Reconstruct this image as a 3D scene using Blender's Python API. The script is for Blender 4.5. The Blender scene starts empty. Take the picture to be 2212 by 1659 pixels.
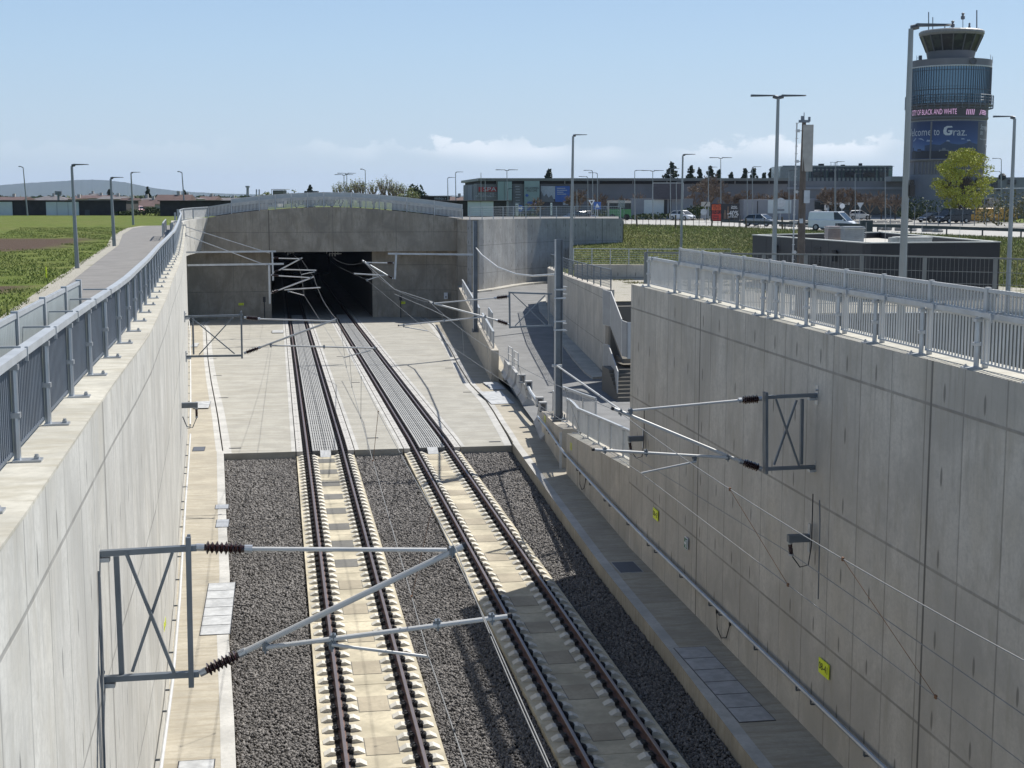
import bpy, math, random
import numpy as np
from mathutils import Vector, Matrix
random.seed(7); rng=np.random.default_rng(11)
R=math.radians
S=bpy.context.scene; COL=S.collection
# ---------------------------------------------------------------- camera, sky, sun, exposure
CAM_H=10.6; PITCH=math.atan(404.5/3068.); YAW=R(9.37)
cam=bpy.data.cameras.new('camera'); co=bpy.data.objects.new('camera',cam); COL.objects.link(co)
co.location=(0,0,CAM_H); co.rotation_euler=(math.pi/2-PITCH,0,-YAW)
cam.sensor_width=36; cam.lens=36*3068/2212; cam.clip_start=.3; cam.clip_end=30000; S.camera=co
S.view_settings.view_transform='Standard'; S.view_settings.look='None'; S.view_settings.exposure=0.38
S.view_settings.gamma=1
SUN_AZ=math.atan2(.79,.61); SUN_EL=R(49)
sd=Vector((math.sin(SUN_AZ)*math.cos(SUN_EL),math.cos(SUN_AZ)*math.cos(SUN_EL),math.sin(SUN_EL)))
sl=bpy.data.lights.new('sun','SUN'); sl.energy=5.0; sl.angle=R(.5); sl.color=(1,.965,.91)
so=bpy.data.objects.new('sun',sl); COL.objects.link(so); so.rotation_euler=(-sd).to_track_quat('-Z','Y').to_euler(); so.location=(60,60,80)
W=bpy.data.worlds.new('World'); S.world=W; W.use_nodes=True
def world():
    n=W.node_tree; n.nodes.clear(); L=n.links
    out=n.nodes.new('ShaderNodeOutputWorld'); bg=n.nodes.new('ShaderNodeBackground'); bg.inputs[1].default_value=.08
    sk=n.nodes.new('ShaderNodeTexSky'); sk.sky_type='NISHITA'; sk.sun_disc=False
    sk.sun_elevation=SUN_EL; sk.sun_rotation=SUN_AZ; sk.air_density=1.0; sk.dust_density=.7; sk.ozone_density=1.6
    tc=n.nodes.new('ShaderNodeTexCoord'); sx=n.nodes.new('ShaderNodeSeparateXYZ'); L.new(tc.outputs['Generated'],sx.inputs[0])
    def m(op,a,b=0.,c=None):
        q=n.nodes.new('ShaderNodeMath'); q.operation=op
        for i,v in enumerate((a,b) if c is None else (a,b,c)):
            if isinstance(v,(int,float)): q.inputs[i].default_value=v
            else: L.new(v,q.inputs[i])
        return q.outputs[0]
    def mr(v,a,b,c=0.,d=1.):
        q=n.nodes.new('ShaderNodeMapRange'); q.interpolation_type='SMOOTHSTEP'; L.new(v,q.inputs[0])
        for i,x in enumerate((a,b,c,d)): q.inputs[i+1].default_value=x
        return q.outputs[0]
    def mr2(v):
        q=n.nodes.new('ShaderNodeMapRange'); L.new(v,q.inputs[0]); q.inputs[1].default_value=0; q.inputs[2].default_value=.5; return q.outputs[0]
    az=m('ARCTAN2',sx.outputs[0],sx.outputs[1]); el=m('ARCSINE',sx.outputs[2])
    cb=n.nodes.new('ShaderNodeCombineXYZ'); L.new(m('MULTIPLY',az,1.),cb.inputs[0]); L.new(m('MULTIPLY',el,1.6),cb.inputs[1])
    nz=n.nodes.new('ShaderNodeTexNoise'); nz.inputs['Scale'].default_value=42; nz.inputs['Detail'].default_value=7; nz.inputs['Roughness'].default_value=.55; L.new(cb.outputs[0],nz.inputs['Vector'])
    nb=n.nodes.new('ShaderNodeTexNoise'); nb.inputs['Scale'].default_value=9; nb.inputs['Detail'].default_value=2; L.new(cb.outputs[0],nb.inputs['Vector'])
    top=m('ADD',m('MULTIPLY',m('SUBTRACT',nz.outputs[0],.5),.046),.037)     # ragged cloud tops
    d=m('SUBTRACT',top,el)
    body=mr(d,-.0015,.003); base=mr(el,.020,.034)
    rngm=m('MULTIPLY',mr(az,-.02,.12,.12,1),mr(az,.40,.52,1,0))
    big=mr(nb.outputs[0],.38,.56)
    mask=m('MULTIPLY',m('MULTIPLY',body,base),m('MULTIPLY',rngm,big))
    mask=m('MULTIPLY',mask,.66)
    rp=n.nodes.new('ShaderNodeValToRGB'); L.new(mr2(el),rp.inputs[0]); e=rp.color_ramp.elements
    while len(e)<4: e.new(.5)
    for q,(p,c) in zip(e,((0,(5.7,6.9,7.9)),(.2,(4.5,6.3,8.3)),(.5,(2.6,4.6,7.9)),(1,(1.3,2.9,6.4)))): q.position=p; q.color=(*[x/10 for x in c],1)
    sc10=n.nodes.new('ShaderNodeVectorMath'); sc10.operation='SCALE'; L.new(rp.outputs[0],sc10.inputs[0]); sc10.inputs['Scale'].default_value=10
    hz=mr(el,.35,.75,.85,0)
    mx=n.nodes.new('ShaderNodeMix'); mx.data_type='RGBA'; L.new(hz,mx.inputs[0]); L.new(sk.outputs[0],mx.inputs[6]); L.new(sc10.outputs[0],mx.inputs[7])
    m2=n.nodes.new('ShaderNodeMix'); m2.data_type='RGBA'; L.new(mask,m2.inputs[0]); L.new(mx.outputs[2],m2.inputs[6]); m2.inputs[7].default_value=(9.8,10.2,10.6,1)
    L.new(m2.outputs[2],bg.inputs[0]); L.new(bg.outputs[0],out.inputs[0])
world()
# ---------------------------------------------------------------- survey helpers (photo bearing + a known plane -> place)
F=3068.;cY,sY=math.cos(YAW),math.sin(YAW)
def ray(px,py):
    u=(px-1106)/F;v=(py-829.5)/F
    fw=math.cos(PITCH)-v*math.sin(PITCH);up=-math.sin(PITCH)-v*math.cos(PITCH)
    return (u*cY+fw*sY,-u*sY+fw*cY,up,fw)
def Zp(px,py,z): a=ray(px,py);t=(z-CAM_H)/a[2];return Vector((a[0]*t,a[1]*t,z))
def Yp(px,py,y): a=ray(px,py);t=y/a[1];return Vector((a[0]*t,y,CAM_H+a[2]*t))
def Xp(px,py,x): a=ray(px,py);t=x/a[0];return Vector((x,a[1]*t,CAM_H+a[2]*t))
def Dp(px,py,d): a=ray(px,py);t=d/a[3];return Vector((a[0]*t,a[1]*t,CAM_H+a[2]*t))
def zf(y): return -.016*max(0.,y-62)
def Fp(px,py,dz=0):
    z=0
    for _ in range(12): p=Zp(px,py,z+dz); z=zf(p.y)
    return Zp(px,py,z+dz)
VR=Vector((cY,-sY,0)); VF=Vector((sY,cY,0)); UP=Vector((0,0,1))      # picture-right and away, on the ground
FACE=-YAW                                                             # z rotation of something square-on to the view
def lerp(t,x):
    if x<=t[0][0]: a,b=t[0],t[1]
    elif x>=t[-1][0]: a,b=t[-2],t[-1]
    else:
        for a,b in zip(t,t[1:]):
            if a[0]<=x<=b[0]: break
    k=(x-a[0])/(b[0]-a[0]); return a[1]+k*(b[1]-a[1])
# ---------------------------------------------------------------- materials
MATS={}
class NT:
    def __init__(s,name,rough=.6,metal=0.,spec=.5):
        s.m=bpy.data.materials.new(name); s.m.use_nodes=True; s.n=s.m.node_tree; s.L=s.n.links
        s.b=s.n.nodes['Principled BSDF']; s.b.inputs['Roughness'].default_value=rough; s.b.inputs['Metallic'].default_value=metal
        s.b.inputs['Specular IOR Level'].default_value=spec; MATS[name]=s.m
    def put(s,i,v):
        if isinstance(v,(int,float)): i.default_value=v
        elif isinstance(v,tuple): i.default_value=v if len(v)==4 or i.type!='RGBA' else (*v,1)
        else: s.L.new(v,i)
    def math(s,op,a,b=0.,c=None):
        q=s.n.nodes.new('ShaderNodeMath'); q.operation=op
        s.put(q.inputs[0],a); s.put(q.inputs[1],b)
        if c is not None: s.put(q.inputs[2],c)
        return q.outputs[0]
    def mr(s,v,a,b,c=0.,d=1.,smooth=True):
        q=s.n.nodes.new('ShaderNodeMapRange'); q.interpolation_type='SMOOTHSTEP' if smooth else 'LINEAR'; s.put(q.inputs[0],v)
        for i,x in enumerate((a,b,c,d)): q.inputs[i+1].default_value=x
        return q.outputs[0]
    def co(s,kind='Object',scale=(1,1,1)):
        t=s.n.nodes.new('ShaderNodeTexCoord'); mp=s.n.nodes.new('ShaderNodeMapping'); mp.inputs['Scale'].default_value=scale
        s.L.new(t.outputs[kind],mp.inputs[0]); return mp.outputs[0]
    def pos(s,scale=(1,1,1)):
        t=s.n.nodes.new('ShaderNodeNewGeometry'); mp=s.n.nodes.new('ShaderNodeMapping'); mp.inputs['Scale'].default_value=scale
        s.L.new(t.outputs['Position'],mp.inputs[0]); return mp.outputs[0]
    def xyz(s,v):
        q=s.n.nodes.new('ShaderNodeSeparateXYZ'); s.L.new(v,q.inputs[0]); return q.outputs
    def noise(s,vec,scale,detail=4,rough=.55,dist=0.):
        q=s.n.nodes.new('ShaderNodeTexNoise'); s.L.new(vec,q.inputs['Vector']); q.inputs['Scale'].default_value=scale
        q.inputs['Detail'].default_value=detail; q.inputs['Roughness'].default_value=rough; q.inputs['Distortion'].default_value=dist; return q.outputs[0]
    def voro(s,vec,scale,feat='F1',out='Distance',rnd=1.):
        q=s.n.nodes.new('ShaderNodeTexVoronoi'); q.feature=feat; s.L.new(vec,q.inputs['Vector']); q.inputs['Scale'].default_value=scale
        q.inputs['Randomness'].default_value=rnd; return q.outputs[out]
    def mix(s,f,a,b,mode='MIX'):
        q=s.n.nodes.new('ShaderNodeMix'); q.data_type='RGBA'; q.blend_type=mode
        s.put(q.inputs[0],f); s.put(q.inputs[6],a); s.put(q.inputs[7],b); return q.outputs[2]
    def ramp(s,v,stops):
        q=s.n.nodes.new('ShaderNodeValToRGB'); s.put(q.inputs[0],v); e=q.color_ramp.elements
        while len(e)<len(stops): e.new(.5)
        for el,(p,c) in zip(e,stops): el.position=p; el.color=(*c,1)
        return q.outputs[0]
    def bump(s,h,strength=.3,dist=.02):
        q=s.n.nodes.new('ShaderNodeBump'); q.inputs['Strength'].default_value=strength; q.inputs['Distance'].default_value=dist
        s.put(q.inputs['Height'],h); s.L.new(q.outputs[0],s.b.inputs['Normal'])
    def col(s,c): s.put(s.b.inputs['Base Color'],c); return s.m
def g3(v,w=0): return (v*(1+w),v,v*(1-w))
def mul(c,k): return tuple(x*k for x in c)
def plain(name,c,rough=.6,metal=0.,var=.12,sc=3.,bump=0.,spec=.5):
    t=NT(name,rough,metal,spec); v=t.pos()
    n=t.mr(t.noise(v,sc,5),.25,.75); f=t.mix(n,mul(c,1-var),mul(c,1+var)); t.col(f)
    if bump: t.bump(t.noise(v,sc*8,4),.4,bump)
    return t.m
def concrete_wall(name,c,seam=1.3,hseams=(),joint=12.8,ofs=0.,warm=.02,stain=1.,holes=True,bright=1.):
    t=NT(name,.85,0,.3); uv=t.co('UV'); x=t.xyz(uv); u,v=x[0],x[1]
    du=t.math('ADD',u,ofs)
    def dist(p,a): return t.math('MULTIPLY',t.math('SUBTRACT',.5,t.math('ABSOLUTE',t.math('SUBTRACT',t.math('FRACT',t.math('DIVIDE',a,p)),.5))),p)
    l1=t.mr(dist(seam,du),.012,.030,1,0); l2=t.mr(dist(joint,du),.020,.045,1,0)
    lines=t.math('MULTIPLY',l1,.55)
    for h in hseams:
        l=t.mr(t.math('ABSOLUTE',t.math('SUBTRACT',v,h)),.014,.034,1,0); lines=t.math('MAXIMUM',lines,t.math('MULTIPLY',l,.62))
    lines=t.math('MULTIPLY',lines,t.mr(t.noise(uv,1.1,3),.3,.6,.6,1)); lines=t.math('MAXIMUM',lines,t.math('MULTIPLY',l2,1.))
    cell=t.math('FLOOR',t.math('DIVIDE',du,seam)); row=t.math('FLOOR',t.math('DIVIDE',t.math('SUBTRACT',v,2.1),2.63))
    cb=t.n.nodes.new('ShaderNodeCombineXYZ'); t.L.new(cell,cb.inputs[0]); t.L.new(row,cb.inputs[1])
    wn=t.n.nodes.new('ShaderNodeTexWhiteNoise'); t.L.new(cb.outputs[0],wn.inputs[0])
    st=t.noise(t.co('UV',(1.8,.42,1)),1.6,6,.7); bl=t.noise(t.co('UV',(.55,.4,1)),1.1,5,.6,.6); fi=t.noise(uv,14,6,.7)
    base=t.mix(t.mr(bl,.32,.68),mul(c,1-.22*stain),mul(c,1+.14*stain)); b3=t.noise(t.co('UV',(1,.8,1)),4.5,6,.7,.3); base=t.mix(t.mr(b3,.46,.72,0,.55),base,mul(c,.70)); b4=t.noise(t.co('UV',(1.6,.6,1)),2.3,5,.65); base=t.mix(t.mr(b4,.55,.75,0,.4),base,mul(c,1.22))
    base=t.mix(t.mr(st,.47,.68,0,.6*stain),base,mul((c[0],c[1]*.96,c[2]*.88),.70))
    wp=t.noise(t.co('UV',(.8,.5,1)),.8,3); base=t.mix(t.mr(wp,.5,.7,0,.35),base,(c[0]*.95,c[1]*.90,c[2]*.80))
    base=t.mix(t.mr(wn.outputs[0],0,1,0,.38,False),base,mul(c,.80))
    base=t.mix(t.mr(fi,.40,.7,0,.5),base,mul(c,.76))
    top=t.mr(t.noise(t.co('UV',(3.5,.5,1)),1.5,4),.45,.65)
    col=t.mix(t.math('MULTIPLY',lines,.9),base,mul(c,.22))
    wr=t.math('MULTIPLY',t.mr(v,5.2,8.2),t.mr(t.noise(t.co('UV',(2.6,.12,1)),2.2,5,.6),.50,.66)); col=t.mix(t.math('MULTIPLY',wr,.5*min(1.,stain)),col,mul(c,.55))
    if holes:
        hu=dist(1.3,t.math('ADD',du,.65)); hv=dist(1.315,t.math('ADD',v,.3))
        hd=t.math('SQRT',t.math('ADD',t.math('POWER',hu,2),t.math('POWER',t.math('MULTIPLY',hv,.24),2)))
        hm=t.math('MULTIPLY',t.mr(hd,.026,.046,1,0),t.math('GREATER_THAN',wn.outputs[0],.35)); col=t.mix(t.math('MULTIPLY',hm,.75),col,mul(c,.30))
    t.col(col); t.bump(t.math('SUBTRACT',t.math('MULTIPLY',fi,.2),lines),.5,.012); return t.m
def concrete(name,c,brush=None,var=.12,bump=.006):
    t=NT(name,.85,0,.3); p=t.pos(); n1=t.noise(p,.8,6,.6); n2=t.noise(p,9,5,.65)
    a=t.mix(t.mr(n1,.32,.68),mul(c,1-var*1.5),mul(c,1+var*1.3)); a=t.mix(t.mr(n2,.4,.72,0,.5),a,mul(c,.76))
    if brush:
        b=t.noise(t.pos(brush),1.,5,.6); a=t.mix(t.mr(b,.42,.68,0,.7),a,mul((c[0]*1.04,c[1],c[2]*.92),.70)); b5=t.noise(p,2.2,6,.7,.5); a=t.mix(t.mr(b5,.5,.75,0,.5),a,mul(c,.75)); b2=t.noise(t.pos((brush[0]*3,brush[1]*3,1)),1,3)
        a=t.mix(t.mr(b2,.5,.7,0,.25),a,mul(c,1.25)); 
        t.bump(b2,.3,.006)
    else: t.bump(n2,.4,bump)
    t.col(a); return t.m
concrete_wall('wall_lit',(.52,.51,.47),hseams=(2.1,4.74,7.35),joint=10.,ofs=2.)
concrete_wall('wall_right',(.52,.48,.41),hseams=(2.1,4.74,7.35),joint=12.8,ofs=0.)
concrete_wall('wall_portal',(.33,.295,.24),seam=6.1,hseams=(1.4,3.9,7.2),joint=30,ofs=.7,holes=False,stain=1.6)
concrete_wall('wall_curve',(.36,.355,.34),seam=1.25,hseams=(3.2,5.9),joint=11)
concrete_wall('wall_low',(.48,.44,.37),seam=1.5,hseams=(),joint=9,holes=False)
concrete('coping',(.47,.45,.385),brush=(1.5,4,1))
concrete('floor_slab',(.36,.345,.30),brush=(.22,5.,1),var=.10)
concrete('slab_border',(.44,.43,.40))
concrete('walkway_sun',(.385,.35,.28),brush=(.8,6.,1),var=.10)
concrete('track_concrete',(.47,.42,.31),var=.18)
concrete('grout_beige',(.36,.315,.235)); concrete('grout_grey',(.16,.155,.14)); concrete('shoulder_white',(.58,.555,.49),var=.07)
concrete('kerb_stone',(.42,.40,.35)); concrete('barrier_concrete',(.42,.415,.40))
concrete('asphalt',(.20,.20,.195),var=.10); concrete('asphalt_path',(.215,.205,.19),var=.09); concrete('road_far',(.38,.37,.34),var=.06)
plain('steel',(.42,.44,.46),.45,.75,.12,2.5); plain('steel_light',(.50,.50,.485),.55,.15,.10,2.); plain('steel_dark',(.16,.18,.20),.5,.6,.15,2)
plain('galv_white',(.40,.42,.43),.5,.25,.10,3); plain('bars_blue',(.14,.165,.20),.5,.45,.12,2)
plain('rust',(.115,.062,.048),.7,.25,.25,6,.002); plain('rust_wire',(.20,.10,.05),.8,.1)
plain('rail_head',(.20,.165,.16),.45,.6,.1,2)
plain('black',(.02,.02,.022),.55,0,.2,8); plain('black_gloss',(.03,.012,.012),.25,0,.2,8); plain('tunnel_shade',(.022,.021,.02),.95)  # tunnel lining is near-black: the interior's shade is put into its colour
plain('wire',(.26,.26,.25),.6,.4); plain('cable_white',(.52,.52,.50),.6,.05)
plain('hatch_white',(.42,.425,.42),.6,.1,.22,4); plain('hatch_metal',(.40,.41,.42),.5,.4,.2,4)
plain('grating',(.10,.11,.13),.6,.4,.2,30)
plain('cover_rib',(.36,.36,.345),.75,0,.12,5); plain('cover_base',(.17,.17,.165),.8,0,.15,5); plain('strip',(.43,.415,.385),.8,0,.10,7)
plain('yellow_sign',(.72,.80,.03),.5,0,.04); plain('sign_text',(.03,.04,.02),.6); plain('white_paint',(.75,.76,.76),.5,0,.04); plain('green_sign',(.03,.16,.09),.5)
plain('dark_build',(.012,.013,.016),.6,0,.12,.6); plain('dark_build2',(.028,.028,.031),.55,0,.1,.6); plain('roof_trim',(.42,.43,.40),.6)
plain('roof_gravel',(.45,.43,.38),.9,0,.2,12); plain('louvre',(.33,.35,.36),.5,.4); plain('louvre_pink',(.36,.31,.30),.5,.3)
plain('shed_wood',(.028,.025,.024),.8,0,.25,1.5); plain('door_white',(.56,.60,.59),.6,0,.06,.8)
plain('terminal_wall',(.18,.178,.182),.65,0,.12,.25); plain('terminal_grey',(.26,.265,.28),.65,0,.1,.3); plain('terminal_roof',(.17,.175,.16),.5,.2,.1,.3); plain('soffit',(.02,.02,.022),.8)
plain('office_glass',(.10,.155,.155),.18,.2,.2,.3); plain('office_band',(.19,.215,.215),.5); plain('panel_green',(.25,.34,.32),.35,0,.08,.4); plain('glass_dark',(.02,.028,.032),.08,.1,.3,.6)
plain('welcome_blue',(.03,.13,.30),.4); plain('poster_white',(.40,.43,.47),.4); plain('spa_red',(.40,.03,.035),.5,0,.05); plain('poster_blue',(.05,.13,.40),.4); plain('poster_dark',(.07,.06,.07),.5)
plain('tower_grey',(.15,.145,.15),.6,0,.1,.3); plain('tower_band',(.10,.10,.105),.55,0,.08,.3); plain('tower_navy',(.018,.032,.085),.45,0,.1,.4); plain('tower_rim',(.20,.19,.175),.5)
plain('tower_concrete',(.20,.205,.215),.75,0,.1,.3); plain('mullion',(.03,.04,.055),.5); plain('text_grey',(.50,.52,.54),.5)
plain('car_white',(.72,.74,.76),.22,.1,.03); plain('car_grey',(.30,.33,.36),.22,.3); plain('car_dark',(.025,.03,.04),.2,.3); plain('car_red',(.40,.03,.05),.3); plain('car_pink',(.62,.32,.36),.35)
plain('tyre',(.02,.02,.02),.85); plain('rim',(.35,.36,.37),.4,.7); plain('bus_green',(.05,.21,.07),.3); plain('orange',(.80,.12,.03),.5); plain('billboard_red',(.70,.06,.04),.5); plain('skin_tone',(.20,.13,.09),.6)
plain('container_blue',(.015,.04,.13),.5); plain('plaster',(.40,.38,.34),.8); plain('plaster_tan',(.33,.28,.22),.8); plain('roof_brown',(.10,.06,.052),.8,0,.2,.8); plain('roof_grey',(.13,.12,.12),.8,0,.2,.8); plain('window_dark',(.02,.025,.03),.15)
plain('yellow_van',(.50,.28,.05),.45); plain('guard_steel',(.07,.08,.085),.6,.4); plain('wood_post',(.10,.08,.055),.9); plain('rock',(.26,.25,.23),.9,0,.2,3,.02)
plain('fence_grey',(.17,.18,.175),.6,.2); plain('seat_dark',(.045,.042,.04),.9); plain('panel_grey',(.33,.33,.32),.6,0,.08,2); plain('screen_glass',(.26,.30,.30),.35,0,.08,2); plain('lamp_metal',(.27,.29,.29),.5,.5,.1,1.); plain('lamp_head',(.10,.11,.12),.45,.5)
plain('bark',(.07,.055,.042),.95,0,.2,3); plain('bark_pale',(.13,.105,.085),.95,0,.2,3)
def leafm(name,a,b,rough=.7):
    t=NT(name,rough,0,.25); oi=t.n.nodes.new('ShaderNodeNewGeometry'); n=t.noise(t.pos(),.55,2)
    r=t.math('ADD',t.math('MULTIPLY',oi.outputs['Random Per Island'],.6),t.math('MULTIPLY',n,.4)); t.col(t.mix(r,a,b))
    t.b.inputs['Transmission Weight'].default_value=0; return t.m
leafm('leaf_yellow',(.22,.24,.02),(.50,.50,.08)); leafm('leaf_spring',(.20,.22,.08),(.36,.37,.17)); leafm('leaf_dark',(.012,.022,.01),(.035,.055,.02)); leafm('leaf_hedge',(.02,.035,.01),(.07,.10,.025)); leafm('leaf_bush',(.06,.065,.025),(.16,.15,.06))
leafm('grass_blade',(.10,.135,.025),(.23,.265,.07)); leafm('grass_dry',(.15,.15,.05),(.33,.30,.13)); leafm('stone',(.06,.056,.053),(.27,.254,.238),.85); leafm('twig',(.12,.085,.06),(.24,.18,.13))
def em(name,c,s):
    m=bpy.data.materials.new(name); m.use_nodes=True; b=m.node_tree.nodes['Principled BSDF']; b.inputs['Base Color'].default_value=(*mul(c,.3),1)
    b.inputs['Emission Color'].default_value=(*c,1); b.inputs['Emission Strength'].default_value=s; MATS[name]=m
em('led_pink',(.62,.38,.62),.55); em('led_back',(.05,.05,.055),.15)
def ground_mats():
    t=NT('grass_field',.95,0,.1); p=t.pos(); n1=t.noise(p,.9,6,.65); n2=t.noise(p,6,5,.7); n3=t.noise(p,.10,4,.6)
    a=t.ramp(n1,[(.3,(.065,.095,.016)),(.5,(.12,.155,.03)),(.72,(.19,.20,.06))]); a=t.mix(t.mr(n2,.4,.7,0,.5),a,(.035,.055,.012)); a=t.mix(t.mr(n3,.45,.7,0,.4),a,(.15,.14,.05))
    x=t.xyz(p)
    # bare soil strips ploughed across the field
    w=t.math('ADD',x[1],t.math('MULTIPLY',t.noise(p,.12,4),16)); 
    s1=t.math('MULTIPLY',t.mr(w,94,97),t.mr(w,116,122,1,0)); s2=t.math('MULTIPLY',t.mr(w,54,55.5),t.mr(w,60,62,1,0))
    s1=t.math('MULTIPLY',s1,t.mr(t.math('ADD',x[0],t.math('MULTIPLY',n1,6)),-11.5,-9,1,0)); s2=t.math('MULTIPLY',s2,t.mr(x[0],-9.5,-7.8,1,0))
    soil=t.mix(n2,(.055,.037,.026),(.12,.085,.062)); a=t.mix(t.math('MAXIMUM',s1,s2),a,soil); t.col(a); t.bump(t.math('ADD',n1,n2),.8,.10)
    t=NT('grass_slope',.95,0,.1); p=t.pos(); n1=t.noise(p,.7,6,.7,.4); n2=t.noise(p,4,5,.7); z=t.xyz(p)[2]
    a=t.ramp(n1,[(.32,(.055,.08,.014)),(.5,(.13,.15,.035)),(.7,(.24,.22,.08))]); a=t.mix(t.mr(n2,.4,.7,0,.5),a,(.03,.045,.01)); a=t.mix(t.mr(z,6.2,6.75),a,t.mix(n2,(.07,.115,.015),(.15,.19,.03))); t.col(a); t.bump(t.math('ADD',n1,n2),1.,.25)
    t=NT('gravel',.95,0,.1); p=t.pos(); n1=t.noise(p,40,4,.8); n2=t.noise(p,.5,4); a=t.mix(t.mr(n1,.3,.7),(.24,.225,.185),(.48,.455,.39)); a=t.mix(t.mr(n2,.58,.72,0,.7),a,(.12,.13,.05)); t.col(a); t.bump(n1,.6,.03)
    t=NT('ballast_base',.95,0,.1); p=t.pos(); d=t.voro(p,16,'F1','Distance'); c=t.voro(p,16,'F1','Color'); a=t.mix(t.mr(d,.2,.75),t.mix(t.xyz(c)[0],(.05,.048,.047),(.15,.145,.14)),(.01,.01,.01)); t.col(a); t.bump(t.mr(d,0,.8,1,0),1.,.04)
    t=NT('hill_wood',.95,0,.1); p=t.pos(); n=t.noise(p,.02,5,.7); t.col(t.mix(n,(.03,.045,.03),(.07,.085,.05)))
    t=NT('far_field',.95,0,.1); p=t.pos(); n=t.noise(p,.02,4); t.col(t.mix(n,(.06,.085,.025),(.13,.13,.06)))
    t=NT('forecourt',.9,0,.2); p=t.pos(); n=t.noise(p,.15,4); t.col(t.mix(t.mr(n,.35,.65),(.22,.215,.20),(.34,.33,.30)))
ground_mats()
def sky_glass():
    t=NT('tower_glass',.12,.0,.8); x=t.xyz(t.co('UV')); n=t.noise(t.co('UV',(1,.4,1)),2.2,3)
    t.col(t.mix(n,(.07,.15,.24),(.17,.28,.35))); t.b.inputs['Metallic'].default_value=.25
    t=NT('cab_glass',.08,.0,.8); n=t.noise(t.pos(),.8,4); t.col(t.mix(t.mr(n,.45,.6),(.008,.010,.009),(.035,.04,.03))); t.b.inputs['Roughness'].default_value=.3; t.b.inputs['Specular IOR Level'].default_value=.35
sky_glass()
def glassm(name,c,alpha):
    t=NT(name,.15,0,.5); t.b.inputs['Alpha'].default_value=alpha; t.col(c)
glassm('panel_clear',(.30,.34,.34),.42); glassm('panel_frost',(.36,.41,.44),.80); glassm('mesh_clear',(.30,.32,.32),.5)
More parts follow.
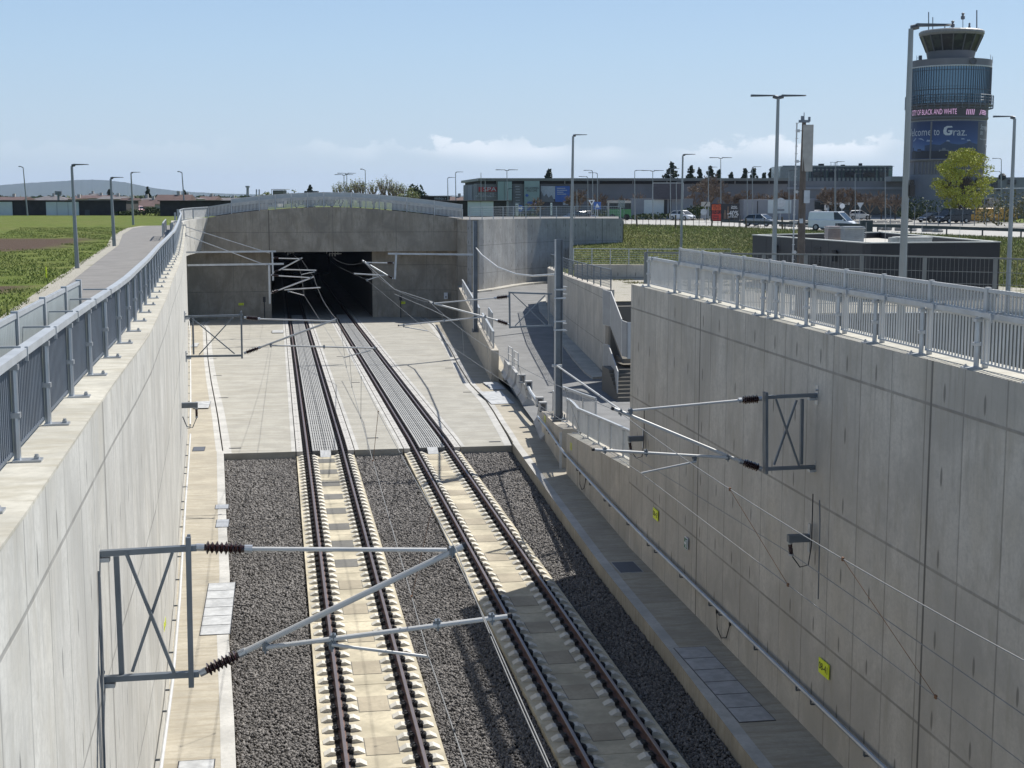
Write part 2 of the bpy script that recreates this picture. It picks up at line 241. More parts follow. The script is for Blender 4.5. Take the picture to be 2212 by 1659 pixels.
# ---------------------------------------------------------------- mesh building
ORG={}
class MB:
    def __init__(s): s.v=[];s.f=[];s.uv=[];s.mi=[];s.mt=[];s.cur=0
    def use(s,mat):
        if mat not in s.mt: s.mt.append(mat)
        s.cur=s.mt.index(mat); return s
    def add(s,vs,fs,uvs=None):
        b=len(s.v); s.v+= [tuple(p) for p in vs]
        for i,f in enumerate(fs): s.f.append(tuple(b+k for k in f)); s.uv.append(uvs[i] if uvs else None); s.mi.append(s.cur)
        return s
    def box(s,c,d,rz=0.,M=None):
        x,y,z=d[0]/2,d[1]/2,d[2]/2; P=[Vector((a*x,b*y,e*z)) for a in(-1,1) for b in(-1,1) for e in(-1,1)]
        if M is None: M=Matrix.Rotation(rz,3,'Z')
        P=[M@p+Vector(c) for p in P]
        return s.add(P,[(0,1,3,2),(4,6,7,5),(0,4,5,1),(2,3,7,6),(0,2,6,4),(1,5,7,3)])
    def bb(s,a,b): return s.box([(a[i]+b[i])/2 for i in range(3)],[abs(b[i]-a[i]) for i in range(3)])
    def bar(s,p,q,w,h,up=(0,0,1)):
        p,q=Vector(p),Vector(q); d=q-p; l=d.length; d.normalize(); u=Vector(up)
        if abs(d.dot(u))>.98: u=Vector((0,1,0)) if abs(d.y)<.9 else Vector((1,0,0))
        x=d.cross(u).normalized(); u=x.cross(d); M=Matrix((x,d,u)).transposed()
        return s.box((p+q)/2,(w,l,h),M=M)
    def tube(s,pts,r,n=8,caps=True):
        pts=[Vector(p) for p in pts]; rs=r if isinstance(r,(list,tuple)) else [r]*len(pts); base=len(s.v); vs=[];fs=[]
        for i,p in enumerate(pts):
            a=pts[max(i-1,0)];b=pts[min(i+1,len(pts)-1)]; d=(b-a).normalized()
            u=Vector((0,0,1)) if abs(d.z)<.9 else Vector((0,1,0)); x=d.cross(u).normalized(); y=x.cross(d)
            for k in range(n): t=2*math.pi*k/n; vs.append(p+(x*math.cos(t)+y*math.sin(t))*rs[i])
        for i in range(len(pts)-1):
            for k in range(n): k2=(k+1)%n; fs.append((i*n+k,i*n+k2,(i+1)*n+k2,(i+1)*n+k))
        if caps: fs.append(tuple(range(n-1,-1,-1))); fs.append(tuple((len(pts)-1)*n+k for k in range(n)))
        return s.add(vs,fs)
    def prism(s,pts,z0,z1):
        n=len(pts); z0f=z0 if callable(z0) else (lambda x,y:z0); z1f=z1 if callable(z1) else (lambda x,y:z1)
        vs=[(x,y,z0f(x,y)) for x,y in pts]+[(x,y,z1f(x,y)) for x,y in pts]
        fs=[tuple(range(n-1,-1,-1)),tuple(range(n,2*n))]+[(i,(i+1)%n,n+(i+1)%n,n+i) for i in range(n)]
        return s.add(vs,fs)
    def extr(s,poly,M,depth):
        "2D poly in local xz, extruded along local y, placed by matrix M"
        n=len(poly); vs=[M@Vector((x,0,z)) for x,z in poly]+[M@Vector((x,depth,z)) for x,z in poly]
        return s.add(vs,[tuple(range(n)),tuple(range(2*n-1,n-1,-1))]+[(i,n+i,n+(i+1)%n,(i+1)%n) for i in range(n)])
    def lathe(s,prof,M,n=16):
        vs=[];fs=[]; m=len(prof)
        for r,z in prof:
            for k in range(n): t=2*math.pi*k/n; vs.append(M@Vector((r*math.cos(t),r*math.sin(t),z)))
        for i in range(m-1):
            for k in range(n): k2=(k+1)%n; fs.append((i*n+k,i*n+k2,(i+1)*n+k2,(i+1)*n+k))
        fs.append(tuple(range(n-1,-1,-1))); fs.append(tuple((m-1)*n+k for k in range(n)))
        return s.add(vs,fs)
    def build(s,name,mat=None,parent=None,smooth=False,org=None):
        V=np.array(s.v,dtype=float)
        if parent is not None: o0=Vector(ORG[parent])
        else: o0=Vector((0,0,0))
        if org is None:
            org=o0 if parent is not None else Vector(((V[:,0].min()+V[:,0].max())/2,(V[:,1].min()+V[:,1].max())/2,V[:,2].min()))
        org=Vector(org)
        me=bpy.data.meshes.new(name); me.from_pydata((V-np.array(org)).tolist(),[],s.f)
        mats=s.mt if s.mt else [mat]
        if s.mt and mat and mat not in s.mt and any(False for _ in ()): pass
        for m in mats: me.materials.append(MATS[m])
        if len(mats)>1: me.polygons.foreach_set('material_index',s.mi)
        if any(u is not None for u in s.uv):
            L=me.uv_layers.new(name='UVMap'); k=0; data=[]
            for f,u in zip(s.f,s.uv):
                for j in range(len(f)): data.extend(u[j] if u else (V[f[j]][0]+V[f[j]][1],V[f[j]][2]))
            L.data.foreach_set('uv',data)
        if smooth: me.polygons.foreach_set('use_smooth',[True]*len(me.polygons))
        me.update(); ob=bpy.data.objects.new(name,me); COL.objects.link(ob)
        if parent is not None: ob.parent=parent
        ob.location=org-o0; ORG[ob]=tuple(org); return ob
def tag(o,label,cat,group=None,kind=None):
    if label: o['label']=label
    if cat: o['category']=cat
    if group: o['group']=group
    if kind: o['kind']=kind
    return o
def struct(o,kind='structure',label=None,cat=None):
    o['kind']=kind
    if label: o['label']=label
    if cat: o['category']=cat
    return o
def thing(name,loc,label,cat,group=None,rz=0):
    o=bpy.data.objects.new(name,None); COL.objects.link(o); o.location=loc; o.rotation_euler=(0,0,rz); o.empty_display_size=.2
    ORG[o]=tuple(loc) if not rz else (0,0,0); tag(o,label,cat,group); return o
def local(name,label,cat,group=None):
    o=thing(name,(0,0,0),label,cat,group); return o
def dup(root,loc,rz=0,label=None,scale=None):
    def rec(o,par):
        c=o.copy(); COL.objects.link(c)
        if par is not None: c.parent=par
        for ch in KIDS.get(o,[]): KIDS.setdefault(c,[]).append(rec(ch,c))
        return c
    c=rec(root,None); c.location=loc; c.rotation_euler=(0,0,rz)
    if scale: c.scale=scale
    if label: c['label']=label
    return c
KIDS={}
def kids():
    KIDS.clear()
    for o in COL.objects:
        if o.parent: KIDS.setdefault(o.parent,[]).append(o)
def text(parent,name,s,mat,M,size=1.,ext=.01,width=None,font=None,align='CENTER',shear=0.):
    "writing as a mesh; M places local x (reading), y (up), z (out)"
    cu=bpy.data.curves.new('t','FONT'); cu.body=s; cu.size=size; cu.extrude=ext; cu.align_x=align; cu.align_y='CENTER'; cu.shear=shear; cu.resolution_u=3
    to=bpy.data.objects.new('t',cu); COL.objects.link(to); bpy.context.view_layer.update()
    me=bpy.data.meshes.new_from_object(to); bpy.data.objects.remove(to)
    if width:
        xs=[v.co.x for v in me.vertices]; k=width/(max(xs)-min(xs))
        for v in me.vertices: v.co.x*=k
    for v in me.vertices: v.co=M@v.co
    o0=Vector(ORG[parent]) if parent is not None else Vector((0,0,0))
    for v in me.vertices: v.co-=o0
    me.materials.clear(); me.materials.append(MATS[mat]); me.name=name
    ob=bpy.data.objects.new(name,me); COL.objects.link(ob)
    if parent is not None: ob.parent=parent
    ORG[ob]=tuple(o0); return ob
def frame(o,x,y,z=None):
    x=Vector(x).normalized(); y=Vector(y).normalized(); z=x.cross(y)
    M=Matrix((x,y,z)).transposed().to_4x4(); M.translation=Vector(o); return M
def wall(mb,pts,zb,zt,th,side=1):
    "ribbon wall along pts; visible face on pts, body behind it to the left (side=1) or right (-1) of travel"
    P=[Vector((p[0],p[1],0)) for p in pts]; n=len(P); zb=zb if isinstance(zb,(list,tuple)) else [zb]*n; zt=zt if isinstance(zt,(list,tuple)) else [zt]*n
    Q=[];u=[0.]
    for i in range(n):
        d=(P[min(i+1,n-1)]-P[max(i-1,0)]).normalized(); nn=Vector((-d.y,d.x,0))*side; Q.append(P[i]+nn*th)
        if i: u.append(u[-1]+(P[i]-P[i-1]).length)
    for i in range(n-1):
        j=i+1; a,b,c,d=(*P[i].xy,zb[i]),(*P[j].xy,zb[j]),(*P[j].xy,zt[j]),(*P[i].xy,zt[i])
        uv=[(u[i],zb[i]),(u[j],zb[j]),(u[j],zt[j]),(u[i],zt[i])]
        mb.add([a,b,c,d],[(0,1,2,3)],[uv])
        a2,b2,c2,d2=(*Q[i].xy,zb[i]),(*Q[j].xy,zb[j]),(*Q[j].xy,zt[j]),(*Q[i].xy,zt[i])
        mb.add([b2,a2,d2,c2],[(0,1,2,3)],[[uv[1],uv[0],uv[3],uv[2]]])
        mb.add([d,c,c2,d2],[(0,1,2,3)],[[(u[i],zt[i]),(u[j],zt[j]),(u[j],zt[j]+th),(u[i],zt[i]+th)]])
    for i in (0,n-1):
        mb.add([(*P[i].xy,zb[i]),(*P[i].xy,zt[i]),(*Q[i].xy,zt[i]),(*Q[i].xy,zb[i])],[(0,1,2,3)],[[(0.3,zb[i]),(.3,zt[i]),(.3+th,zt[i]),(.3+th,zb[i])]])
    return P,Q
# ================================================================ THE TROUGH
LWT=[(-12,-1.88),(0,-1.9),(11,-2.0),(19.3,-2.2),(25.7,-2.3),(34.9,-2.68),(43.7,-3.12),(56.7,-3.70),(66,-4.2),(85,-5.3),(100,-6.2),(120,-7.35),(132,-8.3),(141,-8.9)]
LW=lambda y: lerp(LWT,y)
LKT=[(15,-.80),(25.9,-.94),(34,-1.35),(38.6,-1.45),(45,-1.75),(59.4,-2.36)]          # left walkway edge
RKT=[(15,8.45),(24,8.58),(31.6,8.85),(38.7,8.98),(48,9.35),(59.4,9.82)]             # right walkway edge
T1,T2=1.84,6.36                                                          # track centres
def ys(a,b,n): return [a+(b-a)*i/n for i in range(n+1)]
def strip(mb,ylist,xl,xr,z):
    zz=z if callable(z) else (lambda y:z)
    for a,b in zip(ylist,ylist[1:]): mb.add([(xl(a),a,zz(a)),(xr(a),a,zz(a)),(xr(b),b,zz(b)),(xl(b),b,zz(b))],[(0,1,2,3)])
m=MB(); strip(m,[10,59.5],lambda y:-3.5,lambda y:12,-.62); struct(m.build('trough_floor','ballast_base'))
# ballast: bed plus loose stones
m=MB().use('ballast_base')
bstr=[(lambda y:lerp(LKT,y)+.0,lambda y:.64),(lambda y:3.04,lambda y:5.16),(lambda y:7.56,lambda y:lerp(RKT,y)-.0)]
for xl,xr in bstr: strip(m,ys(15,59.4,20),xl,xr,-.34)
m.use('stone'); sv=[];sf=[]
octa=np.array([(1,0,0),(-1,0,0),(0,1,0),(0,-1,0),(0,0,1),(0,0,-1)],float); of=np.array([(0,2,4),(2,1,4),(1,3,4),(3,0,4),(2,0,5),(1,2,5),(3,1,5),(0,3,5)])
def stones(xl,xr,y0,y1,dens,size):
    xs0=min(xl(y0),xl(y1));xs1=max(xr(y0),xr(y1)); n=int((xs1-xs0)*(y1-y0)*dens)
    x=rng.uniform(xs0,xs1,n); y=rng.uniform(y0,y1,n); L=np.array([xl(t) for t in y]);Rr=np.array([xr(t) for t in y]); k=(x>L+.02)&(x<Rr-.02); x=x[k];y=y[k];n=len(x)
    c=np.stack([x,y,rng.uniform(-.335,-.285,n)],1); sc=rng.uniform(.6,1.25,(n,1,1))*size*rng.uniform(.65,1.3,(n,1,3))
    q=rng.normal(size=(n,4)); q/=np.linalg.norm(q,axis=1,keepdims=True); w,a,b,d=q.T
    Rm=np.stack([1-2*(b*b+d*d),2*(a*b-d*w),2*(a*d+b*w),2*(a*b+d*w),1-2*(a*a+d*d),2*(b*d-a*w),2*(a*d-b*w),2*(b*d+a*w),1-2*(a*a+b*b)],1).reshape(n,3,3)
    P=(octa[None]+rng.normal(0,.18,(n,6,3)))*sc; P=np.einsum('nij,nkj->nki',Rm,P)+c[:,None]
    base=sum(len(v) for v in sv); sv.append(P.reshape(-1,3)); sf.append((of[None]+base+6*np.arange(n)[:,None,None]).reshape(-1,3))
for xl,xr in bstr:
    stones(xl,xr,23.5,36,620,.036); stones(xl,xr,36,48,430,.042); stones(xl,xr,48,59.35,300,.05)
SV=np.concatenate(sv);SF=np.concatenate(sf); nb=len(m.v)
me=bpy.data.meshes.new('ballast'); nv=nb+len(SV); nf=len(m.f)+len(SF)
me.vertices.add(nv); me.vertices.foreach_set('co',np.concatenate([np.array(m.v),SV]).ravel())
quads=np.array(m.f); me.loops.add(4*len(quads)+3*len(SF)); me.loops.foreach_set('vertex_index',np.concatenate([quads.ravel(),(SF+nb).ravel()]))
me.polygons.add(nf); ls=np.concatenate([4*np.arange(len(quads)),4*len(quads)+3*np.arange(len(SF))]); me.polygons.foreach_set('loop_start',ls)
me.materials.append(MATS['ballast_base']); me.materials.append(MATS['stone']); me.polygons.foreach_set('material_index',np.concatenate([np.zeros(len(quads),int),np.ones(len(SF),int)])); me.update(calc_edges=True); me.validate()
o=bpy.data.objects.new('ballast',me); COL.objects.link(o); tag(o,'dark grey crushed stone ballast between the tracks and the walkways','ballast',kind='stuff')
# --- track slab panels
def shoulder(mb,x,y,s):
    # wedge block: tall beside the rail, falling away from it
    w=.115; z0=-.192
    a=[(x,0),(x,.07),(x+s*.09,.082),(x+s*.225,.010),(x+s*.225,0)]
    vs=[(p[0],y-w*(1.0 if i<3 else .92),z0+p[1]) for i,p in enumerate(a)]+[(p[0],y+w*(1.0 if i<3 else .92),z0+p[1]) for i,p in enumerate(a)]
    f=[(0,1,2,3,4),(9,8,7,6,5)]+[(i,5+i,5+(i+1)%5,(i+1)%5) for i in range(5)]
    mb.add(vs,f)
def clip_mesh(mb,x,y,z=-.19):
    mb.box((x,y,z+.012),(.40,.17,.024))
    for s in (-1,1):
        mb.box((x+s*.105,y,z+.045),(.075,.13,.06)); mb.box((x+s*.165,y,z+.04),(.05,.16,.075))
        mb.tube([(x+s*.07,y-.055,z+.07),(x+s*.12,y-.075,z+.105),(x+s*.165,y-.045,z+.085),(x+s*.115,y,z+.075),(x+s*.165,y+.045,z+.085),(x+s*.12,y+.075,z+.105),(x+s*.07,y+.055,z+.07)],.0115,5)
        mb.tube([(x+s*.12,y,z+.06),(x+s*.12,y,z+.12)],.022,6)
PL=4.78; ROW=PL/8
def panel_mesh(grout):
    root=local('track_slab_panel',None,None)
    b=MB().use('track_concrete'); b.bb((-1.2,.012,-.40),(1.2,PL-.012,-.192)); b.use('shoulder_white')
    for k in range(8):
        y=ROW*(k+.5)
        for rx in (-.74,.74):
            for s in (-1,1): shoulder(b,rx+s*.175,y,s)
    b.use('seat_dark')
    for rx in (-.74,.74): b.bb((rx-.165,.03,-.192),(rx+.165,PL-.03,-.1885))
    b.build('slab','track_concrete',root)
    for y in (.24*PL,.74*PL):
        g=MB().use('grout_grey'); g.bb((-.335,y-.47,-.191),(.335,y+.47,-.1885)); g.use(grout); g.bb((-.32,y-.455,-.189),(.32,y+.455,-.184)); g.build('grout_window',grout,root)
    for k in range(8):
        for rx in (-.74,.74):
            c=MB(); clip_mesh(c,0,0,-.188); o=c.build('rail_fastening','black',root,org=(0,0,0)) if (k==0 and rx<0 and 'clip' not in MATS) else None
            if o is None:
                me0=panel_mesh.clip; o=bpy.data.objects.new('rail_fastening',me0); COL.objects.link(o); o.parent=root
            else: panel_mesh.clip=o.data; MATS['clip']=1
            o.location=(rx,ROW*(k+.5),0)
    return root
pa=panel_mesh('grout_grey'); pb=panel_mesh('grout_beige'); kids()
fz=['nearest','second nearest','third','fourth','fifth','sixth','seventh','farthest']
for ti,(tx,tn) in enumerate(((T1,'left'),(T2,'right'))):
    for k in range(9):
        y0=59.35-PL*(k+1)
        if y0+PL<22: break
        grey=(ti==0 and k<4); pro=pa if grey else pb
        i=8-k-1
        lab=f"{'grey' if grey else 'beige'} windowed concrete slab panel of the {tn} track, number {k+1} counted from the floor slab edge"
        first=(pro in (pa,pb) and pro.get('used') is None)
        if first: o=pro; o['used']=1; o.location=(tx,y0,0); o['label']=lab
        else: o=dup(pro,(tx,y0,0),0,lab)
        o['category']='track slab'; o['group']='slab track panels under the rails'
for p in (pa,pb):
    for o in COL.objects:
        if o.get('used') is not None: del o['used']
# --- rails
def rail_profile():
    return [(-.075,-.17),(-.075,-.158),(-.02,-.145),(-.009,-.13),(-.009,-.045),(-.035,-.035),(-.036,-.008),(-.028,0),(.028,0),(.036,-.008),(.035,-.035),(.009,-.045),(.009,-.13),(.02,-.145),(.075,-.158),(.075,-.17)]
rp=rail_profile()
def sweep(mb,prof,pts,mats=None):
    n=len(prof); 
    for i in range(len(pts)-1):
        a,b=pts[i],pts[i+1]
        for k in range(n):
            k2=(k+1)%n
            if mats: mb.use(mats(k))
            mb.add([(a[0]+prof[k][0],a[1],a[2]+prof[k][1]),(a[0]+prof[k2][0],a[1],a[2]+prof[k2][1]),(b[0]+prof[k2][0],b[1],b[2]+prof[k2][1]),(b[0]+prof[k][0],b[1],b[2]+prof[k][1])],[(0,3,2,1)])
    mb.add([(pts[0][0]+p[0],pts[0][1],pts[0][2]+p[1]) for p in prof],[tuple(range(n))])
for (x,lab) in ((T1-.74,'outer rusty steel rail of the left track beside the left ballast'),(T1+.74,'inner rusty steel rail of the left track beside the middle ballast'),(T2-.74,'inner rusty steel rail of the right track beside the middle ballast'),(T2+.74,'outer rusty steel rail of the right track beside the right ballast')):
    m=MB(); sweep(m,rp,[(x,15,0),(x,62,0)]+[(x,y,zf(y)) for y in range(70,261,10)],lambda k:'rail_head' if 6<=k<=8 else 'rust')
    r=m.build('rail','rust'); tag(r,lab,'rail','rails of the two tracks')
    y=59.35+ROW/2; cm=panel_mesh.clip
    for k in range(100):
        o=bpy.data.objects.new('rail_fastening',cm); COL.objects.link(o); o.parent=r; yy=y+k*ROW
        o.location=Vector((x,yy,zf(yy)))-Vector(ORG[r]); ORG[o]=(x,yy,0)
# --- concrete floor around the rails, from the slab edge into the tunnel
YL=[59.4,62]+list(range(66,142,4))+[150,170,200,260]
zt=lambda dz:(lambda y: zf(y)+dz)
def slabpoly(name,xl,xr,mat,bl,br,label=None):
    m=MB().use(mat)
    for a,b in zip(YL,YL[1:]):
        for (za,zb) in ((0,0),):
            m.add([(xl(a),a,zf(a)-.003),(xr(a),a,zf(a)-.003),(xr(b),b,zf(b)-.003),(xl(b),b,zf(b)-.003)],[(0,1,2,3)])
    m.add([(xl(59.4),59.4,-.003),(xr(59.4),59.4,-.003),(xr(59.4),59.4,-.5),(xl(59.4),59.4,-.5)],[(0,3,2,1)])
    m.use('slab_border')
    for w,e,s in ((bl,xl,1),(br,xr,-1)):
        if w:
            for a,b in zip(YL,YL[1:]):
                if b>146: break
                p=[(e(a),a,zf(a)+.002),(e(a)+s*w,a,zf(a)+.002),(e(b)+s*w,b,zf(b)+.002),(e(b),b,zf(b)+.002)]
                m.add(p if s>0 else p[::-1],[(0,1,2,3)])
    for e,s in ((xl,1),(xr,-1)):     # side faces of the joint
        for a,b in zip(YL,YL[1:]): m.add([(e(a),a,zf(a)-.003),(e(b),b,zf(b)-.003),(e(b),b,zf(b)-.35),(e(a),a,zf(a)-.35)],[(0,1,2,3) if s>0 else (3,2,1,0)])
    o=m.build(name,mat); struct(o); return o
LS=[(Fp(x,y).y,Fp(x,y).x) for x,y in ((485.8,979),(471,894),(457,823),(450,775),(445.4,709))]
LS[0]=(59.4,-2.36); LS+= [(134,LS[-1][1]-.5),(141,-6.6),(260,-6.6)]
RS=[(Fp(x,y).y,Fp(x,y).x) for x,y in ((1104,962),(1055,873),(1013,828),(988,787),(971.7,753.9),(936,703))]
RS[0]=(59.4,9.80); RS+=[(141,RS[-1][1]),(260,RS[-1][1])]
lsx=lambda y:lerp(LS,y); rsx=lambda y:lerp(RS,y)
slabpoly('floor_slab',lsx,lambda y:T1-1.24,'floor_slab',.33,.17)
slabpoly('floor_slab',lambda y:T1+1.24,lambda y:T2-1.24,'floor_slab',.17,.17)
slabpoly('floor_slab',lambda y:T2+1.24,rsx,'floor_slab',.17,.33)
m=MB(); strip(m,YL,lambda y:-14,lambda y:26,lambda y:zf(y)-.36); struct(m.build('tunnel_floor_base','cover_base'))
for tx,tn in ((T1,'left'),(T2,'right')):
    m=MB().use('cover_base')
    for a,b in zip(YL,YL[1:]): m.add([(tx-1.2,a,zf(a)-.192),(tx+1.2,a,zf(a)-.192),(tx+1.2,b,zf(b)-.192),(tx-1.2,b,zf(b)-.192)],[(0,1,2,3)])
    struct(m.build('track_channel','cover_base'))
    for s,sn in ((-1,'left'),(1,'right')):        # dotted edge strips
        m=MB().use('strip')
        a,b=(tx+s*1.2,tx+s*.95); xa,xb=min(a,b),max(a,b)
        for y0,y1 in zip(YL,YL[1:]):
            m.add([(xa,y0,zf(y0)),(xb,y0,zf(y0)),(xb,y1,zf(y1)),(xa,y1,zf(y1)),(xa,y0,zf(y0)-.19),(xb,y0,zf(y0)-.19),(xb,y1,zf(y1)-.19),(xa,y1,zf(y1)-.19)],[(0,1,2,3),(4,5,1,0),(1,5,6,2),(3,7,4,0)])
        m.use('cover_base')
        for k in range(110):
            y=59.7+k*.62; m.bb((tx+s*1.075-.03,y,zf(y)+.0),(tx+s*1.075+.03,y+.06,zf(y)+.004)); 
            if k%4==0: m.bb((xa,y+.30,zf(y)-.01),(xb,y+.315,zf(y)+.003))
        o=m.build('edge_strip','strip'); tag(o,f'pale dotted concrete edge strip along the {sn} side of the {tn} covered track','edge strip','dotted strips beside the covered rails')
m=MB().use('cover_base'); CPL=2.4
m.bb((-.53,.01,-.19),(.53,CPL-.01,-.028)); m.use('cover_rib')
for half in (-1,1):
    for j in range(5):
        x=half*(.06+.095*j+.04); m.bb((x-.022,.03,-.028),(x+.022,CPL-.03,.002))
for yy in (.0,CPL/3,2*CPL/3,CPL-.03): m.bb((-.53,yy+.0,-.027),(.53,yy+.03,.003))
for x in (-.52,0,.52): m.bb((x-.012,.03,-.027),(x+.012,CPL-.03,.0025))
cv=m.build('cover_panel','cover_base',org=(0,0,0)); first=True
for tx,tn in ((T1,'left'),(T2,'right')):
    for k in range(36):
        y=59.5+k*CPL
        o=cv if first else cv.copy()
        if not first: COL.objects.link(o)
        first=False; sl_=(zf(y+CPL)-zf(y))/CPL
        o.location=(tx,y,zf(y)); o.rotation_euler=(math.atan(sl_),0,0)
        tag(o,f'grey ribbed cover panel lying between the rails of the {tn} track','cover panel',f'ribbed cover panels of the {tn} track')
    p=MB().use('hatch_white'); p.add([(tx-.22,59.5,.01),(tx+.22,59.5,.01),(tx+.22,58.9,-.18),(tx-.22,58.9,-.18),(tx-.22,59.5,-.03),(tx+.22,59.5,-.03),(tx+.22,58.9,-.2),(tx-.22,58.9,-.2)],[(3,2,1,0),(4,5,6,7),(2,3,7,6),(0,1,5,4),(1,2,6,5),(3,0,4,7)])
    tag(p.build('ramp_plate','hatch_white'),f'small pale metal ramp plate at the end of the {tn} track cover','ramp plate')
# small drain slots in the floor slab
for x,y,s in ((508,968,1),(483,859,.8),(470,811,.7),(460,775,.6),(805,946,1),(768,826,.8),(1069,954,1),(1010,847,.7),(970,795,.7),(735,770,.6)):
    p=Fp(x,y,.004); m=MB(); m.box((p.x,p.y,p.z),(.5,.16,.012)); tag(m.build('drain_slot','black'),None,'drain')
dn=[o for o in COL.objects if o.name.startswith('drain_slot')]
for o,l in zip(dn,('beside the left front corner of the floor slab','on the left floor slab, second from the slab edge','on the left floor slab, third from the slab edge','on the left floor slab, farthest one','on the middle floor slab, nearest one','on the middle floor slab, farther one','beside the right front corner of the floor slab','on the right floor slab, second from the slab edge','on the right floor slab, farthest one','on the middle floor slab, farthest one')): o['label']='small dark drain slot '+l; o['group']='drain slots in the floor slab'
# --- walkways
def walkway(name,yl,xa,xb,z,mat,edge,lw=.0,side=1):
    m=MB().use(mat)
    zz=z if callable(z) else (lambda y:z)
    for a,b in zip(yl,yl[1:]):
        m.add([(xa(a),a,zz(a)),(xb(a),a,zz(a)),(xb(b),b,zz(b)),(xa(b),b,zz(b))],[(0,1,2,3)])
        for f,s in ((xa,-1),(xb,1)):
            q=[(f(a),a,zz(a)-.6),(f(b),b,zz(b)-.6),(f(b),b,zz(b)),(f(a),a,zz(a))]; m.add(q if s>0 else q[::-1],[(0,1,2,3)])
        if lw:
            m.use('slab_border'); f=xb if side>0 else xa; s=-1 if side>0 else 1
            q=[(f(a),a,zz(a)+.003),(f(a)+s*lw,a,zz(a)+.003),(f(b)+s*lw,b,zz(b)+.003),(f(b),b,zz(b)+.003)]; m.add(q if s>0 else q[::-1],[(0,1,2,3)]); m.use(mat)
    y=yl[0]; o=m.build(name,mat); return struct(o)
walkway('walkway',ys(14,59.4,16),lambda y:LW(y)+.0,lambda y:lerp(LKT,y),.12,'walkway_sun',1,.28,1)
walkway('walkway',[59.4,62]+list(range(66,142,4)),lambda y:LW(y),lambda y:lsx(y)-.06,lambda y:zf(y)+lerp([(59.4,.12),(64,.0)],min(y,64)),'walkway_sun',1,.25,1)
rwall=lambda y:lerp([(12,10.06),(40.8,10.3),(52.2,10.72),(54,10.95),(61,11.35),(70,12.0),(82.5,12.6),(133,17.2)],y)
walkway('walkway',ys(14,59.4,16),lambda y:lerp(RKT,y),lambda y:rwall(y)+.1,.12,'walkway_sun',1,.28,-1)
retw=lambda y:lerp([(59.4,11.6),(83,12.62),(100,13.9),(118,15.7),(133,17.2),(141,17.6)],y)
walkway('walkway',[59.4,62]+list(range(66,142,4)),lambda y:rsx(y)+.06,lambda y:retw(y)+.3,lambda y:zf(y)+lerp([(59.4,.12),(66,.03)],min(y,66)),'walkway_sun',1,.25,-1)
# covers let into the walkways
def cover(name,x0,x1,y0,y1,z,n,mat,label,cat='hatch cover',frame_m='black'):
    m=MB().use(frame_m); m.bb((x0-.02,y0-.02,z),(x1+.02,y1+.02,z+.004)); m.use(mat)
    for k in range(n):
        a=y0+(y1-y0)*k/n; b=y0+(y1-y0)*(k+1)/n; m.bb((x0,a+.02,z+.004),(x1,b-.02,z+.012))
    tag(m.build(name,mat),label,cat)
cover('hatch_cover',-2.02,-1.32,33.9,38.6,.122,6,'hatch_white','long pale six-part hatch cover in the left walkway under the near bracket')
cover('hatch_cover',-2.0,-1.36,22.0,26.1,.122,5,'hatch_white','pale hatch cover in the left walkway at the bottom edge of the picture')
cover('hatch_cover',8.98,9.72,26.3,31.1,.122,6,'hatch_metal','long dull grey six-part hatch cover in the shaded right walkway')
cover('floor_grating',9.35,9.98,37.85,39.0,.122,1,'grating','dark square floor grating in the shaded right walkway','grating','hatch_white')
for i,((x0,y0),(x1,y1),mt,n,l) in enumerate((((465,1100),(494,1090),'hatch_metal',1,'small grey grating in the left walkway edge, nearer of a pair'),((466,1140),(495,1122),'hatch_metal',1,'small grey grating beside the left ballast, farther of a pair'),((416,975),(443,965),'grating',1,'small dark grating in the left walkway beside the floor slab corner'),((418,882),(455,868),'hatch_white',2,'white two-part hatch cover in the left walkway below the wall lamp'),((412,747),(430,740),'hatch_white',1,'small white hatch cover in the left walkway far along'),((1062,873),(1081,848),'hatch_white',3,'large white hatch cover in the pavement beside the barriers'),((1061,841.5),(1074,827),'hatch_white',2,'smaller white hatch cover in the pavement nearer the tunnel'),((588,719),(612,714),'hatch_white',1,'small white plate in the left floor slab near the shadow'))):
    a,b=Fp(x0,y0,.12 if y0>960 or x0<500 and y0>700 and y0<760 else .05),Fp(x1,y1,.12 if y0>960 or x0<500 and y0>700 and y0<760 else .05)
    zz=(zf(a.y)+(.122 if a.y<59.4 else .045)); 
    if a.x<-2.4 and a.y<64: zz=.122
    cover('hatch_cover',a.x,b.x,min(a.y,b.y),max(a.y,b.y),zz,n,mt,l)
# --- retaining walls
WT=8.15
m=MB().use('wall_lit'); yy=[-10,0]+[11+k*4 for k in range(31)]+[139.3]
wall(m,[(LW(y),y) for y in yy],[min(-.9,zf(y)-.6) for y in yy],[lerp([(0,WT),(100,WT),(139,8.35)],y) for y in yy],1.05,1)
m.use('coping')
for a,b in zip(yy,yy[1:]):
    h=lambda y: lerp([(0,WT),(100,WT),(139,8.35)],y)+.004
    m.add([(LW(a)-.0,a,h(a)),(LW(b)-.0,b,h(b)),(LW(b)-1.05,b,h(b)),(LW(a)-1.05,a,h(a))],[(0,1,2,3)])
o=m.build('retaining_wall','wall_lit'); tag(o,'long sunlit pale concrete retaining wall left of the tracks','wall')
m=MB().use('coping')   # rough pale arris along the wall top
for a,b in zip(ys(8,139,80),ys(8,139,80)[1:]):
    m.bar((LW(a)+.012,a,WT-.012),(LW(b)+.012,b,WT-.012+.0),.03,.03)
o.select_set(False); q=m.build('edge_bead','coping',o)
m=MB().use('wall_right'); RW0,RW1,WR=10.06,10.3,8.04
pts=[(RW0+(RW1-RW0)*(y-12)/28.8,y) for y in ys(8,40.8,8)]
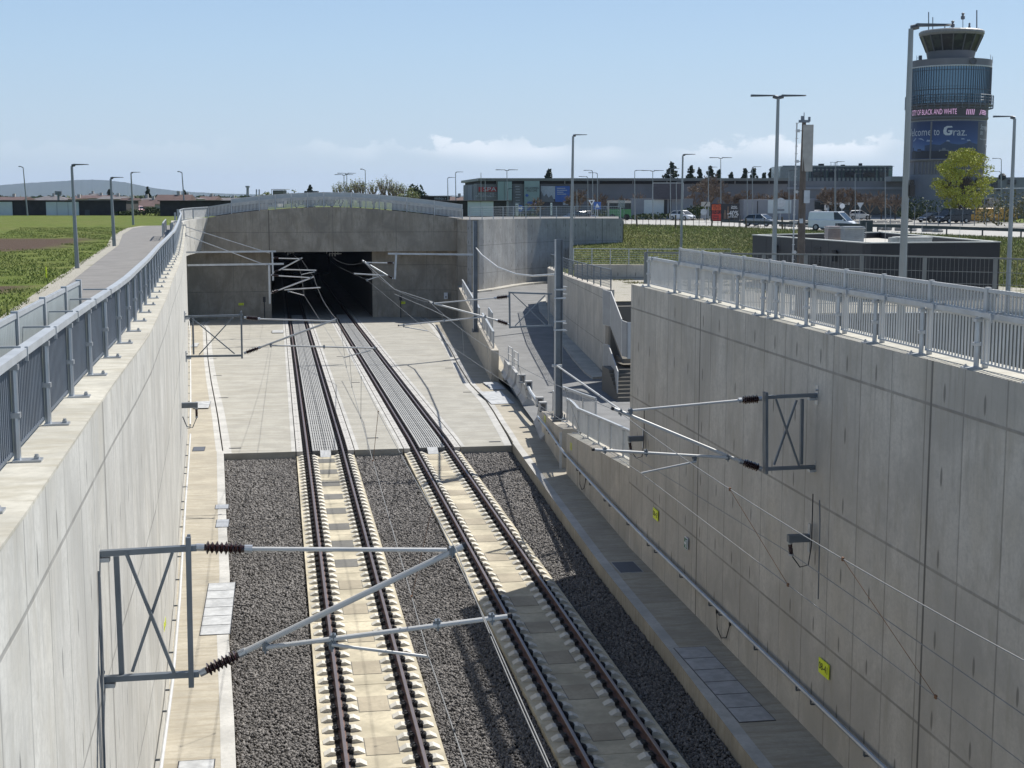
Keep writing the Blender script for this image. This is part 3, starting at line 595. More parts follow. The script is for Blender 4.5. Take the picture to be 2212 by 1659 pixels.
wall(m,pts,-.7,WR,.85,-1); m.use('coping'); m.add([(pts[0][0],8,WR+.004),(pts[-1][0],40.8,WR+.004),(pts[-1][0]+.85,40.8,WR+.004),(pts[0][0]+.85,8,WR+.004)],[(3,2,1,0)])
tag(m.build('retaining_wall','wall_right'),'tall shaded concrete retaining wall right of the tracks under the steel railing','wall')
m=MB().use('wall_low'); wall(m,[(10.3,40.79),(10.5,45.8),(10.72,52.2)],-.6,[2.52,2.16,1.68],.75,-1)
m.use('coping'); m.add([(10.3,40.79,2.525),(10.72,52.2,1.685),(11.47,52.2,1.685),(11.05,40.79,2.525)],[(3,2,1,0)])
tag(m.build('low_wall','wall_low'),'low shaded concrete wall with sloping top beside the right walkway under a railing','wall')
m=MB().use('wall_low'); wall(m,[(10.78,53.4),(11.0,56),(11.4,61)],-.6,[1.66,1.45,1.2],.95,-1); tag(m.build('low_wall','wall_low'),'short concrete wall block at the foot of the near dark mast','wall')
# retaining wall between the trough and the access road
rt=[(Yp(1061,757,83),),(Yp(993,625,133),)]
rtz=lambda y: lerp([(83,rt[0][0].z),(133,rt[1][0].z)],y); rtx=lambda y: lerp([(83,rt[0][0].x),(133,rt[1][0].x)],y)
m=MB().use('wall_low'); yl=ys(83,139.5,8); wall(m,[(rtx(y),y) for y in yl],[zf(y)-.5 for y in yl],[rtz(y) for y in yl],.45,-1)
tag(m.build('retaining_wall','wall_low'),'shaded retaining wall between the tracks and the access ramp under the small railing','wall')
def zroad(y): return .10+ max(0,y-70)*.0205
# access road
m=MB().use('asphalt'); yl=[41.5,50,60]+ys(66,142,14)
for a,b in zip(yl,yl[1:]):
    def l(y): return 11.0 if y<53 else (11.45 if y<62 else (lerp([(62,11.6),(83,12.9)],y) if y<83.5 else rtx(y)+.4))
    def r(y): return lerp([(41,34),(77,34),(80,26),(118,38),(150,40)],y)
    m.add([(l(a),a,zroad(a)),(r(a),a,zroad(a)+.0),(r(b),b,zroad(b)),(l(b),b,zroad(b))],[(0,1,2,3)])
m.add([(15,142,zroad(142)),(60,142,zroad(142)),(60,152,zroad(142)),(15,152,zroad(142))],[(0,1,2,3)])
struct(m.build('access_road','asphalt'))
# pale apron inside the ramp wall
m=MB().use('walkway_sun'); a=[Zp(1013+k[0],k[1],zroad(k[2])+.1) for k in ()]; 
q=[(13.3,84),(15.6,80.6),(14.1,80.2),(13.0,80.6)]
A=[Zp(1078,771,.5),Zp(1092,800,.4),Zp(1114,811,.32),Zp(1086,812,.32),Zp(1077,800,.4)]
m.prism([(p.x,p.y) for p in A[::-1]],0.0,lambda x,y:zroad(y)+.12); struct(m.build('pavement','walkway_sun'))
# --- tunnel portal
YH=139.; zb=5.32
topP=[Yp(x,y,YH) for x,y in ((449.7,470),(500,462),(560,455),(630,449.5),(700,447),(760,448),(820,452),(880,458),(940,465),(1000,473))]
botR=Yp(972,551,YH)
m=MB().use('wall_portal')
botP=[Vector((p.x,YH,zb)) for p in topP]; botP[0]=Yp(431.8,542,YH); botP[0].z=zb
botP[-2].x=min(botP[-2].x,botR.x)
for i in range(len(topP)-1):
    a,b,c,d=botP[i],botP[i+1],topP[i+1],topP[i]; m.add([a,b,c,d],[(0,1,2,3)],[[(p.x,p.z) for p in (a,b,c,d)]])
    m.add([d,c,c+Vector((0,.9,0)),d+Vector((0,.9,0))],[(0,1,2,3)],[[(p.x,p.y) for p in (d,c,c,d)]])
    m.add([a,b,b+Vector((0,3,0)),a+Vector((0,3,0))],[(3,2,1,0)],[[(p.x,p.y) for p in (a,b,b,a)]])
# curved lit corner joining the left wall
b0=Vector((LW(129)+.02,129.,zb)); t0=Vector((LW(129)+.02,129.,8.3))
CB=[b0.lerp(botP[0],k/4)+Vector((-.22*math.sin(k*math.pi/4),0,0)) for k in range(5)]
CT=[t0.lerp(topP[0],k/4)+Vector((-.75*math.sin(k*math.pi/4),0,0)) for k in range(5)]
m.use('wall_lit')
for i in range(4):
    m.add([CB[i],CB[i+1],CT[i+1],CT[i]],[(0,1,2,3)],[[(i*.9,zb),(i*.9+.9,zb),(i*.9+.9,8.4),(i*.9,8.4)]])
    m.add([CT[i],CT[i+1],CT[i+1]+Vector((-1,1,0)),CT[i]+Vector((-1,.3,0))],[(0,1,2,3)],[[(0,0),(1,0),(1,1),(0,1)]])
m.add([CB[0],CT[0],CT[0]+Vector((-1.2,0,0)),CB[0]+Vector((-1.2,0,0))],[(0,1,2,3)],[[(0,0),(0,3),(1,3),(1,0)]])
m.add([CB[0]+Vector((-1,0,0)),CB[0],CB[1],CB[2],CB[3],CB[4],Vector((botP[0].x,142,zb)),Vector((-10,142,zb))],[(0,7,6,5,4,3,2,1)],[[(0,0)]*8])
hd=m.build('tunnel_portal','wall_portal'); tag(hd,'concrete tunnel portal with arched top beam over the dark opening','portal')
def part(name,mb,mat,par,**k): return mb.build(name,mat,par,**k)
m=MB().use('wall_portal'); wall(m,[(-9.6,140.8),(-.62,141.3)],-2,zb+.3,1.,1)
m.use('tunnel_shade'); wall(m,[(-.62,141.9),(-.62,260)],-4,zb+.3,.6,1); part('wing_wall',m,None,hd)
m=MB().use('wall_portal'); arc=[(9.28,141.3),(16.0,140.9)]+[(16.0+1.5*math.sin(t),139.4+1.5*math.cos(t)) for t in (.4,.8,1.2,1.57)]
wall(m,arc,-2,[zb+.2]*2+[8.4]*4,1.,1); m.use('tunnel_shade'); wall(m,[(9.28,260),(9.28,141.9)],-4,zb+.3,.6,1); part('wing_wall',m,None,hd)
e=Yp(1018,475,136.2); m=MB().use('wall_portal'); wall(m,[(17.5,139.4),(17.4,138.0),(e.x,136.2)],-2,[8.42,8.42,8.42],.9,1); part('end_wall',m,None,hd)
m=MB().use('wall_portal'); m.bb((9.2,141.2,zb+.012),(18.4,142.5,8.2)); m.use('tunnel_shade'); m.bb((-1.2,139.9,zb+.01),(10,262,zb+.5)); m.bb((-1.2,260,-4),(10,261,zb)); part('ceiling',m,None,hd)  # roof and closed end inside carry the painted tunnel shade too
m=MB().use('tunnel_shade'); 
m=MB().use('coping')      # deck behind the parapet
tp=topP; 
for i in range(len(tp)-1): m.add([tp[i]+Vector((0,.9,-.02)),tp[i+1]+Vector((0,.9,-.02)),Vector((tp[i+1].x,175,7.6)),Vector((tp[i].x,175,7.6))],[(0,1,2,3)])
part('deck',m,None,hd)
# kilometre signs, lamps, small box on the portal
def signplate(p,w,h,txt,M,label,mat='yellow_sign',tm='sign_text',cat='sign',size=.2,border=True):
    b=MB().use(mat); t=.02
    P=[M@Vector((x,y,z)) for x in(-w/2,w/2) for y in(-h/2,h/2) for z in(0,t)]
    b.add(P,[(0,1,3,2),(4,6,7,5),(0,4,5,1),(2,3,7,6),(0,2,6,4),(1,5,7,3)])
    o=b.build('sign_plate',mat); tag(o,label,cat)
    if txt:
        T=M.copy(); T.translation=M@Vector((0,0,t+.002)); text(o,'lettering',txt,tm,T,size,.002)
    return o
fr=lambda x,y,z: frame((x,y,z),(1,0,0),(0,0,1))
for x,y,l in ((521,657,'yellow number plate on the left tunnel wing wall'),(870,654,'yellow number plate on the right tunnel wing wall')):
    p=Yp(x,y,140.7); signplate(None,.5,.22,'09-36',fr(p.x,p.y,p.z),l,size=.16)
p=Yp(963,639,140.4); b=MB().use('white_paint'); b.box((p.x,p.y,p.z),(.36,.2,.62)); b.use('black'); b.box((p.x,p.y-.11,p.z-.1),(.1,.03,.16)); tag(b.build('junction_box','white_paint'),'white junction box with a black knob on the right wing wall','box')
for x,l in ((572,'small black post lamp in front of the left wing wall'),(866,'small black post lamp in front of the right wing wall')):
    p=Yp(x,690,139.8); zz=zf(139.8)+.02; t_=thing('marker_lamp',(p.x,p.y,zz),l,'signal lamp','marker lamps before the tunnel')
    MB().tube([(p.x,p.y,zz),(p.x,p.y,zz+1.7)],.05).build('post','black',t_); MB().box((p.x,p.y,zz+1.95),(.26,.2,.5)).build('lamp_housing','black',t_)
fy=frame((10.25-.06,0,0),(0,-1,0),(0,0,1))
for (y,z,txt,l) in ((24.83,1.68,'08-41','yellow plate reading 08-41 on the shaded right wall'),(37.5,1.85,'08-42','yellow plate reading 08-42 farther along the shaded right wall')):
    xw=RW0+(RW1-RW0)*(y-12)/28.8-.03; signplate(None,.50,.29,txt,frame((xw,y,z),(0,-1,0),(0,0,1)),l,size=.2)
xw=10.2; o=signplate(None,.26,.30,None,frame((xw,34.34,1.8),(0,-1,0),(0,0,1)),'small green and white escape sign with an arrow on the right wall','white_paint',cat='sign')
b=MB().use('green_sign'); M=frame((xw-.023,34.34,1.8),(0,-1,0),(0,0,1))
def flat(mb,M,pts,t=.006):
    n=len(pts); vs=[M@Vector((x,y,0)) for x,y in pts]+[M@Vector((x,y,t)) for x,y in pts]
    mb.add(vs,[tuple(range(n-1,-1,-1)),tuple(range(n,2*n))]+[(i,(i+1)%n,n+(i+1)%n,n+i) for i in range(n)])
flat(b,M,[(-.12,-.13),(.12,-.13),(.12,.13),(-.12,.13)]); b.use('white_paint'); M2=M@Matrix.Translation((0,0,.007))
flat(b,M2,[(-.10,0),(-.04,.05),(-.04,.02),(0,.02),(0,-.02),(-.04,-.02),(-.04,-.05)]); flat(b,M2,[(.03,-.10),(.10,-.10),(.10,.10),(.03,.10)]); b.build('escape_symbol','green_sign',o)
for (x,y,Y0,l) in ((1183,906,59.5,'yellow-green number sprayed on the wall block below the near mast'),(1235,951,51.2,'yellow-green number painted at the far end of the low wall')):
    p=Yp(x,y,Y0); xw=rwall(Y0); o=text(None,'painted_number','09' if Y0>55 else '10','yellow_sign',frame((xw-.012,Y0,min(p.z,1.35)),(0,-1,0),(0,0,1)),.42,.002); tag(o,l,'painted mark')
p=(LW(29)+.012,29,1.9); o=text(None,'painted_number','08-41','yellow_sign',frame(p,(0,1,0),(0,0,1)),.26,.003); tag(o,'faint yellow number on the sunlit left wall above the handrail','painted mark')
# --- curved wall, inner wall, low far wall
CW=[(e.x,136.2),(19.9,137.6),(21.3,139.6),(22.6,141.6),(24.0,143.6),(25.6,145.4),(27.4,147.),(29.4,148.4),(31.6,149.4),(34.,150.),(36.9,150.2)]
m=MB().use('wall_curve'); wall(m,CW,-.5,[lerp([(19,8.42),(37,8.28)],p[0]) for p in CW],.5,1)
o=m.build('curved_wall','wall_curve'); tag(o,'tall curved concrete wall behind the access ramp, lit at its left end','wall')
m=MB().use('kerb_stone')
for a,b in zip(CW,CW[1:]):
    aa=Vector((*a,0));bb_=Vector((*b,0)); d=(bb_-aa).normalized(); nn=Vector((d.y,-d.x,0))*.9
    p=[aa,bb_,bb_+nn,aa+nn]; m.prism([(q.x,q.y) for q in p],-.2,lambda x,y:zroad(y)+.14)
struct(m.build('kerb','kerb_stone'))
IW=[Zp(1307,812,.30),Zp(1229,732,.72),Zp(1178,664,1.18)]
iw=[(IW[0].x,IW[0].y),(19.0,84),(19.5,90),(20.2,98),(21.2,107),(22.6,118.5),(23.6,123)]
iwz=[5.3,5.22,5.12,5.0,4.85,4.62,4.5]
m=MB().use('wall_right'); wall(m,iw,-.3,iwz,.5,-1); tag(m.build('inner_wall','wall_right'),'shaded curved wall on the inner side of the access ramp under a thin railing','wall')
m=MB().use('kerb_stone'); kb=[Zp(x,y,z) for x,y,z in ((1307,813,.4),(1280,815,.4),(1262,803,.42),(1236,775,.5),(1214,745,.62),(1192,702,.9),(1165,670,1.2),(1163,655,1.3),(1178,640,1.5))]
cor=[(p.x,p.y) for p in kb]+[(22.6,118.5),(21.2,107),(20.2,98),(19.5,90),(19.0,84)]
m.prism(cor,-.2,lambda x,y:zroad(y)+.13); struct(m.build('pavement','floor_slab' if 0 else 'kerb_stone'))
LWf=[Dp(1240,571,105),Dp(1400,566,104)]
m=MB().use('wall_right'); wall(m,[(LWf[0].x,LWf[0].y),(LWf[1].x,LWf[1].y),(LWf[1].x+14,LWf[1].y-2.5)],3.6,LWf[0].z,.4,1)
m.use('coping'); tag(m.build('low_wall','wall_right'),'low grey wall behind the gravel patch beyond the stairs','wall')
# ================================================================ RAILINGS
def railing(label,group,path,h,posts,bar_sp,post_r,barmat,railmat,screen=None,feet=True,off=1,panel_gap=.06,rail_w=.07,barw=(.012,.035),brackets=False,brk=99,clear=None,lowrail=True,postmat='steel',cat='railing',name='railing',rail_h=.07,upper=None):
    "path: 3D base polyline at post positions; posts: list of indices that carry a post"
    P=[Vector(p) for p in path]; root=thing(name,P[0],label,cat,group)
    hr=MB()
    for a,b in zip(P,P[1:]): hr.bar(a+UP*h,b+UP*h,rail_w,rail_h)
    hr.build('handrail',railmat,root)
    for i in posts:
        p=P[i]; d=(P[min(i+1,len(P)-1)]-P[max(i-1,0)]).normalized(); n=Vector((d.y,-d.x,0)).normalized()*off
        c=MB(); c.tube([p,p+UP*(h-.04)],post_r,8)
        if feet:
            c.box(p+n*.09+UP*.012,(.26,.16,.024),math.atan2(n.y,n.x)); c.use
            c.tube([p+n*.17+UP*.02,p+n*.17+UP*.07],.018,6); c.box(p+n*.17+UP*.035,(.045,.045,.03)); c.box(p+UP*(h-.09),(post_r*2.6,post_r*2.6,.05)); c.box(p+UP*(h*.45),(post_r*2.6,post_r*2.6,.05))
        c.build('post',postmat,root)
    for a,b in zip(P,P[1:]):
        l=(b-a).length; d=(b-a)/l; n=Vector((d.y,-d.x,0)).normalized()*off
        q=MB(); k=max(1,int(round((l-panel_gap*2)/bar_sp))); s0=a-n*.05; 
        for j in range(k+1):
            t=panel_gap+(l-2*panel_gap)*j/k; c0=s0+d*t; q.bar(c0+UP*.10,c0+UP*(h-.05),barw[0],barw[1],up=d)
        q.bar(s0+d*panel_gap+UP*.09,s0+d*(l-panel_gap)+UP*.09,.035,.03); q.bar(s0+d*panel_gap+UP*(h-.06),s0+d*(l-panel_gap)+UP*(h-.06),.03,.03)
        q.build('bar_panel',barmat,root)
    if brackets:
        for i in list(posts)[:brk]:
            p=P[i]; d=(P[min(i+1,len(P)-1)]-P[max(i-1,0)]).normalized(); n=Vector((d.y,-d.x,0)).normalized()*off
            c=MB(); c.bar(p+d*.5+UP*(h+.045),p+d*.5-n*brackets+UP*(h+.045),.03,.02); c.bar(p+d*.5+n*.05+UP*(h+.05),p+d*.5+n*.05+UP*(h-.09),.03,.02); c.build('bracket',railmat,root)
    return root
def screen(label,group,path,z0,z1,postw,mat,panelmat,bars=True,foot=1.5):
    "upper splash screen: posts, frame and ribbed clear panel"
    P=[Vector(p) for p in path]; root=thing('splash_screen',P[0],label,'screen',group)
    for p in P: c=MB(); c.bar(p-UP*foot,p+UP*(z1+.02),postw,postw,up=(0,1,0)); c.build('post',mat,root)
    for a,b in zip(P,P[1:]):
        l=(b-a).length; d=(b-a)/l; c=MB()
        for z in (z0,z1-.03): c.bar(a+UP*z,b+UP*z,.045,.055)
        c.build('rail',mat,root); q=MB(); q.use(panelmat); q.bar(a+d*.04+UP*(z0+z1)/2,b-d*.04+UP*(z0+z1)/2,.012,z1-z0-.05)
        if bars:
            q.use(mat); k=max(2,int(l/.105))
            for j in range(1,k): c0=a+d*(l*j/k); q.bar(c0+UP*z0,c0+UP*z1,.014,.03,up=d)
        q.build('panel',panelmat,root)
    return root
# left wall railing, post by post along the wall
yp=[9.2,11.4]+[13.6+2.18*k for k in range(58)]; yp=[y for y in yp if y<129.5]
lp=[(LW(y)-.26-(.10 if y<60 else .05),y,lerp([(0,WT),(100,WT),(139,8.35)],y)) for y in yp]
lp=[(min(x,LW(y)-.3),y,z) for x,y,z in lp]
lp[-1]=(lp[-1][0]+.05,lp[-1][1],lp[-1][2])
railing('long galvanized railing with dark blue close bars on the left retaining wall',None,lp,.98,range(len(lp)),.105,.034,'bars_blue','galv_white',off=1,rail_w=.11,rail_h=.075,brackets=.36,barw=(.02,.045),brk=7)
sy=[9.3,11.45,13.62,15.8,18.0,20.1,21.75]
screen('ribbed splash screen standing behind the near end of the left wall railing',None,[(LW(y)-.66,y,WT) for y in sy],.74,1.22,.075,'galv_white','screen_glass')
# short railing piece by the path
a=[Zp(350,488,8.1),Zp(362,482,8.1)]
pth=[Yp(352,513,104),Yp(355,507,110),Yp(359,501,116)]; railing('short steel railing standing at the far end of the asphalt path',None,pth,.98,[0,1,2],.14,.05,'steel_light','galv_white',feet=False)
# parapet railing over the portal
cr=[(-8.9,136.2,8.46),(-8.55,137.2,8.5)]+[(p.x,p.y+.35,p.z) for p in topP]
c2=[]; 
for a,b in zip(cr,cr[1:]):
    a=Vector(a);b=Vector(b); k=max(1,int(round((b-a).length/2.0)))
    for j in range(k): c2.append(a.lerp(b,j/k))
c2.append(Vector(cr[-1]))
lpz=Vector(lp[-1]); c2=[lpz,CT[1]+Vector((-.35,0,.05)),CT[2]+Vector((-.35,0,.05)),CT[3]+Vector((-.3,.2,.02))]+[q for q in c2 if q.x>topP[0].x-.2]
railing('arched galvanized railing with close bars along the top of the tunnel portal',None,c2,1.0,range(1,len(c2)),.13,.05,'steel_light','galv_white',feet=False,barw=(.02,.085))
sc=[p+Vector((0,.35,0)) for p in c2[5:]]
screen('row of pale splash screens behind the railing over the tunnel mouth',None,sc,.75,1.42,.10,'steel_light','panel_frost',foot=.6)
# right wall railing and screen
yr=[39.6,36.8,34.72,33.2,31.4,29.6,28.75,26.95,25.3,23.58,21.7,19.8,17.97,16.1,14.2]
rp_=[(RW0+(RW1-RW0)*(y-12)/28.8+.22,y,WR) for y in yr]
railing('galvanized railing with close pale bars on top of the tall right wall',None,rp_,.82,range(len(rp_)),.105,.042,'steel_light','steel',off=1,rail_w=.07,brackets=.14,barw=(.018,.028))
screen('upper ribbed splash screen behind the railing of the tall right wall',None,[(x+.14,y,z) for x,y,z in rp_[1:]]+[(RW0+.05+.36,12.2,WR)],.84,1.20,.07,'steel_light','mesh_clear',foot=0)
# low wall railing (beside the near mast) and jog around it
def low_top(y): return lerp([(40.8,2.52),(45.8,2.16),(52.2,1.68),(57,1.5),(61,1.2)],y)
lw=[(rwall(y)+.42,y,low_top(y)) for y in (41.6,43.7,45.8,47.9,50,52.1,54.2,55.8)]
railing('galvanized railing with pale panels on the low wall beside the near mast',None,lw,.95,range(len(lw)),.085,.035,'steel_light','galv_white',off=-1,rail_w=.10,feet=True,barw=(.02,.03))
j=[Yp(1222,868,62.5),Yp(1243,882,59)]; 
jz=.2
railing('short tall railing section on the road side of the near mast',None,[(12.2,60.6,1.1),(12.6,58.0,1.1),(12.7,56.0,1.2)],1.25,[0,1,2],.16,.035,'steel_light','galv_white',feet=False)
railing('short railing section on the wall block left of the near mast',None,[(11.9,61.0,1.15),(11.75,59.2,1.25)],.95,[0,1],.085,.035,'steel_light','galv_white',feet=False)
# retaining wall railing
yv=[84,87.5,91,94.5,96.5]; pr=[(rtx(y)+.2,y,rtz(y)) for y in yv]
railing('nearer galvanized railing on the wall between tracks and access ramp',None,pr,1.0,range(len(pr)),.12,.04,'steel_light','galv_white',off=-1,rail_w=.12,feet=False)
yv=[100.5,105,110,115,120,126,131.5]; pr=[(rtx(y)+.2,y,rtz(y)) for y in yv]
railing('farther galvanized railing on the wall between tracks and access ramp',None,pr,1.0,range(len(pr)),.14,.045,'steel_light','galv_white',off=-1,rail_w=.12,feet=False)
railing('small railing section stepping around the far dark mast',None,[(rtx(96.5)+.9,96.5,rtz(96)),(rtx(101)+.9,101,rtz(101))],1.0,[0,1],.14,.045,'steel_light','galv_white',feet=False)
# inner wall railing: posts with wire mesh
def meshrail(label,path,h,mat='steel_dark',posts=None,lines=6,sp=.0,name='railing',cat='railing',postw=.06,group=None):
    P=[Vector(p) for p in path]; root=thing(name,P[0],label,cat,group)
    for p in P: MB().bar(p,p+UP*h,postw,postw,up=(0,1,0)).build('post',mat,root)
    c=MB()
    for a,b in zip(P,P[1:]): c.bar(a+UP*h,b+UP*h,.06,.05)
    c.build('handrail',mat,root); c=MB()
    for a,b in zip(P,P[1:]):
        l=(b-a).length;d=(b-a)/l
        for k in range(lines): z=.12+(h-.18)*k/lines; c.bar(a+UP*z,b+UP*z,.012,.018)
        if sp:
            for j in range(1,int(l/sp)): q=a+d*sp*j; c.bar(q+UP*.1,q+UP*h,.010,.010,up=d)
    c.build('wire_mesh',mat,root); return root
ip=[]
for (a,za),(b,zb_) in zip(zip(iw,iwz),list(zip(iw,iwz))[1:]):
    a=Vector((*a,za));b=Vector((*b,zb_)); k=max(1,int((b-a).length/2.6))
    for j_ in range(k): ip.append(a.lerp(b,j_/k)+Vector((.3,0,0)))
meshrail('thin dark mesh railing on top of the curved inner wall of the ramp',ip,1.15,'steel_dark',sp=.3)
bp=[Vector((LWf[0].x,LWf[0].y+.2,LWf[0].z)).lerp(Vector((LWf[1].x,LWf[1].y+.2,LWf[0].z)),k/4) for k in range(5)]; bp.append(bp[-1]+Vector((6,-1,0)))
meshrail('grey railing with level bars on the low wall behind the gravel patch',bp,1.15,'steel')
cp=[]
for a,b in zip(CW,CW[1:]):
    a=Vector((*a,8.35));b=Vector((*b,8.32)); k=max(1,int((b-a).length/2.2))
    for j_ in range(k): cp.append(a.lerp(b,j_/k)+Vector((-.1,.3,0)))
cp.append(Vector((36.7,150.4,8.3)))
meshrail('grey-green mesh railing along the top of the tall curved wall',cp,1.25,'steel',sp=.22,postw=.08)
# ================================================================ STAIRS behind the tall wall
st=thing('staircase',(21,76,.2),'concrete staircase with pale metal side panels between the inner wall and the tall right wall','staircase')
m=MB().use('wall_right')
x0,x1=Yp(1314,850,76).x,Yp(1372,850,76).x; xs=Yp(1332,850,71).x
for k in range(8): y=70.6+k*.30; m.bb((xs,y,-.3),(xs+3.2,y+.30,.17+.17*(k+1)))
m.bb((xs+.05,73.0,-.3),(xs+3.2,74.6,1.52)); m.bb((x0+.5,74.6,-.3),(xs+3.2,77.5,1.52)); m.build('flight','kerb_stone',st)
m=MB(); m.bb((x0+.45,77.5,-.3),(x1+4,78.0,4.5)); m.bb((x0+2.4,73.3,1.52),(x1+4,77.5,2.9)); m.build('back_wall','wall_right',st)
def panel4(mb,p): 
    # thin framed panel from four corners
    n=(p[1]-p[0]).cross(p[3]-p[0]).normalized()*.03; mb.add([q-n for q in p]+[q+n for q in p],[(3,2,1,0),(4,5,6,7),(0,1,5,4),(1,2,6,5),(2,3,7,6),(3,0,4,7)])
for i,(pts,y0,y1) in enumerate((([(1303,625),(1303,701),(1323,706),(1323,629)],77.0,75.9),([(1323,629),(1323,703),(1354,843-16),(1354,763-16)],0,0))): pass
def quadp(name,pix,ya,yb,mat,par):
    # pix: four picture corners TL,BL,BR,TR on a panel running from distance ya to yb
    P=[Yp(*pix[0],ya),Yp(*pix[1],ya),Yp(*pix[2],yb),Yp(*pix[3],yb)]; b=MB(); panel4(b,P); o=b.build(name,mat,par)
    f=MB()
    for a,c in zip(P,P[1:]+P[:1]): f.bar(a,c,.05,.05)
    f.build('panel_frame','steel_light',o); return o
quadp('side_panel',[(1303,626),(1303,700),(1319,704),(1319,631)],77.0,76.6,'panel_grey',st)
quadp('side_panel',[(1320,630),(1320,706),(1343,800-35),(1343,690)],76.4,73.4,'panel_grey',st)
quadp('side_panel',[(1344,693),(1344,768),(1355,771),(1355,697)],73.3,73.0,'panel_grey',st)
quadp('side_panel',[(1355,697),(1355,774),(1372,774),(1372,697)],73.0,73.0,'steel_light',st)
quadp('side_panel',[(1304,743),(1304,803),(1315,808),(1315,746)],76.8,76.4,'panel_grey',st)
quadp('side_panel',[(1315,746),(1315,811),(1333,873),(1335,803)],76.2,71.0,'panel_grey',st)
q=Yp(1344,772,73.4); q2=Yp(1322,708,77.); m=MB(); m.add([(q.x,73.2,q.z-.05),(q.x+2.4,73.2,q.z-.05),(q.x+2.4,73.2,q.z-.3),(q.x,73.2,q.z-.3),(q.x,75,q.z-.05),(q.x+2.4,75,q.z-.05),(q.x+2.4,75,q.z-.3),(q.x,75,q.z-.3)],[(3,2,1,0),(4,5,6,7),(0,1,5,4),(1,2,6,5),(2,3,7,6),(3,0,4,7)]); m.bar(q+Vector((.5,0,-.15)),q2+Vector((.5,0,-.15)),1.,.2); m.bar(q+Vector((0,-.06,1.52)),q2+Vector((0,-.06,1.62)),.09,.07); m.build('landing','wall_right',st)
# small fence and kerb of the gravel patch (plateau edge)
# ================================================================ BARRIERS
def barrier(y,ang,lab):
    o=thing('concrete_barrier',(0,0,0),lab,'barrier','concrete barriers at the access ramp'); b=MB()
    pr=[(-.30,0),(-.30,.08),(-.14,.30),(-.08,.86),(.08,.86),(.14,.30),(.30,.08),(.30,0)]
    b.extr(pr,Matrix.Translation((0,-1.45,0)),2.9); b.build('barrier_body','barrier_concrete',o)
    return o
B0=barrier(0,0,'pale concrete barrier nearest to the wall block, first of the near pair'); kids()
bl=[((11.6,61.2),'same'),((11.85,63.3),'pale concrete barrier of the near pair, touching the end of the steel beam'),((12.55,71.5),'pale concrete barrier with a dark pointed end at the far end of the steel beam'),((12.75,74.4),'second pale concrete barrier of the far row, counted from the steel beam'),((12.9,77.3),'third pale concrete barrier of the far row, counted from the steel beam'),((13.0,80.3),'pale concrete barrier of the far row touching the end of the ramp wall')]
for i,((x,y),l) in enumerate(bl):
    z=zroad(y)-.02; an=-math.atan2(.08 if y>66 else .11,1)
    if i==0: B0.location=(x,y,z); B0.rotation_euler=(0,0,an)
    else: dup(B0,(x,y,z),an,l)
for i,(x,y) in enumerate(((12.45,70.3),(12.5,72.6),(11.95,64.5),(11.8,62.9))):
    b=MB(); b.use('barrier_concrete')
    z=zroad(y)+.82; w=.42
    for s in(-1,1): b.box((x+s*.14,y,z+.19),(.06,.34,.38))
    b.box((x,y,z+.40),(.34,.34,.06)); b.box((x,y,z),(.34,.34,.05)); b.use('terminal_grey'); b.box((x,y+.08,z+.19),(.20,.04,.30))
    tag(b.build('barrier_bracket','barrier_concrete'),('pale frame bracket on the far barrier row, nearer the ramp wall' if i==1 else 'pale frame bracket holding the far end of the steel beam' if i==0 else 'pale frame bracket holding the near end of the steel beam' if i==2 else 'pale open frame bracket on the near barrier pair'),'bracket','frame brackets on the barriers')
b=MB(); b.tube([(12.42,70.2,1.05),(12.32,69,.95),(11.98,64.8,.95)],.09,8); b.bar((12.42,70.0,.95),(12.0,64.8,.86),.06,.14); tag(b.build('barrier_beam','galv_white'),'white steel beam closing the gap between the two barrier groups','beam')
b=MB()
for (x,y) in ((13.2,78.6),(13.3,81.2)):
    for s in (-.7,.7): b.bar((x,y+s,.9),(x,y+s,1.9),.05,.05,up=(0,1,0))
    for z in (1.9,1.45): b.bar((x,y-.7,z),(x,y+.7,z),.05,.05)
tag(b.build('tube_guard','steel_light'),'two small steel tube frames on the far barriers by the ramp wall end','guard frame')
# pipes (handrails) on the walls
def pipe(label,pts,r,mat,step,nrm,cat='handrail'):
    root=thing('wall_handrail',pts[0],label,cat); MB().tube(pts,r,8).build('pipe',mat,root)
    P=[Vector(p) for p in pts]; acc=0; n=Vector(nrm)
    for a,b in zip(P,P[1:]):
        l=(b-a).length; d=(b-a)/l; t=0
        while t<l:
            c=MB(); q=a+d*t; c.bar(q-UP*.02,q-UP*.14,.03,.03,up=(0,1,0)); c.bar(q-UP*.14,q-UP*.14+n,.03,.03); c.build('bracket','steel_dark',root); t+=step
    return root
pipe('grey pipe handrail running along the shaded right wall above the walkway',[(rwall(y)-.14,y,.98 if y>25 else .98) for y in (14,20,26,32,38,44,52,58,61)],.045,'steel',2.6,(.12,0,0))
pipe('white pipe handrail along the foot of the sunlit left wall',[(LW(y)+.16,y,1.0) for y in (16,22,28,34,40,46,52,58.5)],.035,'steel_light',2.4,(-.14,0,0))
pipe('thin white pipe along the far part of the left wall',[(LW(y)+.14,y,1.0+zf(y)) for y in (61,70,80,90,100,112,124,132)],.04,'cable_white',3.4,(-.12,0,0))
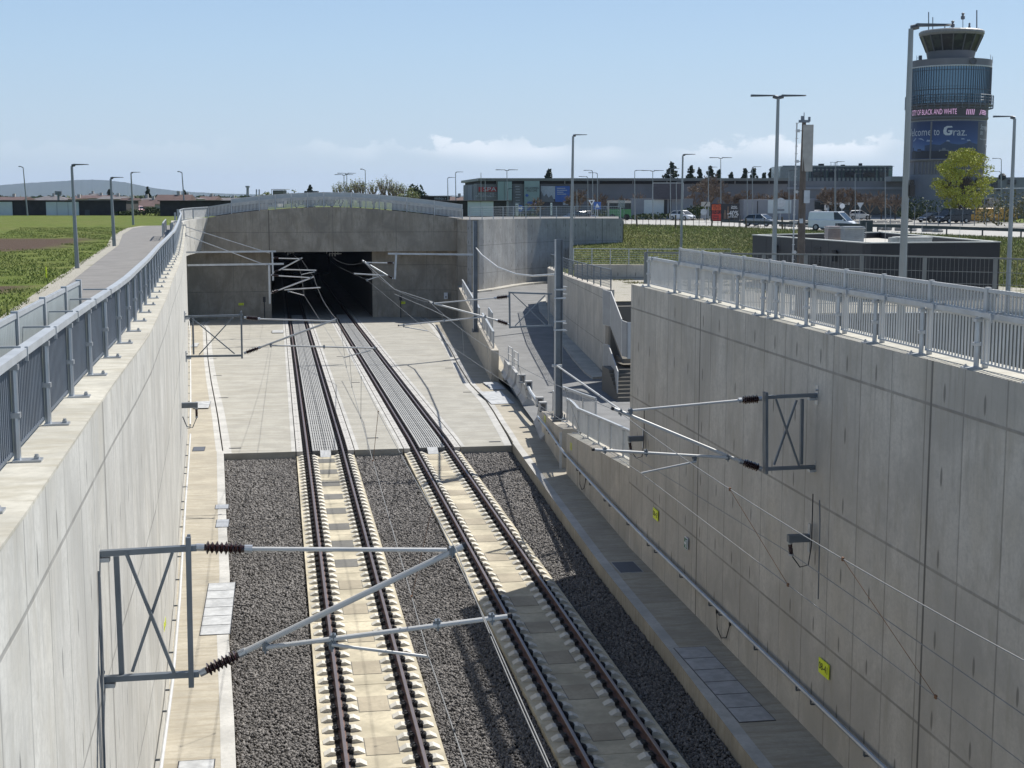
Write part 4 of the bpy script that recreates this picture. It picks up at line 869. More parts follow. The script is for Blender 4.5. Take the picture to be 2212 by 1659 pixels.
# ================================================================ MASTS
def hmast(name,label,x,y,z0,z1,w=.29,ang=0):
    root=thing(name,(x,y,z0),label,'mast')
    b=MB(); b.bb((x-w/2,y-w/2,z0),(x-w/2+.03,y+w/2,z1)); b.bb((x+w/2-.03,y-w/2,z0),(x+w/2,y+w/2,z1)); b.bb((x-w/2,y-.02,z0),(x+w/2,y+.02,z1)); b.build('column','steel_dark',root)
    b=MB(); b.box((x,y,z0+.03),(w*1.9,w*1.9,.06)); 
    for s in(-1,1):
        for t in(-1,1): b.tube([(x+s*w*.75,y+t*w*.75,z0),(x+s*w*.75,y+t*w*.75,z0+.25)],.03,6)
    b.build('base_plate','steel_dark',root)
    b=MB(); b.bb((x-w/2-.012,y-w/2-.0,z0+.1),(x-w/2-.002,y+w/2,z1)); b.build('edge_flange','galv_white',root)
    return root
mb_=Yp(1206,905,57); mast1=hmast('catenary_mast','tall dark steel catenary mast standing on the wall block beside the access road',mb_.x,57,1.46,Yp(1204,517,57).z)
MX=mb_.x
for z in (6.85,6.5,5.55,5.2): MB().bar((MX-.25,56.78,z),(MX+.25,56.78,z),.06,.06).build('clamp_band','steel',mast1)
for z in (6.95,6.65,5.45,5.15): 
    c=MB(); c.tube([(MX+.17,57,z),(MX+.36,57,z)],[.05,.005],6); c.build('bolt_cap','cable_white',mast1)
m2b=Yp(1027,655,98); hmast('catenary_mast','farther dark steel catenary mast beside the tunnel portal corner',m2b.x,98,zf(98)+1.8,Yp(1025,477,98).z,.27)
M2X=m2b.x
# ================================================================ CATENARY BRACKETS
def insulator(p,q,par,r=.085,n=8):
    p,q=Vector(p),Vector(q); d=q-p; l=d.length; zax=d.normalized(); x=zax.orthogonal().normalized(); y=zax.cross(x)
    M=Matrix((x,y,zax)).transposed().to_4x4(); M.translation=p
    b=MB().use('steel'); b.lathe([(.03,0),(.045,.0),(.045,l*.14),(.03,l*.15)],M,10); b.lathe([(.03,l*.85),(.05,l*.86),(.05,l),(.03,l)],M,10); b.use('black_gloss')
    prof=[(.04,l*.13)]
    for k in range(n):
        z=l*(.17+.66*k/n); s=l*.66/n; prof+=[(.042,z),(r if k%2==0 else r*.86,z+s*.35),(r*.9 if k%2==0 else r*.78,z+s*.5),(.042,z+s*.75)]
    prof+=[(.04,l*.87)]; b.lathe(prof,M,14); return b.build('insulator','black_gloss',par)
def cantilever(label,Y,fr,top,ins_t,ins_b,tip_t,tip_b,reg,steady,clamps,tr=.032,fw=.08,root=None,insr=.085,wallplates=True,mats=('steel_dark','steel'),up='steel_light'):
    P=lambda p: Yp(p[0],p[1],Y)
    root=root or thing('catenary_bracket',P(fr[0][0]),label,'catenary bracket','catenary brackets carrying the overhead wires')
    if fr:
        f=MB()
        for i,(a,b) in enumerate(fr):
            k=fw if i<2 else (fw*.9 if i<4 else fw*.55)
            a,b=P(a),P(b); off=Vector((0,[0,0,-.06,.06,-.03,.05][min(i,5)],0)); f.bar(a+off,b+off,k*.8,k,up=(0,1,0))
            if i==2: f.bar(a+off+Vector((0,.13,0)),b+off+Vector((0,.13,0)),k*.5,k*.9,up=(0,1,0))
        f.build('support_frame',mats[0],root)
        if wallplates:
            for a,b in fr[:2]:
                a=P(a); f=MB(); s=1 if P(b).x>a.x else -1; f.box((a.x+s*.0,Y,a.z),(.03,.16,.38)); f.box((a.x+s*.09,Y,a.z-.07),(.16,.14,.05)); f.tube([(a.x,Y-.05,a.z+.1),(a.x+s*.06,Y-.05,a.z+.1)],.02,6); f.build('wall_plate','steel',root)
    for a,b in (ins_t,ins_b): insulator(P(a),P(b),root,insr)
    MB().tube([P(ins_t[1]),P(tip_t)],tr*.9,10).build('top_tube',up,root)
    MB().tube([P(ins_b[1]),P(tip_b)],tr*1.25,10).build('bracket_tube',up,root)
    MB().tube([P(reg[0])+Vector((0,-.03,0)),P(reg[1])+Vector((0,-.03,0))],tr,10).build('registration_tube',up,root)
    MB().tube([P(steady[0])+Vector((0,-.05,0)),P(steady[1])+Vector((0,-.05,0))],tr*.7,8).build('steady_arm',up,root)
    for c in clamps:
        c=P(c); b=MB(); b.box(c,(tr*2.2,tr*3.4,tr*3.2)); b.tube([c+Vector((0,-tr*1.6,-tr*2.6)),c+Vector((0,-tr*1.6,tr*2.6))],tr*.45,6); b.tube([c+Vector((-tr*1.8,0,tr*.4)),c+Vector((tr*1.8,0,tr*.4))],tr*.6,6); b.build('clamp','steel_dark',root)
    a,b=P(steady[0]),P(reg[0] if (P(steady[0])-P(reg[0])).length<(P(steady[0])-P(reg[1])).length else reg[0]); 
    MB().tube([P(reg[1]),P(reg[1])+ (P(reg[1])-P(reg[0])).normalized()*.05],tr*1.1,8).build('end_cap','black',root); MB().tube([P(tip_b),P(tip_b)+(P(tip_b)-P(ins_b[1])).normalized()*.05],tr*1.35,8).build('end_cap','black',root)
    return root
cantilever('large near catenary bracket with crossed frame fixed to the sunlit left wall',17,[((205,1196),(425,1183)),((217,1467),(430,1455)),((407,1158),(414,1480)),((250,1203),(262,1460)),((272,1190),(378,1455)),((372,1195),(285,1453))],None,((424,1182),(545,1186)),((432,1455),(530,1407)),(965,1188),(1000,1180),((575,1397),(1095,1330)),((716,1390),(925,1416)),[(976,1190),(1062,1334),(945,1347),(720,1378),(716,1392),(573,1396)],tr=.03,fw=.085)
cantilever('middle catenary bracket with crossed frame fixed to the left wall above the floor slab',50,[((399,684),(525,681)),((402,770),(522,768)),((521,672),(523,774)),((416,688),(418,766)),((418,690),(507,764)),((503,686),(430,766))],None,((527,686),(562,689)),((527,763),(563,750)),(726,694),(728,689),((585,746),(812,752)),((800,757),(742,772)),[(727,691),(810,752),(700,749),(585,746)],tr=.03,fw=.085,insr=.1)
cantilever('near catenary bracket with crossed frame fixed to the tall shaded right wall',25.7,[((1765,853),(1655,858)),((1765,1008),(1655,1013)),((1653,847),(1653,1022)),((1735,863),(1733,1004)),((1675,862),(1726,1009)),((1723,865),(1674,1005))],None,((1645,861),(1595,865)),((1645,1013),(1598,996)),(1360,887),(1326,883),((1571,988),(1284,971)),((1502,996),(1384,1021)),[(1340,890),(1571,988),(1500,990),(1395,977),(1306,972),(1362,888)],tr=.028,fw=.08)
cantilever('catenary bracket with crossed frame carried by the near dark mast',57,[((1192,635),(1100,632)),((1192,703),(1100,707)),((1100,630),(1101,709)),((1186,636),(1187,703)),((1107,634),(1180,703)),((1178,638),(1113,704))],None,((1100,640),(1068,644)),((1100,701),(1070,691)),(940,655),(928,653),((1050,684),(862,703)),((874,706),(925,715)),[(936,655),(1048,684),(960,693),(872,703)],tr=.03,fw=.08,wallplates=False,insr=.1)
r=thing('catenary_bracket',Yp(1022,550,98),'catenary bracket with a long thin arm on the far dark mast','catenary bracket','catenary brackets carrying the overhead wires')
b=MB(); b.bar(Yp(1022,550,98),Yp(838,548,98),.10,.12); b.build('arm','steel',r); b=MB(); b.bar(Yp(856,546,98),Yp(853,603,98),.13,.13,up=(0,1,0)); b.build('drop_post','steel',r)
cantilever('',97.9,[],None,((851,568),(834,568)),((849,602),(835,594)),(790,567),(783,563),((830,595),(765,591)),((818,597),(793,605)),[(787,566),(793,605)],tr=.045,root=r,insr=.11,up='galv_white')
for Y,arm,post,it,ib,tt,tb,rg,sd,st_,l in ((112,((405,573),(613,570)),((581,573),(583,656)),((585,594),(605,596)),((584,634),(604,626)),(671,600),(678,598),((614,626),(692,621)),((623,629),(657,638)),((398,507),(575,573)),'nearer long armed catenary bracket on the left wall before the tunnel mouth'),(120,((402,545),(596,543)),((588,544),(590,606)),((590,557),(604,558)),((591,588),(604,583)),(648,559),(653,557),((610,582),(683,584)),((679,587),(651,593)),((398,489),(583,547)),'farther long armed catenary bracket on the left wall before the tunnel mouth')):
    r=thing('catenary_bracket',Yp(*arm[0],Y),l,'catenary bracket','catenary brackets carrying the overhead wires')
    MB().bar(Yp(*arm[0],Y),Yp(*arm[1],Y),.11,.14).build('arm','steel',r); MB().bar(Yp(*post[0],Y-.1),Yp(*post[1],Y-.1),.14,.14,up=(0,1,0)).build('drop_post','steel',r)
    b=MB(); b.tube([Yp(*st_[0],Y),Yp(*st_[1],Y)],.035,6); b.box(Yp(*st_[0],Y),(.3,.2,.3)); b.build('stay','steel',r)
    cantilever('',Y-.2,[],None,it,ib,tt,tb,rg,sd,[tt,sd[0]],tr=.045,root=r,insr=.12)
# small suspended supports just inside the tunnel
for k,(x,y,Y) in enumerate(((622,540,150),(628,546,146),(712,543,152),(718,548,148),(724,553,145),(730,558,143))):
    p=Yp(x,min(y,548),Y); b=MB(); b.tube([(p.x,Y,5.35),(p.x,Y,p.z-.1)],.03,6); b.tube([(p.x-.35,Y,p.z),(p.x+.35,Y,p.z)],.045,6); b.tube([(p.x-.3,Y,p.z),(p.x-.3,Y,p.z-.25)],.05,6)
    tag(b.build('hanger','steel_light'),f"small pale wire hanger under the tunnel roof, {'left' if k<2 else 'right'} row, number {(k if k<2 else k-2)+1} from inside",'wire hanger','wire hangers in the tunnel mouth')
# ================================================================ WIRES
def wire(label,pts,r,mat='wire',sag=0.,name='overhead_wire',cat='overhead wire',droppers=None):
    P=[Vector(p) for p in pts]; out=[]
    for i,(a,b) in enumerate(zip(P,P[1:])):
        n=10
        for j in range(n if i<len(P)-2 else n+1):
            t=j/n; q=a.lerp(b,t); q.z-=sag*4*t*(1-t)*min(1,(b-a).length/40); out.append(q)
    b=MB(); b.tube(out,r,6); return tag(b.build(name,mat),label,cat),out
Pm=[Yp(1184,1659,11.2),Yp(985,1187,16.8),Yp(728,691,50),Yp(678,598,112),Yp(650,558,120),Yp(628,528+12,150)]
Pc=[Yp(1007,1659,13.2),Yp(925,1416,16.9),Yp(742,772,49.9),Yp(657,638,111.8),Yp(651,593,119.8),Vector((2.2,175,3.2))]
_,ml=wire('thin upper overhead wire of the left track',Pm,.007,sag=.35); _,cl=wire('thin lower overhead wire of the left track',Pc,.0075)
Qm=[Yp(2212,1427,12.6),Yp(1338,890,25.6),Yp(930,654,57),Yp(787,566,98),Vector((5.2,140,4.9)),Vector((5.6,165,4.4))]
Qc=[Yp(2212,1650,14.8),Yp(1384,1022,25.6),Yp(925,715,57),Yp(793,605,98),Vector((5.9,140,3.8)),Vector((6.0,175,3.2))]
_,mr_=wire('thin upper overhead wire of the right track',Qm,.0065,sag=.45); _,cr_=wire('thin lower overhead wire of the right track',Qc,.006)
wire('second thin wire running beside the upper left track wire towards the viewer',[Yp(1190,1659,11.1),Yp(1061,1366,14),Yp(978,1192,17.2),Yp(905,1035,22)],.007)
wire('thin stitch wire under the upper right track wire near the mast bracket',[Yp(787,566,98),Yp(852,600+25,86),Yp(935,652,58)],.018)
wire('thin sagging wire between the far mast bracket and the near mast bracket',[Yp(852,600+35,88),Yp(930,668,70),Yp(975,690,60)],.015)
def interp(path,y):
    for a,b in zip(path,path[1:]):
        if a.y<=y<=b.y: return a.lerp(b,(y-a.y)/(b.y-a.y+1e-9))
    return None
for (mm,cc,yl_,nm,mt) in ((ml,cl,(14.2,19.5,24.5,30,36,42,47),'left',('black','rust_wire','black','rust_wire','wire','wire','wire')),(mr_,cr_,(16.5,20.2,30.5,36.5,42,47.5,53),'right',('rust_wire','rust_wire','wire','wire','wire','wire','wire'))):
    for i,y in enumerate(yl_):
        a,b=interp(mm,y),interp(cc,y)
        if a and b: q=MB(); q.tube([a,b],.0045 if y<30 else .006,5); q.box(b,(.025,.05,.05)); q.box(a,(.025,.04,.05)); tag(q.build('dropper',mt[i]),f'thin vertical dropper wire of the {nm} track, number {i+1} from the viewer','dropper',f'droppers of the {nm} track wires')
# feeder cable mast to mast to wall
f1=[Yp(1028,535,98),Yp(1040,550,95),Yp(1075,577,84),Yp(1115,592,74),Yp(1150,596,66),Yp(1198,593,57.2)]
b=MB(); b.tube(f1,.045,8); tag(b.build('feeder_cable','cable_white'),'thick white cable hanging in a curve from the far mast to the near mast','cable')
b=MB(); b.tube([Yp(1203,790,56.7),Yp(1350,893,40.5)],.035,8); b.box(Yp(1203,790,56.7),(.4,.12,.1)); tag(b.build('feeder_cable','cable_white'),'straight white cable from the near mast down to the end of the tall right wall','cable')
wb=Xp(1362,912,10.1); wire('thin feeder wire running along the tall right wall from its far end towards the viewer',[Vector((9.75,39.5,3.35)),Vector((9.7,25.4,3.75)),Xp(2212,1545,9.6)],.008,cat='cable',name='feeder_cable')
for (x,y,z,l) in ((10.05,25.6,4.05,'dark wall arm holding the feeder wire on the tall right wall'),(10.2,38.9,3.75,'dark wall arm holding the feeder wire at the far end of the tall right wall')):
    r=thing('wall_bracket',(x,y,z),l,'wall arm'); b=MB(); b.bb((x-.42,y-.07,z-.07),(x,y+.07,z+.07)); b.build('arm','steel_dark',r); b=MB(); b.bb((x-.0,y-.05,z-.28),(x+.03,y+.05,z+.28)); b.build('wall_plate','steel',r)
    insulator((x-.38,y,z-.07),(x-.34,y,z-.34),r,.045,4); b=MB(); b.tube([(x-.32,y,z-.36),(x-.2,y-.1,z-.55),(x-.05,y-.15,z-.5),(x,y-.16,z-.1),(x,y-.16,z+.9)],.012,6); b.build('jumper','black',r)
x,y,z=LW(50.5)+.02,50.5,3.35
r=thing('wall_bracket',(x,y,z),'dark wall arm with a hanging loop on the sunlit left wall','wall arm'); b=MB(); b.bb((x,y-.1,z-.09),(x+.55,y+.1,z+.09)); b.build('arm','steel_dark',r); insulator((x+.5,y,z-.09),(x+.5,y,z-.45),r,.05,4); b=MB(); b.tube([(x+.5,y,z-.45),(x+.35,y,z-.8),(x+.15,y,z-.75),(x+.02,y,z-.4)],.02,6); b.build('jumper','steel_dark',r)
for nm,yy,x in (('nearer',19.2,2.4),):
    pass
# cable conduit down the wall under brackets
for pts,l in (([(LW(16.6)+.02,16.6,6.3),(LW(16.6)+.03,16.4,4.5),(LW(16.2)+.03,16.2,3.0),(LW(16.2)+.03,16.1,.6)],'black earthing cable hanging down the left wall below the near bracket'),([(10.05,25.1,4.9),(10.03,25.0,4.5),(10.04,25.0,3.0)],'thin grey conduit on the right wall below the near bracket')):
    b=MB(); b.tube(pts,.014,6); tag(b.build('earthing_cable','steel_dark'),l,'cable')
for y,l in ((48.5,'small dark wire loop hanging on the low shaded wall, nearer one'),(31.2,'dark wire loop hanging below the pipe on the tall right wall')):
    x=rwall(y)-.03; b=MB(); b.tube([(x,y+.5,.75),(x-.03,y+.35,.4),(x-.04,y,.28),(x-.03,y-.35,.4),(x,y-.5,.75)],.014,6); b.box((x,y+.5,.8),(.04,.05,.14)); b.box((x,y-.5,.8),(.04,.05,.14)); tag(b.build('wire_loop','black'),l,'wire loop')
b=MB(); b.bar((10.7,53.25,.1),(10.7,53.25,1.55),.09,.05,up=(0,1,0)); tag(b.build('end_post','galv_white'),'white flat post in front of the wall block end below the near mast','post')
# ================================================================ GROUND
def V2(v): return (v.x,v.y)
m=MB()
yl=[-60,0]+list(range(10,150,10))+[150]
for xs in ((-6000,-900),(-900,-200),(-200,-60),(-60,-25),(-25,None)):
    for a,b in zip(yl,yl[1:]):
        ra=xs[1] if xs[1] is not None else LW(a)-.95; rb=xs[1] if xs[1] is not None else LW(b)-.95
        m.add([(xs[0],a,7.5),(ra,a,7.5),(rb,b,7.5),(xs[0],b,7.5)],[(0,1,2,3)])
for a,b in ((150,186),(186,400),(400,1500),(1500,12000)):
    xs=[-6000,-900,-200,-60,-12,0,22]+([45,1200,6000] if a>=186 else [])
    for x0,x1 in zip(xs,xs[1:]):
        z=lambda x: 7.5 if x<22 else 6.8
        m.add([(x0,a,z(x0)),(x1,a,z(x1)),(x1,b,z(x1)),(x0,b,z(x0))],[(0,1,2,3)])
struct(m.build('ground','grass_field'))
m=MB(); q=Dp(1336,470,190); bk=[(a[0]-.3,a[1]+.45) for a in CW[1:]]
m.add([(x,y,8.0) for x,y in bk]+[(q.x,q.y,8.0),(21.9,q.y,8.0),(18.3,141,8.0)],[tuple(range(len(bk)+3))]); m.add([(37.0,150.3,8),(q.x,q.y,8),(q.x,q.y,4),(37.0,150.3,4)],[(0,1,2,3)]); struct(m.build('pavement','asphalt_path'))
# asphalt path beside the left wall
ed=[Zp(-240,760,7.5),Zp(0,672+20,7.5),Zp(110,640,7.5),Zp(175,592,7.5),Zp(255,530,7.5),Zp(262,505,7.5),Zp(280,494,7.5),Zp(310,489,7.5),Zp(360,486.5,7.5)]
ed=[Vector((-5.2,-20,7.5)),Vector((-5.4,24,7.5)),Zp(10,728,7.5),Zp(80,662,7.5),Zp(170,592,7.5),Zp(212,560,7.5),Zp(253,530,7.5),Zp(262,507,7.5),Zp(285,493,7.5),Zp(320,488,7.5),Zp(380,486.5,7.5)]
m=MB(); inner=[(LW(p.y)-.95 if p.y<139 else -10.2,p.y) for p in ed]
for (a,b),(c,d) in zip(zip(ed,ed[1:]),zip(inner,inner[1:])): m.add([(a.x,a.y,7.51),(c[0],c[1],7.51),(d[0],d[1],7.51),(b.x,b.y,7.51)],[(0,1,2,3)])
struct(m.build('path','asphalt_path'))
m=MB()
for a,b in zip(ed,ed[1:]): m.add([(a.x-.55-random.random()*.2,a.y,7.505),(a.x+.1,a.y,7.518),(b.x+.1,b.y,7.518),(b.x-.55-random.random()*.2,b.y,7.505)],[(0,1,2,3)])
struct(m.build('path_verge','gravel'))
# plateau, slope and crest on the right
PXS=[1235,1345,1450,1560,1640,1760,1900,2050,2212,2500,2900]
crest=[Zp(x,y,6.9) for x,y in zip(PXS,(483,485,487.5,490,494,498,503,508.5,515,527,545))]
foot=[Dp(x,600,d)-Vector((0,0,0)) for x,d in zip(PXS,(121,119,118,116,114,110,106,100,94,84,74))]
for p in foot: p.z=4.6
m=MB().use('grass_slope'); NS=6
def slope(t): return t*t*(3-2*t)
for i in range(len(PXS)-1):
    for k in range(NS):
        t0,t1=k/NS,(k+1)/NS; q=[]
        for P0,P1,t in ((foot[i],crest[i],t0),(foot[i+1],crest[i+1],t0),(foot[i+1],crest[i+1],t1),(foot[i],crest[i],t1)):
            v=P0.lerp(P1,t); v.z=4.6+(6.9-4.6)*slope(t); q.append(v)
        m.add(q,[(0,1,2,3)])
far=[]
rn=[p+VF*1.2 for p in crest]; rf=[Zp(x,y,6.96) for x,y in zip(PXS,(474,474.5,475.5,477.5,479.5,481.5,485,489,494,503,516))]
for i in range(len(PXS)-1): m.add([crest[i],crest[i+1],rn[i+1],rn[i]],[(0,1,2,3)])
struct(m.build('embankment','grass_slope'))
m=MB()
for i in range(len(PXS)-1): m.add([rn[i],rn[i+1],rf[i+1],rf[i]],[(0,1,2,3)])
struct(m.build('road','road_far'))
m=MB().use('forecourt')
fe=[p+VF*700 for p in rf]
for i in range(len(PXS)-1):
    a,b=rf[i]-VF*.1,rf[i+1]-VF*.1; a.z=b.z=6.94; c,d=Vector((*V2(fe[i+1]),6.9)),Vector((*V2(fe[i]),6.9)); m.add([a,b,c,d],[(0,1,2,3)])
struct(m.build('forecourt','forecourt'))
m=MB().use('gravel')
A=(11.0,-20);pts=[(11.0,-20),(120,-20),V2(foot[-1]),V2(foot[-2]),V2(foot[-3]),V2(foot[-4]),V2(foot[-5]),V2(foot[-6]),V2(foot[-7]),V2(foot[-8]),V2(foot[-9]),(LWf[1].x+14,LWf[1].y-2.5),(LWf[1].x,LWf[1].y),(LWf[0].x,LWf[0].y),(21.8,104),(20.6,98),(19.9,90),(19.4,84),(19.3,80),(26,80),(26,70),(40,70),(40,41),(11,41)]
m.add([(x,y,4.6) for x,y in pts],[tuple(range(len(pts)))]); o=m.build('yard','gravel'); struct(o)
m=MB().use('grass_slope')   # low strip behind the low wall
m.prism([(21,103.5),(44,100.5),V2(foot[3]),V2(foot[1]),V2(foot[0]),(24,125)],1.0,4.45); struct(m.build('embankment','grass_slope'))
m=MB(); m.bb((19.3,79.99,-.3),(26,80.3,4.55)); m.bb((26,70,-.3),(26.3,80.3,4.58)); m.bb((26,69.7,-.3),(40,70,4.57)); tag(m.build('retaining_wall','wall_right'),'plain concrete wall around the stair pit behind the tall right wall','wall')
# far ground and hills
m=MB(); hx=[-140,-60,0,60,120,165,200,235,270,300,330,370,420,480,560,700,900,1100]; hy=[402,398,400,395,392,389,388,390,394,400,406,411,415,418,420,421.5,422,422.5]
DH=9000
for (x0,y0),(x1,y1) in zip(zip(hx,hy),list(zip(hx,hy))[1:]):
    n=8
    for k in range(n):
        a=(x0+(x1-x0)*k/n,y0+(y1-y0)*k/n+random.uniform(-.4,.4)); b=(x0+(x1-x0)*(k+1)/n,y0+(y1-y0)*(k+1)/n+random.uniform(-.4,.4))
        A0,B0_=Dp(a[0],a[1],DH),Dp(b[0],b[1],DH); A1,B1=Dp(a[0],427,DH-900),Dp(b[0],427,DH-900); A1.z=B1.z=6
        A2=A0+VF*1500;B2=B0_+VF*1500;A2.z=B2.z=6; m.add([A1,B1,B0_,A0],[(0,1,2,3)]); m.add([A0,B0_,B2,A2],[(0,1,2,3)])
struct(m.build('hills','hill_wood',smooth=True))
# ================================================================ PLANTS
def blades(name,pts,h,w,mat,label,norm=.5):
    pts=np.array(pts); n=len(pts); a=rng.uniform(0,math.pi*2,n); hh=h*rng.uniform(.4,1.3,n); ww=w*rng.uniform(.6,1.4,n)
    dx=np.cos(a)*ww; dy=np.sin(a)*ww; lx=rng.normal(0,norm,n)*hh; ly=rng.normal(0,norm,n)*hh
    V=np.empty((n,3,3)); V[:,0]=pts+np.stack([dx,dy,0*dx],1); V[:,1]=pts-np.stack([dx,dy,0*dx],1); V[:,2]=pts+np.stack([lx,ly,hh],1)
    me=bpy.data.meshes.new(name); me.vertices.add(3*n); me.vertices.foreach_set('co',V.ravel()); me.loops.add(3*n); me.loops.foreach_set('vertex_index',np.arange(3*n)); me.polygons.add(n); me.polygons.foreach_set('loop_start',3*np.arange(n)); me.materials.append(MATS[mat]); me.update(calc_edges=True)
    o=bpy.data.objects.new(name,me); COL.objects.link(o); tag(o,label,'grass',kind='stuff'); return o
def clumpy(P,sc,th):
    return P
L=[]
for _ in range(60000):
    y=random.uniform(38,150); x=random.uniform(-9-y*.11,-6)
    ex=lerp([(p.y,p.x) for p in ed],y)
    if x<ex-.4 and not (46<y<53 and x<-8.6+math.sin(y)) and not(88<y<112 and x<-12.5+1.5*math.sin(y*.5)) and math.sin(x*1.7+y*.5)+math.sin(y*.9-x)>-1.1: L.append((x,y,7.49))
blades('grass',L,.09,.022,'grass_blade','short green grass on the field left of the path')
L=[]
for _ in range(120000):
    i=random.randrange(len(PXS)-2); s=random.random(); t=random.random()*1.02
    a=foot[i].lerp(foot[i+1],s); b=crest[i].lerp(crest[i+1],s); v=a.lerp(b,t); v.z=4.6+2.3*slope(min(1,t))-.02
    if 1 or math.sin(v.x*1.3+v.y*.4)+math.sin(v.y*1.1-v.x*.6)>-1.2: L.append(tuple(v))
blades('grass',L[:len(L)//2],.20,.034,'grass_dry','dry tufted grass on the embankment slope',.6); blades('grass',L[len(L)//2:],.17,.034,'grass_blade','green grass tufts on the embankment slope',.6)
L=[]
for _ in range(9000): x=random.uniform(24,33); y=random.uniform(85,101); L.append((x,y,4.6)) if math.sin(x*2.1)+math.sin(y*1.7)>.6 else None
blades('grass',L,.10,.03,'grass_dry','sparse weeds growing through the gravel patch',.5)
def leafcloud(c,rad,n,size,mat_i,seed,V,flat=.0,shape=None):
    g=np.random.default_rng(seed); 
    P=g.normal(size=(n,3)); P/=np.linalg.norm(P,axis=1,keepdims=True); P*=g.uniform(.35,1,(n,1))**.6; P=P*np.array(rad)+np.array(c)
    A=g.normal(size=(n,3)); A/=np.linalg.norm(A,axis=1,keepdims=True); B=np.cross(A,g.normal(size=(n,3))); B/=np.linalg.norm(B,axis=1,keepdims=True)
    s=size*g.uniform(.5,1.3,(n,1)); V.append(np.stack([P-A*s,P+B*s*.7,P+A*s,P-B*s*.7],1))
def leafmesh(name,V,mat,par,org):
    V=np.concatenate(V)-np.array(org); n=len(V); me=bpy.data.meshes.new(name); me.vertices.add(4*n); me.vertices.foreach_set('co',V.reshape(-1)); me.loops.add(4*n); me.loops.foreach_set('vertex_index',np.arange(4*n)); me.polygons.add(n); me.polygons.foreach_set('loop_start',4*np.arange(n)); me.materials.append(MATS[mat]); me.update(calc_edges=True)
    o=bpy.data.objects.new(name,me); COL.objects.link(o); o.parent=par; ORG[o]=tuple(org); return o
def branches(mb,p,d,l,r,depth,spread,ends,rnd,up=.15,ratio=.72,kidsn=(3,4)):
    r=max(r,.042)
    q=p+d*l; mid=p+d*l*.5+Vector([rnd.uniform(-1,1)*l*.05 for _ in range(3)]); mb.tube([p,mid,q],[r,r*.8,r*.6],4 if depth<3 else 6,caps=False)
    if depth==0: ends.append(q); return
    for k in range(rnd.randint(*kidsn)):
        a=rnd.uniform(0,2*math.pi); x=d.orthogonal().normalized(); y=d.cross(x); s=rnd.uniform(.55,1)*spread
        nd=(d+(x*math.cos(a)+y*math.sin(a))*s+UP*up).normalized(); st=p.lerp(q,rnd.uniform(.55,1)) if k else q
        branches(mb,st,nd,l*ratio*rnd.uniform(.8,1.15),r*.55,depth-1,spread,ends,rnd,up,ratio,kidsn)
    ends.append(q)
def baretree(name,base,h,label,group,seed,mat='twig',leaf=None,lsize=.12,ln=14,spread=.8,depth=4,trunk=.28,w=1.,up=.15):
    root=thing(name,base,label,'tree',group); rnd=random.Random(seed); b=MB(); ends=[]; base=Vector(base); th=h*trunk
    b.tube([base,base+UP*th],[h*.022,h*.016],7,caps=False); b.build('trunk','bark',root)
    c=MB(); q=base+UP*th
    for k in range(5):
        a=k*2*math.pi/5+rnd.random(); d=(Vector((math.cos(a)*w,math.sin(a)*w,0))*spread*.8+UP*rnd.uniform(.7,1.2)).normalized(); branches(c,q-UP*rnd.uniform(0,.2)*th,d,h*.24,h*.014,depth-1,spread,ends,rnd,up)
    branches(c,q,UP.copy(),h*.25,h*.012,depth-1,spread*.8,ends,rnd,up)
    c.build('branches',mat,root)
    if leaf:
        V=[]
        for i,e in enumerate(ends): leafcloud(e,(h*.05,)*3,ln,lsize,0,seed*97+i,V)
        leafmesh('crown',V,leaf,root,base)
    return root
def conifer(base,h,w,label,group,seed):
    root=thing('conifer_tree',base,label,'tree',group); base=Vector(base); rnd=random.Random(seed); MB().tube([base,base+UP*h*.95],[h*.02,h*.004],6).build('trunk','bark',root); V=[]; n=int(11+h*.7)
    for k in range(n):
        t=k/n; z=h*(.08+.92*t); rr=w*(1-t)**.75*.5+.15; m_=int(5+8*(1-t))
        for j in range(m_):
            a=rnd.uniform(0,6.28); r2=rr*rnd.uniform(.45,1.08); leafcloud((base.x+math.cos(a)*r2*.7,base.y+math.sin(a)*r2*.7,base.z+z+rnd.uniform(-.3,.3)-r2*.15),(r2*.38+.1,r2*.38+.1,h/n*.65),16,.20+h*.008,0,seed*1000+k*20+j,V)
    return leafmesh('crown',V,'leaf_dark',root,base)
def bush(name,base,rad,label,mat='leaf_hedge',n=500,seed=1,size=.14,cat='bush',group=None):
    root=thing(name,base,label,cat,group); V=[]; g=random.Random(seed)
    for k in range(7): leafcloud((base[0]+g.uniform(-.55,.55)*rad[0],base[1]+g.uniform(-.55,.55)*rad[1],base[2]+rad[2]*g.uniform(.3,.8)),(rad[0]*.5,rad[1]*.5,rad[2]*.45),n//7,size,0,seed*31+k,V)
    leafmesh('foliage',V,mat,root,base); b=MB(); b.tube([base,Vector(base)+UP*rad[2]*.7],.05,5); b.build('stem','bark',root); return root
def gz(px,d,z=7.0): 
    p=Dp(px,430,d); p.z=z; return p
def htop(py,d,z): return CAM_H+(Dp(1106,py,d).z-CAM_H)-z
# big yellow-green tree by the tower
tb=gz(2079,200); H=htop(318,200,7)
tr=baretree('broadleaf_tree',tb,H*.93,'tall yellow-green tree in fresh leaf standing before the tower',None,5,mat='bark',spread=.6,depth=4,trunk=.14,up=.45)
V=[]
g=random.Random(3)
for k in range(88):
    a=g.uniform(0,6.28); z=g.uniform(.20,.97); t_=(z-.17)/.83; r=3.75*math.sqrt(max(0,1-(2*t_-.92)**2*.95))*g.uniform(.3,1.0)**.6; leafcloud((tb.x+math.cos(a)*r,tb.y+math.sin(a)*r,tb.z+H*z*.97),(.95,.95,.65),150,.125,0,800+k,V)
leafmesh('crown',V,'leaf_yellow',tr,tb)
